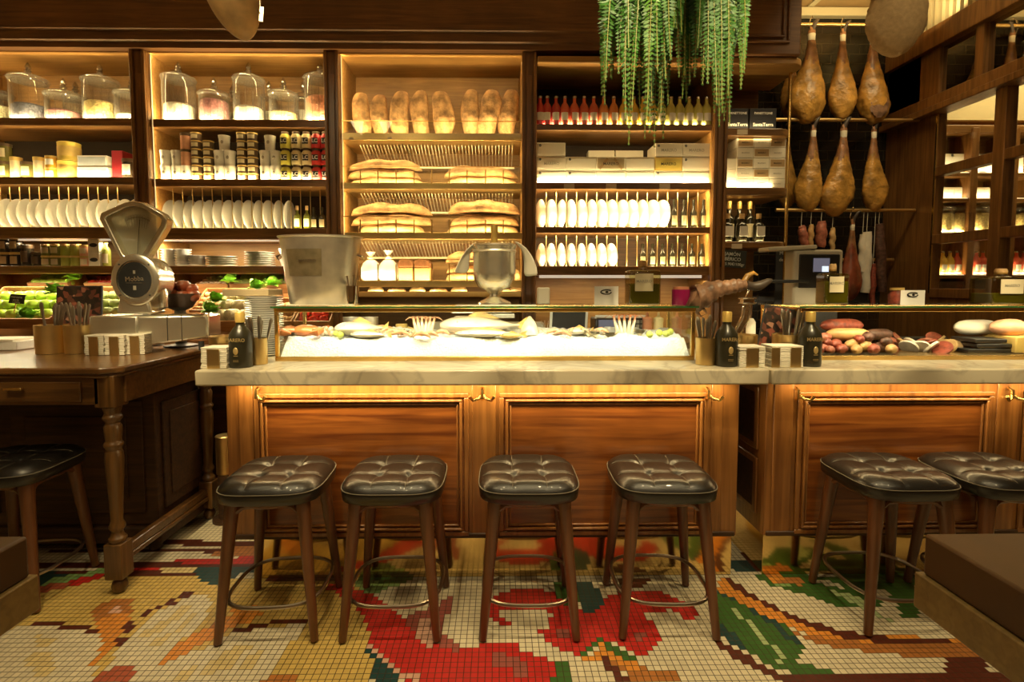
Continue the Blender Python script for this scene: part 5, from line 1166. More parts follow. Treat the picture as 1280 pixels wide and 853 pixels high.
# ---- vintage scale
YSC = 2.88
def scale_():
    x0 = xat(180, YSC, 1.2); ro = E('vintage_scale', 'silver vintage shop scale with fan-shaped head on the old table', 'scale', (x0, YSC, zt)); k = YSC/F
    q = lambda px, py: (xat(px, YSC, zat(px, py, YSC))-x0, zat(px, py, YSC)-zt)
    out = [q(*p) for p in ((129, 275), (131, 267), (160, 254), (170, 252), (182, 254), (207, 268), (213, 275), (211, 285), (187, 324), (182, 330), (160, 330), (155, 324))]
    inn = [q(*p) for p in ((136, 274), (138, 271), (162, 260), (170, 258.5), (180, 260), (202, 272), (206, 276), (204, 283), (182, 318), (177, 322), (163, 322), (158, 318))]
    n_ = len(out); vs = [(a, y, c) for y in (-.028, .028) for (a, c) in out] + [(a, y, c) for y in (-.028, .028) for (a, c) in inn]; fs = []
    for i in range(n_):
        j = (i+1) % n_
        fs += [(i, j, 2*n_+j, 2*n_+i), (n_+j, n_+i, 3*n_+i, 3*n_+j), (j, i, n_+i, n_+j), (2*n_+i, 2*n_+j, 3*n_+j, 3*n_+i)]
    MB().add(vs, fs).build('fan_frame', 'steel', ro, bevel=.006)
    sc2 = [((a-.0)*.985+.0, c) for a, c in inn]
    g_ = MB().prism(inn, -.022, -.020).build('fan_glass', 'glass_clear', ro, smooth=False)
    fc = MB().prism(inn, .016, .020).build('chart_face', 'chart_glass', ro, smooth=False)
    cx_, cz_ = q(170, 300)
    ln = MB()
    for k_ in range(9):
        a = -.55+1.1*k_/8; p0 = Vector((cx_+math.sin(a)*.09, .014, cz_-.02+math.cos(a)*.09)); p1 = Vector((cx_+math.sin(a)*.118, .014, cz_-.02+math.cos(a)*.158)); ln.tube([p0, p1], .0012, 4)
    for r_ in (.13, .158): ln.tube([(cx_+math.sin(-.6+1.2*t/16)*r_*.86, .014, cz_-.02+math.cos(-.6+1.2*t/16)*r_) for t in range(17)], .0008, 4)
    for k_ in range(16):
        a = -.52+1.04*k_/15; ln.box(cx_+math.sin(a)*.125-.003, .012, cz_-.02+math.cos(a)*.143-.003, cx_+math.sin(a)*.125+.003, .015, cz_-.02+math.cos(a)*.143+.005)
    ln.build('chart_lines', 'grey_print', fc)
    MB().tube([(cx_, .005, cz_-.09), (cx_+.02, .005, cz_+.11)], .0014, 6).build('needle', 'ink', ro)
    cx2, cz2 = q(169, 350); cx2 += .042; RX = Matrix.Rotation(PI/2, 4, 'X'); r = 23*k*1.03
    MB().lathe([(0, -.12), (r*.75, -.12), (r*1.1, -.09), (r*1.12, 0), (r*1.22, .045), (r*1.22, .06), (r*1.15, .066), (r*.92, .068), (r*.90, .058), (0, .058)], 36, sx=1, sy=1.08, mtx=RX).build('dial_housing', 'steel', ro, loc=(cx2+.0, 0, cz2))
    dl = MB().lathe([(0, 0), (r*.84, 0), (r*.84, .003), (0, .003)], 36, sy=1.08, mtx=RX).build('dial', 'ink', ro, loc=(cx2-.004, -.058, cz2))
    text('Mobba', .036, dl, (0, -.004, .004), m='steel', rot=(PI/2, -.06, 0)); B(-.045, -.004, -.018, .04, -.003, -.0165).build('underline', 'steel', dl); B(-.006, -.004, .032, .006, -.003, .05).box(-.008, -.004, -.055, .008, -.003, -.032).build('emblem', 'grey_print', dl)
    for a in (0, 1, 2, 3): MB().ball(.005, .004, .005, (cx2+r*1.06*math.cos(PI/4+a*PI/2), -.068, cz2+r*1.1*math.sin(PI/4+a*PI/2)), 8, 6).build('screw', 'iron', ro)
    pa, pb, pc, pd = q(158, 372), q(192, 372), q(198, 392), q(154, 392)
    MB().prism([pd, pc, pb, pa], -.055, .075).build('neck', 'steel', ro, bevel=.012)
    # ribbed bell to the right of the neck
    c3 = q(190, 350); MB().lathe([(.03, -.15), (.058, -.13), (.062, -.06), (.045, 0), (.05, .05), (.055, .09), (.04, .11)], 24, sy=.9).build('side_bell', 'steel', ro, loc=(c3[0]+.005, .02, c3[1]-.02))
    z1 = zat(150, 394, YSC)-zt; a0, a1 = q(122, 400)[0], q(184, 400)[0]; b1 = q(256, 400)[0]
    zl = .015
    MB().prism([(a0, -.09), (a1, -.09), (a1, .15), (a0+.03, .15)], 0, 1, lambda x, t, y: (x*(1-.0*t)+(.012 if x < 0 and t else 0)*1.0, y+(.012 if t and y < 0 else 0), zl+t*(z1-zl))).build('base', 'steel', ro, bevel=.01)
    MB().prism([(a1, -.085), (b1, .03), (b1, .17), (a1, .17)], 0, 1, lambda x, t, y: (x, y, (.03 if x < a1+.05 else .07)*(1-t)+t*z1)).build('platform_housing', 'steel', ro, bevel=.012)
    for t in (.42, .62):
        x_ = a1+(b1-a1)*t; B(x_-.0015, -.087+.115*t, .06, x_+.0015, .17, z1+.0005).build('rib', 'iron', ro)
    for x_ in (a0+.04, a1-.03, b1-.04): MB().cyl(.014, 0, .05, 12, (x_, 0.03, 0)).build('foot', 'rubber', ro)
    B(a1+.02, .0, z1, b1-.02, .14, z1+.006).build('weighing_plate', 'chrome', ro, bevel=.002)
    return ro, z1
scl, sz1 = scale_()
# bowl of dark tomatoes behind the scale
Y = 3.09; z = zat(225, 384, Y); bw = MB().lathe([(.0, 0), (.07, 0), (.12, .075), (.125, .08), (.115, .08), (.065, .01), (0, .01)], 28, sy=.8).build('wooden_bowl', 'bowl_brown', None, loc=(xat(225, Y, z), Y, z)); tag(bw, 'dark brown bowl of tomatoes behind the silver scale', 'bowl')
pd_ = MB().lathe([(.09, 0), (.09, .01), (.03, .02), (.03, z-zt-.02), (.07, z-zt)], 20).build('fruit_stand', 'iron', None, loc=(bw.location.x, Y, zt)); tag(pd_, 'small dark stand lifting the tomato bowl', 'stand')
KX = Kind(apple('tomato_dark', 'tomato', 'tomato', .038))
for i, (dx, dy, dz) in enumerate(((-.07, -.02, .06), (-.02, -.04, .07), (.04, -.04, .065), (.085, -.01, .065), (0, .03, .08), (-.04, 0, .115), (.03, -.01, .125), (.065, .01, .105), (-.075, .03, .11))):
    KX.put((bw.location.x+dx, Y+dy, z+dz), i, 'dark red-brown tomato in the brown bowl, %s' % ('front left', 'front centre', 'front right', 'right end', 'middle back', 'upper left', 'upper centre', 'upper right', 'back left top')[i], 'dark tomatoes in the brown bowl')
# ================================================================ COUNTER ITEMS
def matt_bottle(label, px, Y, z=ZT):
    ro = E('oil_bottle', label, 'bottle', (xat(px, Y, z+.1), Y, z), 0, 'matt black oil bottles'); r = .050
    MB().lathe([(0, 0), (r*.97, .002), (r, .012), (r, .135), (r*.94, .152), (r*.62, .178), (r*.40, .190), (r*.36, .20), (r*.36, .215)], 30).build('glass_body', 'bottle_matt', ro)
    MB().lathe([(r*.42, .205), (r*.43, .248), (r*.38, .252), (0, .252)], 20).build('cap', 'foil_gold', ro)
    text('MARERO', .022, ro, (0, -r-.001, .127), m='gold_print'); em = MB().ball(.011, .003, .017, (0, -r+.000, .078), 12, 8).box(-.009, -r-.001, .055, .009, -r+.002, .058); em.build('emblem', 'gold_print', ro)
    B(-.012, -r-.0005, .036, .012, -r+.001, .0375).box(-.012, -r-.0005, .030, .012, -r+.001, .0315).build('small_print', 'gold_print', ro); return ro
matt_bottle('matt black oil bottle at the left end of the long worktop', 301, 2.38)
matt_bottle('matt black oil bottle right of the ice case by the cutlery cup', 908, 2.38)
matt_bottle('matt black oil bottle on the right worktop beside the sausage case', 1012, 2.38)
napkins('brass-banded napkin stack at the left end of the long worktop', 267.5, 2.33, .115, .095, .10, rz=0)
napkins('brass-banded napkin stack at the right end of the long worktop', 940, 2.33, .118, .095, .10)
napkins('napkin stack with two brass bands on the right worktop', 984, 2.33, .145, .098, .10, striped=True)
cup_brass('brass cutlery cup beside the black bottle left of the ice case', 323, 2.46, .043, .125, ZT, 8, 11, 'cutlery', .10)
cup_brass('brass cutlery cup right of the ice case, straw handles', 882, 2.42, .047, .128, ZT, 9, 12, 'cutlery', .10)
cup_brass('brass cutlery cup behind the striped napkin stack', 985, 2.52, .075, .135, ZT, 11, 13, 'cutlery', .12, tilt=.4)
for i, (px, Y) in enumerate(((279, 2.52), (930, 2.55))):
    o = MB().lathe([(0, .002), (.055, .002), (.06, .13), (.056, .13), (.05, .01), (0, .01)], 28).build('brass_cup', 'brass_brushed', None, loc=(xat(px, Y, ZT), Y, ZT)); tag(o, 'plain brass cup half hidden behind the %s napkins' % ('far left worktop', 'worktop')[i], 'cup')
# pile of white plates left of the case
kpl = Kind(tag(MB().lathe([(0, 0), (.06, 0), (.065, .004), (.095, .012), (.096, .015), (.06, .007), (0, .005)], 36).build('dinner_plate', 'porcelain', None), 'x', 'plate'))
for i in range(27): kpl.put((xat(331, 2.78, 1.2)+random.uniform(-.0015, .0015), 2.78, ZT+i*.0115), i, 'white plate in the tall pile left of the case, %s from the bottom' % (ORD[i] if i < 20 else 'twenty-'+ORD[i-20]), 'tall pile of white plates')
o = B(-.12, -.09, 0, .12, .09, .035).build('serving_tray', 'label_tan', None, loc=(xat(325, 2.9, 1.4), 2.82, ZT+27*.0115+.006), bevel=.004); tag(o, 'pale tan tray lying on top of the tall plate pile', 'tray')
# ---- on the glass case
ZG = 1.316+.0045
def steel_bucket():
    Y = 2.78; z1 = zat(400, 294, Y-.1); xc = xat(402, Y, 1.4); k = Y/F; ro = E('ice_bucket', 'large tapered steel ice bucket on the left of the glass case', 'bucket', (xc, Y, ZG)); h = z1-ZG
    r1 = 50*k; r0 = 38.5*k; d = .72
    MB().lathe([(0, .004), (r0*.97, .0), (r0, .008), (r1*.985, h-.012), (r1*1.03, h-.006), (r1*1.03, h), (r1*.97, h-.004), (r0*.95, .02), (0, .02)], 40, sy=d).build('bucket', 'steel_brushed', ro)
    rm = (r0+r1)/2
    rz_ = lambda q: r0+(r1-r0)*q+.0015
    MB().arc(rz_(.42), h*.42, h*.80, -.75, .25, d, 12, rz_(.80)).build('name_plate', 'pewter', ro)
    text('MARERO', .022, ro, (-.02, -rz_(.66)*d-.003, h*.63), m='bronze')
    for s in (-1, 1):
        zz = h*.68; x_ = (r0+(r1-r0)*.68)*s; MB().tube([(x_, -.03, zz+.02), (x_+s*.022, -.03, zz+.01), (x_+s*.028, 0, zz-.004), (x_+s*.022, .03, zz+.01), (x_, .03, zz+.02)], .006, 8).build('handle', 'chrome', ro)
    return ro
steel_bucket()
o = B(-.16, -.10, 0, .17, .10, .010).build('folded_cloth', 'cloth', None, loc=(xat(415, 2.74, 1.32), 2.74, ZG-.001), bevel=.003)
bpy.data.objects.remove(o)
def tongs_cup():
    Y = 2.68; ro = E('steel_tumbler', 'small steel tumbler of shiny tools beside the large bucket', 'tumbler', (xat(440, Y, 1.35), Y, ZG))
    MB().lathe([(0, 0), (.030, 0), (.036, .10), (.033, .10), (.028, .006), (0, .006)], 24).build('tumbler', 'chrome', ro)
    for k in range(5): a = k*1.3; MB().tube([(0, 0, .01), (.03*math.cos(a), .02*math.sin(a), .15)], .003, 6).build('tool', 'chrome', ro)
tongs_cup()
def champagne():
    Y = 2.74; k = Y/F; xc = xat(618, Y, 1.45); z1 = zat(618, 303, Y-.09); h = z1-ZG
    ro = E('champagne_cooler', 'footed hammered silver champagne cooler on the glass case', 'champagne cooler', (xc, Y, ZG)); R_ = 26*k*1.02; c0 = .075
    MB().lathe([(0, 0), (R_*.80, 0), (R_*.78, .012), (R_*.45, .030), (R_*.24, .045), (R_*.22, .055), (R_*.42, c0), (R_*.78, c0+.02), (R_*.96, c0+.06), (R_, c0+.10), (R_*.99, h-.03), (R_*1.04, h-.02), (R_*1.05, h-.012), (R_*1.0, h-.004), (R_*.94, h-.01), (R_*.90, c0+.06), (0, c0+.03)], 40).build('cooler', 'steel', ro)
    MB().lathe([(R_*1.005, h-.045), (R_*1.035, h-.04), (R_*1.005, h-.034)], 40).build('rim_band', 'steel_brushed', ro)
    hb = E('champagne_bottle', 'champagne bottle with gold foil neck standing in the cooler', 'bottle', (xc, Y, ZG+c0+.035)); zt2 = zat(618, 281, Y)-(ZG+c0+.035)
    MB().lathe([(0, 0), (.040, 0), (.042, .09), (.036, .12), (.018, .16), (.016, .17)], 24).build('glass_body', 'glass_dark', hb); MB().lathe([(.0175, .155), (.0165, zt2-.045), (.019, zt2-.04), (.019, zt2-.02), (.017, zt2), (0, zt2)], 20).build('foil_neck', 'foil_gold', hb)
    # cloth over both sides
    for s, (pts, wd) in enumerate(((((593, 303), (583, 312), (577, 328), (574, 342)), 20), (((642, 303), (652, 310), (659, 326), (661, 346)), 24))):
        mb = MB(); vs = []; n_ = len(pts)
        for i, (a, b_) in enumerate(pts):
            w = .012+.030*i/(n_-1)
            for j in range(5):
                q_ = (j-2)/2; yy = Y-.015+q_*w*.9; xx = xat(a, Y, 1.5)+(.010*abs(q_)+(1 if s == 0 else -1)*.02*q_*i/(n_-1)); vs.append((xx-xc+(.025 if s == 0 else -.025)*(q_*.8)*i/3, yy-Y, zat(a, b_, Y)-ZG+.003*math.sin(j*2)))
        fs = [(i*5+j, i*5+j+1, (i+1)*5+j+1, (i+1)*5+j) for i in range(n_-1) for j in range(4)]
        o = mb.add(vs, fs).build('cloth_napkin', 'cloth', None, loc=(xc, Y, ZG)); sm = o.modifiers.new('t', 'SOLIDIFY'); sm.thickness = .006; o.modifiers.new('s', 'SUBSURF').render_levels = 1
        tag(o, 'pale cloth napkin draped over the %s rim of the champagne cooler' % ('left', 'right')[s], 'napkin')
champagne()
for px, w, Y, lb in ((405, .17, 2.70, 'flat white cloth beneath the steel bucket front'), (620, .20, 2.64, 'flat white cloth in front of the champagne cooler foot')):
    o = B(-w, -.03, 0, w, .03, .004).build('flat_cloth', 'cloth', None, loc=(xat(px, Y, 1.32), Y-.04, ZG), bevel=.001); tag(o, lb, 'cloth')
def wifi(label, px, py0, py1, Y, w_px):
    z1 = zat(px, py0, Y); w = w_px/F*Y/2; h = z1-ZG; ro = E('table_card', label, 'card', (xat(px, Y, 1.36), Y, ZG))
    B(-w, 0, 0, w, .003, h).build('card', 'card_white', ro); B(-w, .002, 0, w, .05, .002).build('card_foot', 'card_white', ro)
    g = MB(); RX = Matrix.Rotation(PI/2, 4, 'X')
    g.tube([(.026*math.cos(t*.35)*1.1, -.001, h*.70+.011*math.sin(t*.35)) for t in range(2, 13)], .0035, 6); g.tube([(-.024*math.cos(t*.35), -.001, h*.70-.011*math.sin(t*.35)) for t in range(1, 10)], .003, 6); g.ball(.008, .002, .006, (.002, -.001, h*.70))
    g.build('round_mark', 'ink', ro); return ro
wifi('white card with a black round mark on the left glass case', 758, 358, 381, 2.62, 30)
wifi('white card with a black round mark on the right glass case', 1141, 363, 386, 2.62, 31)
def oil_decanter(label, px, ytop_body, ycap, half, Y=2.70, lab=1, liquid=.62):
    z1 = zat(px, ytop_body, Y); z2 = zat(px, ycap, Y); w = half/F*Y; h = z1-ZG; ro = E('glass_decanter', label, 'decanter', (xat(px, Y, 1.4), Y, ZG))
    B(-w, -w*.7, 0, w, w*.7, h).build('glass_body', 'glass_oil', ro, bevel=.012)
    B(-w*.93, -w*.64, .008, w*.93, w*.64, h*liquid).build('oil', 'oil', ro, bevel=.006)
    MB().lathe([(w*.30, h-.002), (w*.26, h+.015), (w*.30, h+.02)], 20).build('neck', 'glass_oil', ro)
    MB().lathe([(w*.26, h+.012), (w*.27, z2-ZG-.012), (w*.22, z2-ZG), (0, z2-ZG)], 20).build('stopper', 'cork', ro)
    lb = B(-w*.66, -w*.7-.002, h*.40, w*.48, -w*.7+.001, h*.9).build('label', 'label_cream', ro); text('MARERO', .020, ro, (-w*.1, -w*.7-.003, h*.68), m='grey_print'); return ro
oil_decanter('square glass oil decanter with cork on the left glass case', 803, 338, 326, 19.5)
oil_decanter('square glass oil decanter with cork near the dark screen machine', 1040, 342, 330, 15.5, liquid=.75)
oil_decanter('square glass oil decanter at the right end of the right case', 1250, 346, 336, 25, liquid=.42)
def magenta_jar():
    Y = 2.70; ro = E('candle_jar', 'small magenta jar with pale lid beside the oil decanter', 'jar', (xat(851, Y, 1.36), Y, ZG)); h = zat(851, 362, Y)-ZG; r = 11/F*Y
    MB().lathe([(0, 0), (r*.96, 0), (r, .005), (r, h)], 24).build('jar_body', 'magenta', ro); MB().lathe([(r*.86, h), (r*.88, h+.014), (0, h+.016)], 24).build('lid', 'sauce_pink', ro)
magenta_jar()
o = B(-.034, -.02, 0, .034, .02, .09).build('card_reader', 'plastic_grey', None, loc=(xat(678, 2.9, 1.35), 2.84, ZG), bevel=.008); tag(o, 'small grey device beside the wooden post on the glass case', 'device')
# jar on the right case
Yj = 2.85; ro = E('glass_jar', 'small jar of brown pieces left of the right white card', 'jar', (xat(1121, Yj, 1.36), Yj, ZG)); MB().lathe([(0, 0), (.038, 0), (.042, .05), (.03, .07), (.03, .078)], 22).build('jar_body', 'chorizo', ro); MB().lathe([(.034, .074), (.034, .088), (0, .088)], 22).build('lid', 'tin_gold', ro)
# ================================================================ HAMS
def ham_mesh(H_, W_, D_, seed, name, m, skew=.15, cut=False):
    """ham hanging by the hoof: origin at the top, body below; H_ total height"""
    prof = [(0, .14, 0), (.05, .20, 0), (.11, .17, 0), (.18, .24, 0), (.28, .34, 0), (.38, .46, .1), (.50, .66, .25), (.62, .86, .5), (.71, .98, .8), (.79, 1.0, 1), (.86, .90, 1.1), (.92, .72, 1.1), (.97, .46, 1.0), (1.0, .18, .9)]
    rnd = random.Random(seed); k = 22; vs = []; fs = []
    # resample profile smoothly
    T = []; n_ = 40
    for i in range(n_+1):
        t = i/n_; j = max(q for q in range(len(prof)-1) if prof[q][0] <= t+1e-9); a, b_ = prof[j], prof[j+1]; u = (t-a[0])/(b_[0]-a[0]); u = u*u*(3-2*u)*.5+u*.5
        T.append((t, a[1]+(b_[1]-a[1])*u, a[2]+(b_[2]-a[2])*u))
    ph = [rnd.uniform(0, 6) for _ in range(6)]
    for (t, w, s) in T:
        for j in range(k):
            a = 2*PI*j/k; c, sn = math.cos(a), math.sin(a)
            bump_ = 1+.07*math.sin(3*a+ph[0]+t*7)*w+.05*math.sin(5*a+ph[1]-t*11)*w+.03*math.sin(9*a+t*23+ph[2])*w+.03*rnd.uniform(-1, 1)
            vs.append((c*w*W_/2*bump_+skew*s*W_*.5, sn*w**.9*D_/2*bump_, -t*H_))
    for i in range(n_):
        for j in range(k): q = (j+1) % k; fs.append((i*k+j, (i+1)*k+j, (i+1)*k+q, i*k+q))
    fs.append(tuple(range(k))); fs.append(tuple(n_*k+j for j in range(k-1, -1, -1)))
    mb = MB().add([(v[0], v[1], v[2]) for v in vs], [f[::-1] for f in fs]); return mb
def hung_ham(px, y0, y1, wpx, Y, seed, label, skew=.15, m='ham_skin', hoof=True, band=True, grp='cured hams hanging in the alcove', rz=0):
    z0, z1 = zat(px, y0, Y), zat(px, y1, Y); H_ = z0-z1; W_ = wpx/F*Y; D_ = W_*.62; x = xat(px, Y, z0)
    ro = E('cured_ham', label, 'ham', (x, Y, z0), 0, grp)
    o = ham_mesh(H_, W_, D_, seed, 'meat', m, skew).build('meat', m, ro, ang=75, rot=(0, 0, rz))
    o.data.materials.append(M['ham_shank']); rr_ = random.Random(seed)
    for p in o.data.polygons:
        t_ = -p.center.z/H_
        if t_ < .34+.05*math.sin(p.center.x*90+seed)+.03*rr_.random(): p.material_index = 1
    if seed == 3:  # pale cut face low on the front
        MB().ball(W_*.30, .012, H_*.15, (skew*W_*.45, -D_*.40, -H_*.80), 14, 10, noise=.15, seed=seed).build('cut_face', 'ham_dried', ro)
    if band: MB().lathe([(W_*.085, -H_*.145), (W_*.095, -H_*.14), (W_*.10, -H_*.07), (W_*.085, -H_*.065)], 16, sy=.8).build('band', 'ham_band', ro)
    if hoof: MB().tube([(0, 0, -.04), (.01, -.005, .01), (.028, -.012, .045), (.045, -.014, .055)], [W_*.06, W_*.07, W_*.06, .006], 10).build('hoof', 'hoof', ro)
    MB().tube([(-.015, -.01, -.035), (-.03, -.012, .01), (-.018, -.01, .06), (.0, 0, .085), (.012, .01, .07)], .003, 6).build('hook', 'chrome', ro)
    return ro
YH = 4.10
for (px, y0, y1, w, sd, lb, sk) in ((1015, 34, 155, 44, 1, 'large whole ham, left one in the upper row', -.1), (1054, 36, 150, 33, 2, 'slimmer whole ham, middle one in the upper row', .1), (1092, 40, 156, 38, 3, 'whole ham with a dark cut face, right one in the upper row', .15),
                                  (1017, 156, 265, 34, 4, 'whole ham, left one in the lower row', -.15), (1055, 156, 271, 40, 5, 'broad whole ham, middle one in the lower row', -.25), (1093, 158, 265, 31, 6, 'slim whole ham, right one in the lower row', .15)):
    hung_ham(px, y0, y1, w, YH, sd, lb, sk*1.6)
hung_ham(990, 60, 150, 26, 4.28, 8, 'ham half hidden behind the shelf end, upper row', .1); hung_ham(985, 165, 260, 26, 4.28, 9, 'ham half hidden behind the shelf end, lower row', .1)
for i, (py, Y, lb) in enumerate(((31, YH, 'top'), (150, YH, 'second'), (263, YH, 'third'), (325, 4.3, 'lowest'))):
    z = zat(1050, py, Y); x0 = xat(985, Y, z); o = MB().tube([(x0-.1, Y, z), (XR-.01, Y, z)], .014, 12).build('hanging_rail', 'brass_brushed', None); tag(o, '%s metal rail across the ham alcove' % lb, 'rail')
# lower row of sausages etc
def hang(nm, m, label, px, y0, y1, w, Y, cat='sausage', taper=.55, sx=1.0, lean=0):
    z0, z1 = zat(px, y0, Y), zat(px, y1, Y); h = z0-z1; r = w/F*Y/2; ro = E(nm, label, cat, (xat(px, Y, z0), Y, z0)); n_ = 12
    pts = [(lean*i/n_*h+.004*math.sin(i*1.3), .003*math.sin(i), -i/n_*h) for i in range(n_+1)]; rad = [r*(taper+(1-taper)*min(1, math.sin(PI*min(.98, max(.02, i/n_)))**.5)) for i in range(n_+1)]
    MB().tube(pts, rad, 14, sx=sx).build('casing', m, ro); zr = zat(px, 264, Y)-z0
    MB().tube([(0, 0, -.01), (-.004, 0, .02), (0, 0, max(.04, zr))], .0022, 6).build('string', 'ham_band', ro)
hang('chorizo', 'chorizo_pink', 'short speckled dry sausage, leftmost above the dark screen machine', 1002, 283, 308, 11, YH, lean=.2)
hang('dried_sausage', 'sausage_tan', 'short tan dry sausage above the dark screen machine', 1014, 281, 308, 7, YH)
hang('chorizo', 'chorizo_pink', 'thick speckled dry sausage above the dark screen machine', 1027, 277, 309, 13, YH)
hang('dried_meat', 'ham_pale', 'knobbly dried meat piece hanging right of the thick sausage', 1041, 285, 312, 7, YH, cat='meat')
hang('white_salami', 'salami_white', 'long white salami hanging at the right of the alcove', 1084, 290, 366, 12, YH, taper=.75)
hang('white_salami', 'salami_white', 'white salami hanging just behind the long one', 1079, 293, 340, 9, YH, taper=.75)
hang('dark_salami', 'salami_dark', 'long dark salami hanging right of the white one', 1099, 280, 365, 12, YH, taper=.7, lean=.08)
hang('thin_sausage', 'chorizo', 'thin reddish sausage hanging below the white salami', 1092, 330, 384, 7, YH)
hung_ham(1066, 274, 376, 26, 3.85, 12, 'dark marbled ham hanging low beside the white salami', .0, m='ham_meat', grp=None)
# ham on its carving stand (right end of the glass case)
def stand_ham():
    Y = 2.66; pts = [(862, 372, 12), (868, 374, 17), (880, 369, 15), (893, 362, 11.5), (905, 360, 9), (916, 358, 9), (924, 357, 8), (932, 356, 6.0), (940, 358, 5), (950, 357, 6), (960, 352, 4), (965, 350, 1.5)]
    c = P(915, 380, Y); ro = E('carved_ham', 'carved ham leg with hoof lying on a metal stand between the cases', 'ham', (c.x, Y, ZT))
    V = [P(a, b_, Y)-Vector((c.x, Y, ZT)) for a, b_, _ in pts]; R_ = [w/F*Y for _, _, w in pts]
    # smooth resample
    def rs_(V, R_, m_=4):
        A = []; B_ = []
        for i in range(len(V)-1):
            for k in range(m_):
                t = k/m_; p0 = V[max(i-1, 0)]; p1 = V[i]; p2 = V[i+1]; p3 = V[min(i+2, len(V)-1)]
                A.append(.5*((2*p1)+(p2-p0)*t+(2*p0-5*p1+4*p2-p3)*t*t+(3*p1-p0-3*p2+p3)*t**3)); B_.append(R_[i]+(R_[i+1]-R_[i])*t)
        A.append(V[-1]); B_.append(R_[-1]); return A, B_
    A, B_ = rs_(V[:8], R_[:8]); B_ = [b*(1+.10*math.sin(i*1.9)) for i, b in enumerate(B_)]
    MB().tube(A, B_, 14).build('meat', 'ham_dried', ro, ang=70)
    A, B_ = rs_(V[7:], R_[7:]); MB().tube(A, B_, 12).build('hoof', 'hoof', ro)
    q = [P(a, b_, Y)-Vector((c.x, Y, ZT)) for a, b_ in ((930, 352), (934, 345), (942, 341), (947, 344))]; MB().tube(q, [.014, .014, .010, .004], 8).build('shank_bone', 'ham_skin', ro)
    w_ = [P(a, b_, Y-.02)-Vector((c.x, Y, ZT)) for a, b_ in ((866, 384), (876, 396), (884, 392), (874, 380))]; MB().tube(w_, [.014, .006, .004, .012], 8).build('dangling_rind', 'ham_dried', ro)
    return c
hc = stand_ham()
def ham_stand():
    Y = 2.70; c = P(934, 380, Y); ro = E('ham_stand', 'metal carving stand with curved legs clamping the ham leg', 'ham stand', (c.x, Y, ZT)); g = lambda a, b_: P(a, b_, Y)-Vector((c.x, Y, ZT))
    for a0, b0 in ((378, 383),): 
        p = g(934, 372); B(p.x-.035, -.03, p.z-.008, p.x+.035, .03, p.z).box(p.x-.035, -.03, p.z-.034, p.x+.035, .03, p.z-.026).box(p.x-.03, -.02, p.z-.028, p.x+.03, .02, p.z-.006).build('clamp', 'chrome', ro, bevel=.003)
    MB().tube([g(930, 382), g(928, 396), g(920, 412), Vector((g(913, 420).x, 0, .01))], .008, 8).build('leg', 'chrome', ro); MB().tube([g(938, 382), g(935, 400), g(926, 416), Vector((g(918, 424).x, .03, .01))], .008, 8).build('leg', 'chrome', ro)
    MB().tube([g(932, 372), g(936, 362), g(942, 356)], .004, 8).build('screw', 'chrome', ro)
    B(-.20, -.07, 0, .08, .09, .016).build('base_board', 'marble', ro, bevel=.003)
ham_stand()
o = MB().lathe([(0, 0), (.028, 0), (.024, .17), (.012, .19), (0, .19)], 20).build('napkin_roll', 'paper', None, loc=(xat(943, 2.80, 1.2), 2.84, ZT)); tag(o, 'white paper roll standing behind the ham stand', 'paper roll')
# machine with dark screen
def machine():
    Y = 3.12; z0 = zat(1020, 386, Y); z1 = zat(1020, 312, Y); x0, x1 = xat(993, Y, z1), xat(1055, Y, z1); w = x1-x0; h = z1-z0
    ro = E('slicing_machine', 'grey machine with dark rounded front and small lit screen', 'machine', (x0, Y, 0)); 
    B(0, 0, z0, w, .11, z1).build('housing', 'plastic_grey', ro, bevel=.015)
    B(-.08, -.01, z1-.006, w*.72, .12, z1+.020).build('top_tray', 'plastic_grey', ro, rot=(0, -.05, 0), bevel=.008)
    a, b_ = zat(1020, 360, Y), zat(1020, 318, Y); B(w*.10, -.006, a, w*.92, .004, b_).build('dark_front', 'plastic_black', ro, bevel=.012)
    sc_ = B(w*.38, -.010, zat(1020, 340, Y), w*.70, -.005, zat(1020, 323, Y)).build('screen', 'screen', ro); B(w*.55, -.012, zat(1020, 340, Y), w*.68, -.0095, zat(1020, 333, Y)).build('lit_window', 'screen_white', sc_)
    B(-.16, -.03, zat(1020, 354, Y), w*.25, -.018, zat(1020, 350, Y)).build('lever', 'plastic_black', ro, bevel=.003)
    B(.02, .01, .95, w-.02, .10, z0).build('base', 'plastic_black', ro)
machine()
o = B(xat(985, 3.1, 1), 3.04, 0, XR-.03, 3.5, .95).build('back_cabinet', 'wood_dark', None); tag(o, 'dark back cabinet under the slicing machine', 'cabinet')
# leaning framed board / chalk notes behind the pole
zc_ = zat(980, 333, 3.9); nb = E('chalkboard_sign', 'dark tall noticeboard with faint chalk writing behind the brass pole', 'sign', (xat(981, 3.92, zc_), 3.92, zc_)); B(-.07, 0, -.40, .07, .01, .16).build('board', 'plastic_black', nb, bevel=.002)
text('Menú', .04, nb, (0, -.001, .10), m='grey_print'); text('del día', .035, nb, (0, -.001, .05), m='grey_print')
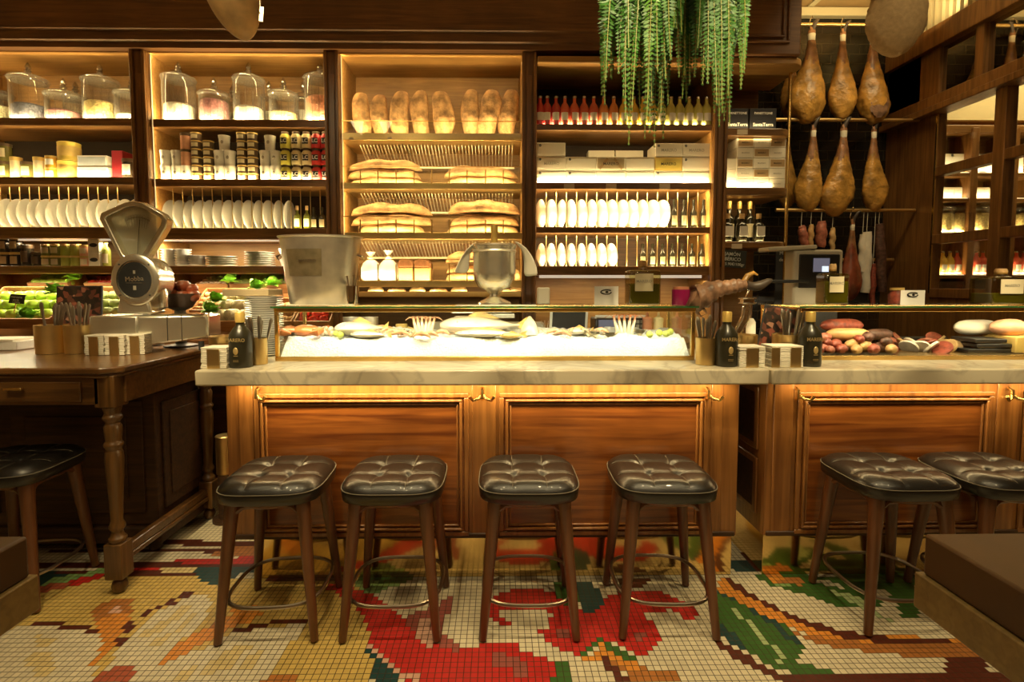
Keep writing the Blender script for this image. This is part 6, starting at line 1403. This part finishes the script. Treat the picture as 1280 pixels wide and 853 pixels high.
# ================================================================ CONTENTS OF THE ICE CASE
def at(px, Y, dz=0): z = ice_z(Y)+dz; return Vector((xat(px, Y, z), Y, z))
def crab():
    p = at(383, 2.72); ro = E('crab', 'orange cooked crab at the left end of the ice', 'crab', p)
    MB().ball(.075, .05, .030, (0, 0, .026), 18, 10, noise=.08).build('shell', 'crab', ro)
    for s in (-1, 1):
        MB().tube([(s*.05, -.03, .03), (s*.095, -.055, .03), (s*.085, -.085, .022), (s*.045, -.09, .02)], [.012, .016, .020, .006], 8).build('claw', 'crab', ro)
        for k in range(4): y = -.02+.02*k; MB().tube([(s*.06, y, .03), (s*.10, y+.01, .045), (s*.13, y+.015*k, .0)], [.008, .006, .002], 6).build('leg', 'crab', ro)
crab()
kcl = Kind(tag(MB().ball(.017, .014, .017, (0, 0, .012), 12, 8, noise=.1).build('clam', 'fish_white', None), 'x', 'clam'))
for i, (px, dz) in enumerate(((403, 0), (409, .004), (415, 0), (407, .018), (414, .018))): kcl.put(at(px, 2.72, dz), i, 'small round white shellfish by the crab, %s one' % nth(i), 'white shellfish by the crab')
klm = Kind(tag(MB().lathe([(0, -.018), (.012, -.015), (.018, 0), (.012, .015), (.004, .021), (0, .022)], 14, mtx=Matrix.Rotation(PI/2, 4, 'Y')).build('lime', 'lime', None), 'x', 'lime'))
for i, (px, Y) in enumerate(((421, 2.70), (425, 2.66), (824, 2.70), (833, 2.68), (838, 2.74), (812, 2.66))): klm.put(at(px, Y, .014), i, ['lime beside the white shellfish', 'front lime beside the white shellfish', 'lime at the right end of the ice, left one', 'lime at the right end of the ice, middle one', 'lime at the right end of the ice, far one', 'lime in front of the sauce bottles'][i], 'limes on ice')
def fish(px, Y, L_, w, h, label, m='fish_white', rz=0, fin='fish_yellow', nm='fish'):
    ro = E(nm, label, 'fish', at(px, Y), rz); vs = []; n_ = 20; k = 14; fs = []
    for i in range(n_+1):
        t = i/n_; e = math.sin(PI*min(1, t*1.05+.02)**.75)**.7 if t < .93 else .12; e = max(e, .06)
        for j in range(k): a = 2*PI*j/k; vs.append(((t-.5)*L_, math.cos(a)*w/2*e, h*.45+math.sin(a)*h/2*e))
    for i in range(n_):
        for j in range(k): q = (j+1) % k; fs.append((i*k+j, i*k+q, (i+1)*k+q, (i+1)*k+j))
    fs.append(tuple(range(k))); fs.append(tuple(n_*k+j for j in range(k-1, -1, -1)))
    MB().add(vs, [f[::-1] for f in fs]).build('body', m, ro)
    MB().prism([(L_*.45, h*.45), (L_*.60, h*.9), (L_*.57, h*.45), (L_*.60, .0)], -.003, .003).build('tail_fin', fin, ro)
    MB().prism([(-L_*.2, h*.85), (0, h*1.25), (L_*.25, h*.8)], -.003, .003).build('back_fin', fin, ro)
    for s in (-1,): MB().ball(.006, .003, .006, (-L_*.40, s*w*.24, h*.6), 8, 6).build('eye', 'ink', ro)
    B(-L_*.28, -w*.42, h*.3, -L_*.27, -w*.40, h*.75).build('gill', fin, ro)
    return ro
fish(450, 2.74, .25, .15, .075, 'plump white fish left of the prawns', rz=.1); fish(462, 2.66, .20, .07, .035, 'small pale fish in front of the plump white fish', rz=-.15)
def langoustine_bundle(px, Y, label, n_, seed, h=.085, mtop='prawn'):
    ro = E('shellfish_bundle', label, 'shellfish', at(px, Y)); rnd = random.Random(seed)
    for k in range(n_):
        a = (k/(n_-1)-.5)*1.1; d_ = Vector((math.sin(a)*.55, rnd.uniform(-.1, .2), 1)).normalized(); b_ = Vector((a*.06, 0, 0))
        MB().tube([b_, b_+d_*h*.4, b_+d_*h*.8, b_+d_*h], [.012, .010, .007, .002], 8).build('body', 'fish_white', ro)
        MB().tube([b_+d_*h*.75, b_+d_*h+Vector((0, 0, .01))], [.008, .003], 6).build('head', mtop, ro)
        for s in (-1, 1): e = b_+d_*h; MB().tube([e, e+Vector((s*.02, 0, .012)), e+Vector((s*(.035+.02*rnd.random()), -.01, -.01+.01*rnd.random()))], .0014, 4).build('antenna', mtop, ro)
langoustine_bundle(530, 2.74, 'bundle of upright pale langoustines left of the large fish', 6, 4); langoustine_bundle(781, 2.74, 'bundle of upright pale langoustines before the cash register', 5, 5, .095, 'crab')
kpr = Kind(tag(MB().tube([(-.05, 0, .01), (-.03, 0, .022), (0, 0, .026), (.025, 0, .018), (.045, 0, .004)], [.003, .010, .012, .009, .003], 8).tube([(-.05, 0, .01), (-.075, .01, .03), (-.10, .0, .02)], .0012, 4).tube([(-.05, 0, .01), (-.08, -.02, .02), (-.10, -.04, .01)], .0012, 4).build('prawn', 'prawn', None), 'x', 'prawn'))
for i, (px, Y, rz) in enumerate(((478, 2.80, .3), (486, 2.76, .8), (493, 2.70, -.4), (502, 2.66, .2), (538, 2.64, .5), (528, 2.62, -.2), (552, 2.68, 2.6), (694, 2.70, .3), (704, 2.66, -.5), (716, 2.72, 1.0), (752, 2.72, .2))): kpr.put(at(px, Y, .004), rz, 'orange-white prawn on the ice, %s from the left' % nth(i), 'prawns on the ice')
ksh = Kind(tag(MB().prism([(.045*math.sin(a)*1.0, .04*(1-math.cos(a))) for a in [(-1.35+2.7*t/14) for t in range(15)]]+[(0, -.012)], -.006, .006).build('razor_shell', 'shell', None, bevel=.003), 'x', 'shell'))
for i, (px, Y, rx) in enumerate(((497, 2.74, 1.0), (506, 2.70, .8), (514, 2.66, 1.1), (736, 2.70, .7), (744, 2.66, 1.0), (730, 2.74, .9), (800, 2.72, .8), (762, 2.66, 1.1))): o = ksh.put(at(px, Y, .008), 0, 'tan fan-shaped shell on the ice, %s from the left' % nth(i), 'fan shells on the ice', rot=(rx*.6, 0, i*.9))
fish(600, 2.76, .42, .20, .10, 'largest pale flat fish lying across the middle of the ice', rz=.02); fish(610, 2.67, .34, .09, .04, 'long slim pale fish in front of the largest fish', rz=-.08)
fish(640, 2.64, .12, .05, .03, 'small yellow-spotted fish at the tail of the largest fish', m='fish_yellow', rz=.2)
o = MB().lathe([(.055, 0), (.045, .03), (.030, .065), (.008, .095), (0, .097)], 20).build('squid_hood', 'fish_white', None, loc=at(662, 2.74)); tag(o, 'pointed white squid hood left of the tablet', 'squid')
fish(724, 2.74, .14, .08, .04, 'small pale fish in front of the black-faced tablet', rz=.3)
# behind the case
def tablet():
    Y = 2.99; c = P(710, 417, Y); ro = E('tablet', 'white-framed tablet with dark screen behind the ice', 'tablet', (c.x, Y, ZT+.09)); ro.rotation_euler = (-.02, .05, 0)
    B(-.11, 0, 0, .11, .008, .145).build('frame', 'plastic_white', ro, bevel=.004); B(-.095, -.002, .012, .095, .002, .133)  .build('screen', 'tablet_black', ro); B(-.02, .008, -.09, .02, .06, .05).build('stand', 'plastic_white', ro)
tablet()
def register():
    Y = 3.02; ro = E('cash_register', 'black card register with keys behind the langoustines', 'register', (xat(776, Y, 1.2), Y, ZT+.07))
    B(-.15, 0, .0, .15, .16, .11).build('body', 'plastic_black', ro, bevel=.01); B(-.15, -.012, .115, .15, .0, .128).build('pale_edge', 'plastic_white', ro); B(-.13, -.004, .05, -.02, .0, .10).build('display', 'screen', ro)
    for i in range(4):
        for j in range(3): B(.04+i*.025, -.005, .03+j*.025, .058+i*.025, .001, .048+j*.025).build('key', 'plastic_grey', ro)
    B(-.08, .02, -1.12, .08, .14, 0).build('stand', 'plastic_black', ro)
register()
for i, (px, m_, nm) in enumerate(((809, 'sauce_pink', 'pink'), (823, 'sauce_cream', 'cream'), (846, 'sauce_pink', 'pink'))):
    Y = 2.985; ro = E('sauce_bottle', '%s squeeze sauce bottle behind the ice, %s of three' % (nm, nth(i, 3)), 'bottle', (xat(px, Y, 1.2), Y, ZT)); ro.scale = (1, 1, 1.3); MB().lathe([(0, 0), (.027, 0), (.028, .09), (.026, .125)], 20).build('bottle_body', m_, ro); MB().lathe([(.028, .122), (.028, .14), (.012, .146), (.008, .15), (.003, .19), (0, .19)], 16).build('nozzle', m_, ro)
for i, (px, hw) in enumerate(((440, .045), (462, .045))):
    Y = 2.99; o = MB().lathe([(0, 0), (.045, 0), (.05, .19), (.046, .19), (.04, .01), (0, .01)], 24).build('steel_container', 'steel_brushed', None, loc=(xat(px, Y, 1.2), Y, ZT)); tag(o, '%s cylindrical steel container behind the plump fish' % ('left', 'right')[i], 'container')
Y = 2.985; ro = E('wicker_jug', 'straw-coloured ribbed jug behind the prawns', 'jug', (xat(502, Y, 1.2), Y, ZT-.02)); MB().lathe([(0, 0), (.05, 0), (.062, .04), (.06, .09), (.035, .12), (.033, .17), (.03, .17)], 24).build('jug_body', 'tin_gold', ro); MB().tube([(.035, 0, .15), (.075, 0, .14), (.078, 0, .09), (.058, 0, .06)], .006, 8).build('handle', 'tin_gold', ro)
for i, (px, m_, y_) in enumerate(((580, 'cork', 392), (584, 'cork', 399))):
    Y = 2.95; z = zat(px, y_, Y); o = B(-.07, 0, 0, .06, .02, .018).box(.06, .008, .004, .27, .011, .03).build('kitchen_knife', 'steel', None, loc=(xat(px, Y, z), 2.955, z), bevel=.003); tag(o, 'kitchen knife lying behind the largest fish, %s one' % ('upper', 'lower')[i], 'knife')
o = B(-.12, 0, 0, .55, .10, zat(580, 404, 2.97)-ZT+.08).build('knife_rack', 'plastic_grey', None, loc=(xat(560, 2.97, 1.2), 2.985, ZT-.08), bevel=.004); tag(o, 'grey low rack behind the largest fish', 'rack')
Y = 2.985; ro = E('utensil_pot', 'small grey mesh pot left of the tablet', 'pot', (xat(681, Y, 1.2), Y, ZT)); MB().lathe([(0, 0), (.03, 0), (.034, .09), (.031, .09), (.027, .01), (0, .01)], 18).build('pot_body', 'plastic_grey', ro)
for k in range(3): MB().tube([(0, 0, .02), (.02*(k-1), 0, .17)], .002, 6).build('stick', 'chrome', ro)
# ================================================================ CONTENTS OF THE SAUSAGE CASE
ZB = ZT+.024
def saus(px, py, Y, L_, r, m, lb, rz=0, grp=None, nm='sausage'):
    z = max(ZB+r, zat(px, py, Y)); n_ = 12
    o = MB().tube([((i/n_-.5)*L_, .004*math.sin(i), 0) for i in range(n_+1)], [r*max(.12, (1-abs(2*i/n_-1)**5)) for i in range(n_+1)], 12).build(nm, m, None, loc=(xat(px, Y, z), Y, z), rot=(0, 0, rz)); return tag(o, lb, 'sausage', grp)
sl = [(1052, 407, 2.80, .22, .030, 'chorizo', 'thick brown sausage on top of the pile'), (1060, 418, 2.72, .20, .027, 'sausage_tan', 'golden sausage under the thick brown one'), (1098, 418, 2.76, .16, .024, 'salami_dark', 'dark sausage right of the golden one'),
      (1030, 422, 2.68, .10, .020, 'chorizo_pink', 'pink sausage at the upper left of the pile'), (1045, 430, 2.66, .13, .020, 'chorizo', 'reddish sausage in the middle of the pile'), (1066, 431, 2.66, .12, .023, 'sausage_tan', 'tan sausage in the middle of the pile'), (1084, 421, 2.68, .12, .022, 'salami_dark', 'dark sausage end in the middle of the pile'),
      (1082, 433, 2.65, .11, .023, 'sausage_tan', 'golden sausage end in the middle right'), (1104, 434, 2.66, .12, .024, 'salami_dark', 'dark brown sausage right in the middle row'), (1028, 434, 2.64, .09, .018, 'chorizo_pink', 'pink sausage end at the left middle'), (1036, 443, 2.61, .09, .018, 'chorizo_pink', 'small pink sausage at the front left'),
      (1052, 441, 2.62, .12, .020, 'chorizo', 'reddish sausage at the front'), (1070, 444, 2.61, .12, .020, 'sausage_tan', 'tan sausage at the front'), (1092, 444, 2.61, .12, .021, 'chorizo', 'brown sausage at the front middle'), (1112, 443, 2.62, .11, .021, 'sausage_tan', 'tan sausage at the front right'), (1024, 445, 2.60, .07, .017, 'chorizo', 'short sausage in the front left corner')]
for q_, (px_, py_) in enumerate(((1024, 424), (1033, 428), (1040, 436), (1022, 438), (1046, 445), (1056, 436), (1076, 438), (1098, 438), (1108, 427), (1116, 438), (1074, 424))):
    sl.append((px_, py_, 2.63+.01*(q_ % 4), .075, .017, ('chorizo_pink', 'chorizo', 'salami_dark')[q_ % 3], '%s short filler sausage wedged in the pile, counted from the left,' % nth(q_)))
for i, (px, py, Y, L_, r, m_, lb) in enumerate(sl): saus(px, py, Y, L_*1.15, r*1.22, m_, lb+' of the sausage case', rz=([.1, -.1, .25, .6, .9, .7, 1.0, .8, .6, 1.1, 1.2, .9, 1.0, .9, 1.1, 1.0]+[.8, 1.1, .6]*4)[i], grp='sausages piled in the right case')
kds = [('chorizo_pink', 'reddish'), ('fat_white', 'whitish'), ('ham_pale', 'golden'), ('chorizo', 'dark red')]
dd = [(1118, 430, 0), (1124, 424, 0), (1130, 434, 2), (1140, 430, 1), (1136, 441, 1), (1150, 443, 1), (1156, 430, 0), (1162, 436, 3), (1164, 444, 1), (1172, 427, 2), (1176, 436, 2), (1184, 442, 2), (1178, 446, 3), (1190, 440, 2), (1168, 424, 3)]
for i, (px, py, k) in enumerate(dd):
    Y = 2.62+.012*((450-py)); z = max(ZB+.02, zat(px, py, Y)); o = MB().lathe([(0, -.007), (.045, -.006), (.047, 0), (.045, .006), (0, .007)], 22).build('meat_slice', kds[k][0], None, loc=(xat(px, Y, z), Y, z), rot=(.75, .35+.1*(i % 3), i*.4)); tag(o, '%s sliced meat round in the right case, %s from the left' % (kds[k][1], nth(i)), 'sliced meat', 'sliced meats')
for i, (px, y_, w) in enumerate(((1222, 443, 27), (1230, 434, 24), (1224, 424, 20))):
    Y = 2.70; z = max(ZB, zat(px, y_, Y)-.0); o = B(-w/F*Y, -.07, 0, w/F*Y, .08, .020).build('black_tray', 'plastic_black', None, loc=(xat(px, Y, z), Y, ZB+.026*i), bevel=.004); tag(o, 'black tray at the right of the sausage case, %s of three' % ('bottom', 'middle', 'top')[i], 'tray', 'black trays')
saus(1220, 419, 2.78, .26, .042, 'salami_white', 'large pale sausage lying on the black trays', .1).location.z = ZB+.026*3+.042
o = B(-.1, -.09, 0, .14, .1, .085).build('cheese_block', 'cheese', None, loc=(xat(1272, 2.70, 1.1), 2.70, ZB), bevel=.006); tag(o, 'yellow cheese block at the far right of the sausage case', 'cheese')
o = MB().ball(.10, .05, .045, (0, 0, .04), 16, 10, noise=.08).build('meat_piece', 'peach', None, loc=(xat(1266, 2.68, 1.2), 2.70, ZB+.087)); tag(o, 'pink meat piece resting on the yellow cheese block', 'meat')
o = B(-.16, 0, 0, .16, .06, .16).build('control_box', 'plastic_black', None, loc=(xat(1155, 3.06, 1.15), 3.07, .951), bevel=.006); tag(o, 'black appliance behind the sliced meats', 'appliance')
# ================================================================ SHELF SEEN THROUGH THE RIGHT SCREEN
YV = 4.35
def vz(y): return zat(1210, y, YV)
vr = E('display_cabinet', 'wooden cabinet with lit jars and bottles beyond the glazed screen', 'cabinet', (XR+.2, YV, 0)); o0 = XR+.2
for (y_) in (216, 248, 291, 344): B(0, 0, vz(y_)-.03, 1.9, .24, vz(y_)).build('shelf', 'wood_shelf', vr, bevel=.003); B(.02, .004, vz(y_), 1.88, .010, vz(y_)+.004).build('led_strip', 'led', vr, smooth=False)
B(0, .24, .0, 1.9, .26, vz(160)).build('back_panel', 'wood_shelf', vr); B(0, 0, vz(166), 1.9, .24, vz(156)).build('top', 'wood_shelf', vr, bevel=.006)
for px in (1212, 1262, 1300): x = xat(px, YV, 1.8)-o0; B(x-.03, -.015, 0, x+.03, .24, vz(160)).build('post', 'wood_post', vr, bevel=.004)
B(0, -.01, 0, 1.9, .2, vz(352)).build('base_cabinet', 'wood_dark', vr)
kvj = Kind(make_jar(.20, .085, .17, 'jar_yellow')); kvd = Kind(drink('liq_yellow')); kvo = Kind(drink('liq_redor')); kbx2 = Kind(carton('gift_box', .16, .12, .17, 'paper', patch='card_white'))
for i, px in enumerate((1177, 1196, 1222, 1250, 1276)): kvj.put((xat(px, YV+.1, vz(291)+.1), YV+.1, vz(291)), 0, 'glass jar of yellow sweets beyond the screen, %s from the left' % nth(i), 'jars beyond the screen')
for i, px in enumerate((1169, 1178, 1187, 1196, 1205, 1220, 1228, 1246, 1270, 1279)): (kvd if i < 3 else kvo).put((xat(px, YV+.06, vz(344)+.1), YV+.06, vz(344)), 0, '%s bottle beyond the screen, %s from the left' % (('yellow', 'orange-red')[i >= 3], nth(i)), 'bottles beyond the screen')
for i, px in enumerate((1180, 1200, 1222, 1236, 1268)):
    kbx2.put((xat(px, YV+.06, vz(216)+.1), YV+.06, vz(216)), 0, 'pale box on the upper shelf beyond the screen, %s from the left' % nth(i), 'pale boxes beyond the screen')
for i, px in enumerate((1182, 1204, 1226, 1258)): kbx2.put((xat(px, YV+.06, vz(248)+.1), YV+.06, vz(248)), 0, 'pale box on the low shelf beyond the screen, %s from the left' % nth(i), 'pale boxes beyond the screen', scale=(1, 1, .6))
# ================================================================ HANGING FOREGROUND HAMS
def big_ham(label, tip, w, Y, lean, m, seed, skew):
    z1 = zat(tip[0], tip[1], Y); x1 = xat(tip[0], Y, z1); H_ = .62; W_ = w/F*Y; ro = E('hanging_ham', label, 'ham', (x1+lean[0], Y, z1+H_), 0, None)
    o = ham_mesh(H_, W_, W_*.7, seed, 'meat', m, skew).build('meat', m, ro, ang=75); o.rotation_euler = (0, lean[1], 0)
    MB().tube([(0, 0, -.03), (0, 0, ZC-z1-H_-.01)], .004, 6).build('cord', 'ham_band', ro)
    return ro, z1+H_
def tongue():
    Y = 2.3; ro = E('hanging_ham', 'pale tapered ham end hanging from above at the upper left', 'ham', P(285, -60, Y)); o = P(285, -60, Y)
    c = [(272, -130, 12), (276, -95, 18), (280, -60, 27), (287, -25, 32), (293, 0, 31), (298, 18, 25.5), (303, 34, 18.5), (305.5, 44, 11.5), (306.5, 49, 5), (307, 50.5, 1)]
    MB().tube([P(a, b_, Y)-o for a, b_, _ in c], [w/F*Y for _, _, w in c], 24).build('meat', 'ham_pale', ro, sub=1)
    tp = P(272, -130, Y)-o; MB().tube([tp, (tp.x, 0, ZC-o.z-.01)], .004, 6).build('cord', 'ham_band', ro)
tongue()
r2, _ = big_ham('tan cloth-textured ham end hanging from above at the upper right', (1118, 70), 66, 2.3, (0, 0), 'ham_sack', 22, .0)
z = zat(326, 18, 2.3); ht = E('steel_hook_tag', 'small metal tag hanging beside the pale ham end', 'tag', (xat(326, 2.3, z), 2.3, z)); MB().tube([(0, 0, .0), (-.02, 0, .03), (-.05, 0, .03)], .005, 8).tube([(0, 0, 0), (-.004, 0, .10), (-.004, 0, ZC-z-.01)], .003, 6).build('wire', 'steel', ht)
B(-.005, -.004, -.03, .012, .004, .03).build('plate', 'steel', ht, rot=(0, .1, 0))
z = zat(1146, 30, 2.3); hk = MB().box(-.008, -.006, 0, .012, .006, ZC-z).build('dark_strap', 'hoof', None, loc=(xat(1146, 2.3, z), 2.3, z)); tag(hk, 'dark strap hanging right of the tan ham end', 'strap')
# ================================================================ FERN
YFN = 1.95
def fern():
    x0 = xat(842, YFN, 2.5); zp = 2.66; ro = E('hanging_fern', 'large green fern hanging from above with long drooping fronds', 'fern', (x0, YFN, zp))
    MB().lathe([(0, -.06), (.11, -.06), (.16, .09), (.165, .10), (.15, .10), (.14, .07), (0, .07)], 28).build('pot', 'terracotta', ro)
    MB().lathe([(0, .068), (.14, .07)], 20).build('soil', 'hoof', ro)
    for a in range(3): MB().tube([(.15*math.cos(a*2.09), .15*math.sin(a*2.09), .09), (0, 0, .5), (0, 0, ZC-zp-.01)], .003, 5).build('chain', 'iron', ro)
    rnd = random.Random(11)
    tips = [(752, 118), (757, 100), (756, 130), (765, 98), (786, 180), (782, 150), (779, 120), (790, 135), (806, 172), (812, 165), (818, 183), (829, 172), (822, 150), (815, 120), (835, 130), (803, 110), (808, 60), (822, 90),
            (853, 122), (858, 126), (849, 95), (862, 105), (845, 60), (868, 95), (878, 105), (884, 98), (893, 140), (899, 157), (903, 140), (910, 120), (890, 110), (913, 95), (926, 110), (912, 157), (918, 60), (906, 80), (896, 60), (884, 70), (774, 80), (768, 60), (795, 80), (872, 60), (860, 80), (836, 100), (905, 150), (896, 130), (826, 140), (800, 140), (842, 34), (852, 40), (786, 60), (930, 90)]
    tips += [(a+rnd.uniform(-9, 9), b_*rnd.uniform(.55, .95)) for a, b_ in tips[::2]]
    for i, (tx_, ty) in enumerate(tips):
        Yt = YFN+rnd.uniform(-.16, .10); tip = P(tx_, ty, Yt)-Vector((x0, YFN, zp)); a = math.atan2(tip.y*1.0, tip.x) + rnd.uniform(-.2, .2)
        out = Vector((tip.x*1.02+rnd.uniform(-.03, .03), tip.y*.9, -.06)); b_ = Vector((tip.x*.35, tip.y*.35, .07)); top = Vector((tip.x*.8, tip.y*.8, .11+.03*rnd.random()))
        pts = []; n_ = 44
        for k in range(n_+1):
            t = k/n_
            p = b_*(1-t)**3+top*3*t*(1-t)**2+(out+Vector((0, 0, -.02)))*3*t*t*(1-t)+tip*t**3; pts.append(p)
        mb = MB(); st_ = MB().tube(pts[::3]+[pts[-1]], .0016, 4)
        side = Vector((1, rnd.uniform(-.6, .6), 0)).normalized(); wmax = rnd.uniform(.028, .042)
        for k in range(3, n_+1):
            for h_ in (0, .5):
                if k+h_ > n_: continue
                t = (k+h_)/n_; p = pts[k] if not h_ else (pts[k]+pts[min(k+1, n_)])/2; tn = (pts[min(k+1, n_)]-pts[k-1]).normalized(); s = (side-tn*side.dot(tn)).normalized(); nn = s.cross(tn)
                L_ = wmax*min(1, .35+t*2.2)*min(1, (1-t)*3.2+.12); wd = .0055
                for sg in (-1, 1):
                    d_ = (s*sg+tn*.35+nn*rnd.uniform(-.35, .35)).normalized(); q = p+d_*L_; m1 = p+d_*L_*.45; u = tn*wd
                    mb.add([p, m1-u, q, m1+u], [(0, 1, 2, 3)])
        fr_ = mb.build('frond', 'frond' if i % 4 else 'frond_light', ro, smooth=False); st_.build('rib', 'frond_stem', fr_)
fern()
# ================================================================ LIGHTS
W3 = (1, .74, .33); WH = (1, .82, .50)
def shelf_light(x0, x1, z, p, y=YS+.03, aim=(0, .55, 1), col=W3): return area('shelf_strip_light', ((x0+x1)/2, y, z+.012), (x1-x0, .016), p*(x1-x0), aim, col)
def comp(x0, x1, zb, ztop, up, dn):
    w = x1-x0
    if up: area('shelf_strip_light', ((x0+x1)/2, YS+.022, zb+.010), (w, .012), up*w, (0, .5, 1), W3)
    if dn: area('added_shelf_fill', ((x0+x1)/2, YS+.03, ztop-.010), (w, .02), dn*w, (0, .75, -1), W3)  # added fill under the shelf above, evens out the strip lighting
for x0, x1, L in ((-3.75, s1b-.01, [(151, 66, 7, 6), (224, 158, 4, 2), (286, 231, 3, 2)]), (s2a+.01, s2b-.01, [(152, 66, 9, 7), (226, 158, 5, 3), (287, 231, 3.5, 2.2)]),
        (s3a+.01, s3b-.01, [(168, 66, 5, 7), (230, 176, 4.5, 3.5), (292, 237, 4.5, 3.5), (352, 300, 5, 4), (366, 359, .3, .5)]), (s4a+.01, s4b-.01, [(156, 84, 9, 0), (229, 162, 8, 1), (285, 236, 9, 5), (334, 291, 8, 4)]), (x5a+.01, x5b-.12, [(160, 84, 1.2, 0), (234, 169, 5, .4), (302, 244, 2, 1.5)])):
    for yb_, yt_, u_, d_ in L: comp(x0, x1, zs(yb_), zs(yt_), u_, d_)
for x0, x1, y_, p_ in ((-3.8, s1b, 300, 3.5), (s2a+.02, s2b-.02, 300, 12), (s4a+.02, s4b-.02, 347, 5)): area('tube_light', ((x0+x1)/2, YS+.06, zs(y_)-.02), (x1-x0, .03), p_*(x1-x0), (0, .1, -1), WH)
area('tube_light', ((s3a+s3b)/2, YS+.05, zs(359)-.02), (s3b-s3a-.1, .03), 6, (0, .1, -1), WH)
for x in (s2a+.012, s3a+.012): area('edge_strip_light', (x, YS+.01, 2.3), (.014, 1.5), 3.0, (0, 1, -.001), W3)
area('case_light', ((CA0+CA1)/2, 2.60, 1.288), (CA1-CA0-.06, .03), 5.5, (0, .30, -1), (1, .90, .62))
for x0, x1 in ((-3.8, s1b), (s2a+.02, s2b-.02)): area('tube_light', ((x0+x1)/2, YS+.03, zs(334)-.06), (x1-x0, .04), 9*(x1-x0), (0, -.15, -1), WH)
area('case_light', ((CB0+XR)/2, 2.585, 1.288), (XR-CB0-.1, .03), 5, (0, .35, -1), (1, .80, .5))
for a, b_, p_ in ((xf(300), xf(905), 11), (xf(975), XR-.1, 6)): area('counter_strip_light', ((a+b_)/2, YF-.065, ZM-.012), (b_-a, .02), p_, (0, .30, -1), (1, .74, .34))
def spot(x, y, z, p, aim, ang=70, col=(1, .79, .42), size=.05, blend=.6):
    d = bpy.data.lights.new('ceiling_and_added_spot', 'SPOT'); d.energy = p; d.spot_size = math.radians(ang); d.spot_blend = blend; d.color = col; d.shadow_soft_size = size
    o = bpy.data.objects.new('ceiling_and_added_spot_light', d); COL.objects.link(o); o.location = (x, y, z); o.rotation_euler = (Vector(aim)-Vector((x, y, z))).to_track_quat('-Z', 'Y').to_euler(); return o
for i, x in enumerate((-1.5, -.5, .5, 1.5)):
    spot(x, 1.45, ZC-.06, 88, (x, 1.50, 0), 66)
for i, x in enumerate((-1.0, .6, 2.2)): spot(x, .5, ZC-.06, 60, (x*1.0, 1.1, 0), 75)
for x, p_ in ((2.35, 60), (2.9, 45)): spot(x, 3.2, ZC-.06, p_, (x, 4.1, 1.9), 80, size=.3)
for k in range(10): x = -2.75+.62*k; spot(x, .8, ZC-.2, 260 if k > 1 else 170, (x, 2.75, 1.15), 21, blend=.35, size=.03)
spot(-1.9, 1.9, ZC-.06, 25, (-2.1, 2.6, 1.0), 50)
spot(1.6, .8, ZC-.3, 45, (1.7, 2.3, 2.6), 32, size=.2)  # added spot, no real lamp, brightens the tan ham end
spot(-1.5, .9, ZC-.3, 40, (-1.15, 2.3, 2.75), 26, size=.25)  # added spot, no real lamp, brightens the pale ham end
area('beyond_light', (XR+1.1, 4.0, ZC-.2), (1.6, .4), 30, (0, .1, -1), W3)
for y_, p_ in ((216, 5), (248, 4), (291, 14), (344, 13)): area('shelf_strip_light', (XR+1.1, YV+.03, vz(y_)+.012), (1.7, .016), p_, (0, .6, 1), W3)
area('room_light', (0, -.9, ZC-.05), (5, 2.2), 34, (0, .3, -1), (1, .74, .40))
area('added_uplight', (2.65, 3.75, 3.35), (1.1, .05), 14, (0, .25, 1), W3)  # unseen uplight added behind the cornice end to brighten alcove ceiling and slats
kdl = None
for i, (x, y) in enumerate([(a, 1.55) for a in (-1.5, -.5, .5, 1.5)]+[(a, .6) for a in (-1.0, .6, 2.2)]):
    o = MB().lathe([(.055, 0), (.06, .02), (.04, .05), (.04, .055)], 20).build('ceiling_downlight', 'brass_brushed', None, loc=(x, y, ZC-.055)) if False else None
wd = bpy.data.worlds.new('world'); SC.world = wd; wd.use_nodes = True; wd.node_tree.nodes['Background'].inputs[0].default_value = (1, .6, .3, 1); wd.node_tree.nodes['Background'].inputs[1].default_value = .02
SC.view_settings.view_transform = 'Standard'; SC.view_settings.look = 'None'; SC.view_settings.gamma = 1; SC.view_settings.exposure = 0.0
try: SC.view_settings.use_curve_mapping = False
except Exception: pass
cy = SC.cycles; cy.use_denoising = True; cy.max_bounces = 7; cy.diffuse_bounces = 3; cy.glossy_bounces = 4; cy.transparent_max_bounces = 24; cy.transmission_bounces = 4; cy.sample_clamp_indirect = 4; cy.caustics_reflective = False; cy.caustics_refractive = False
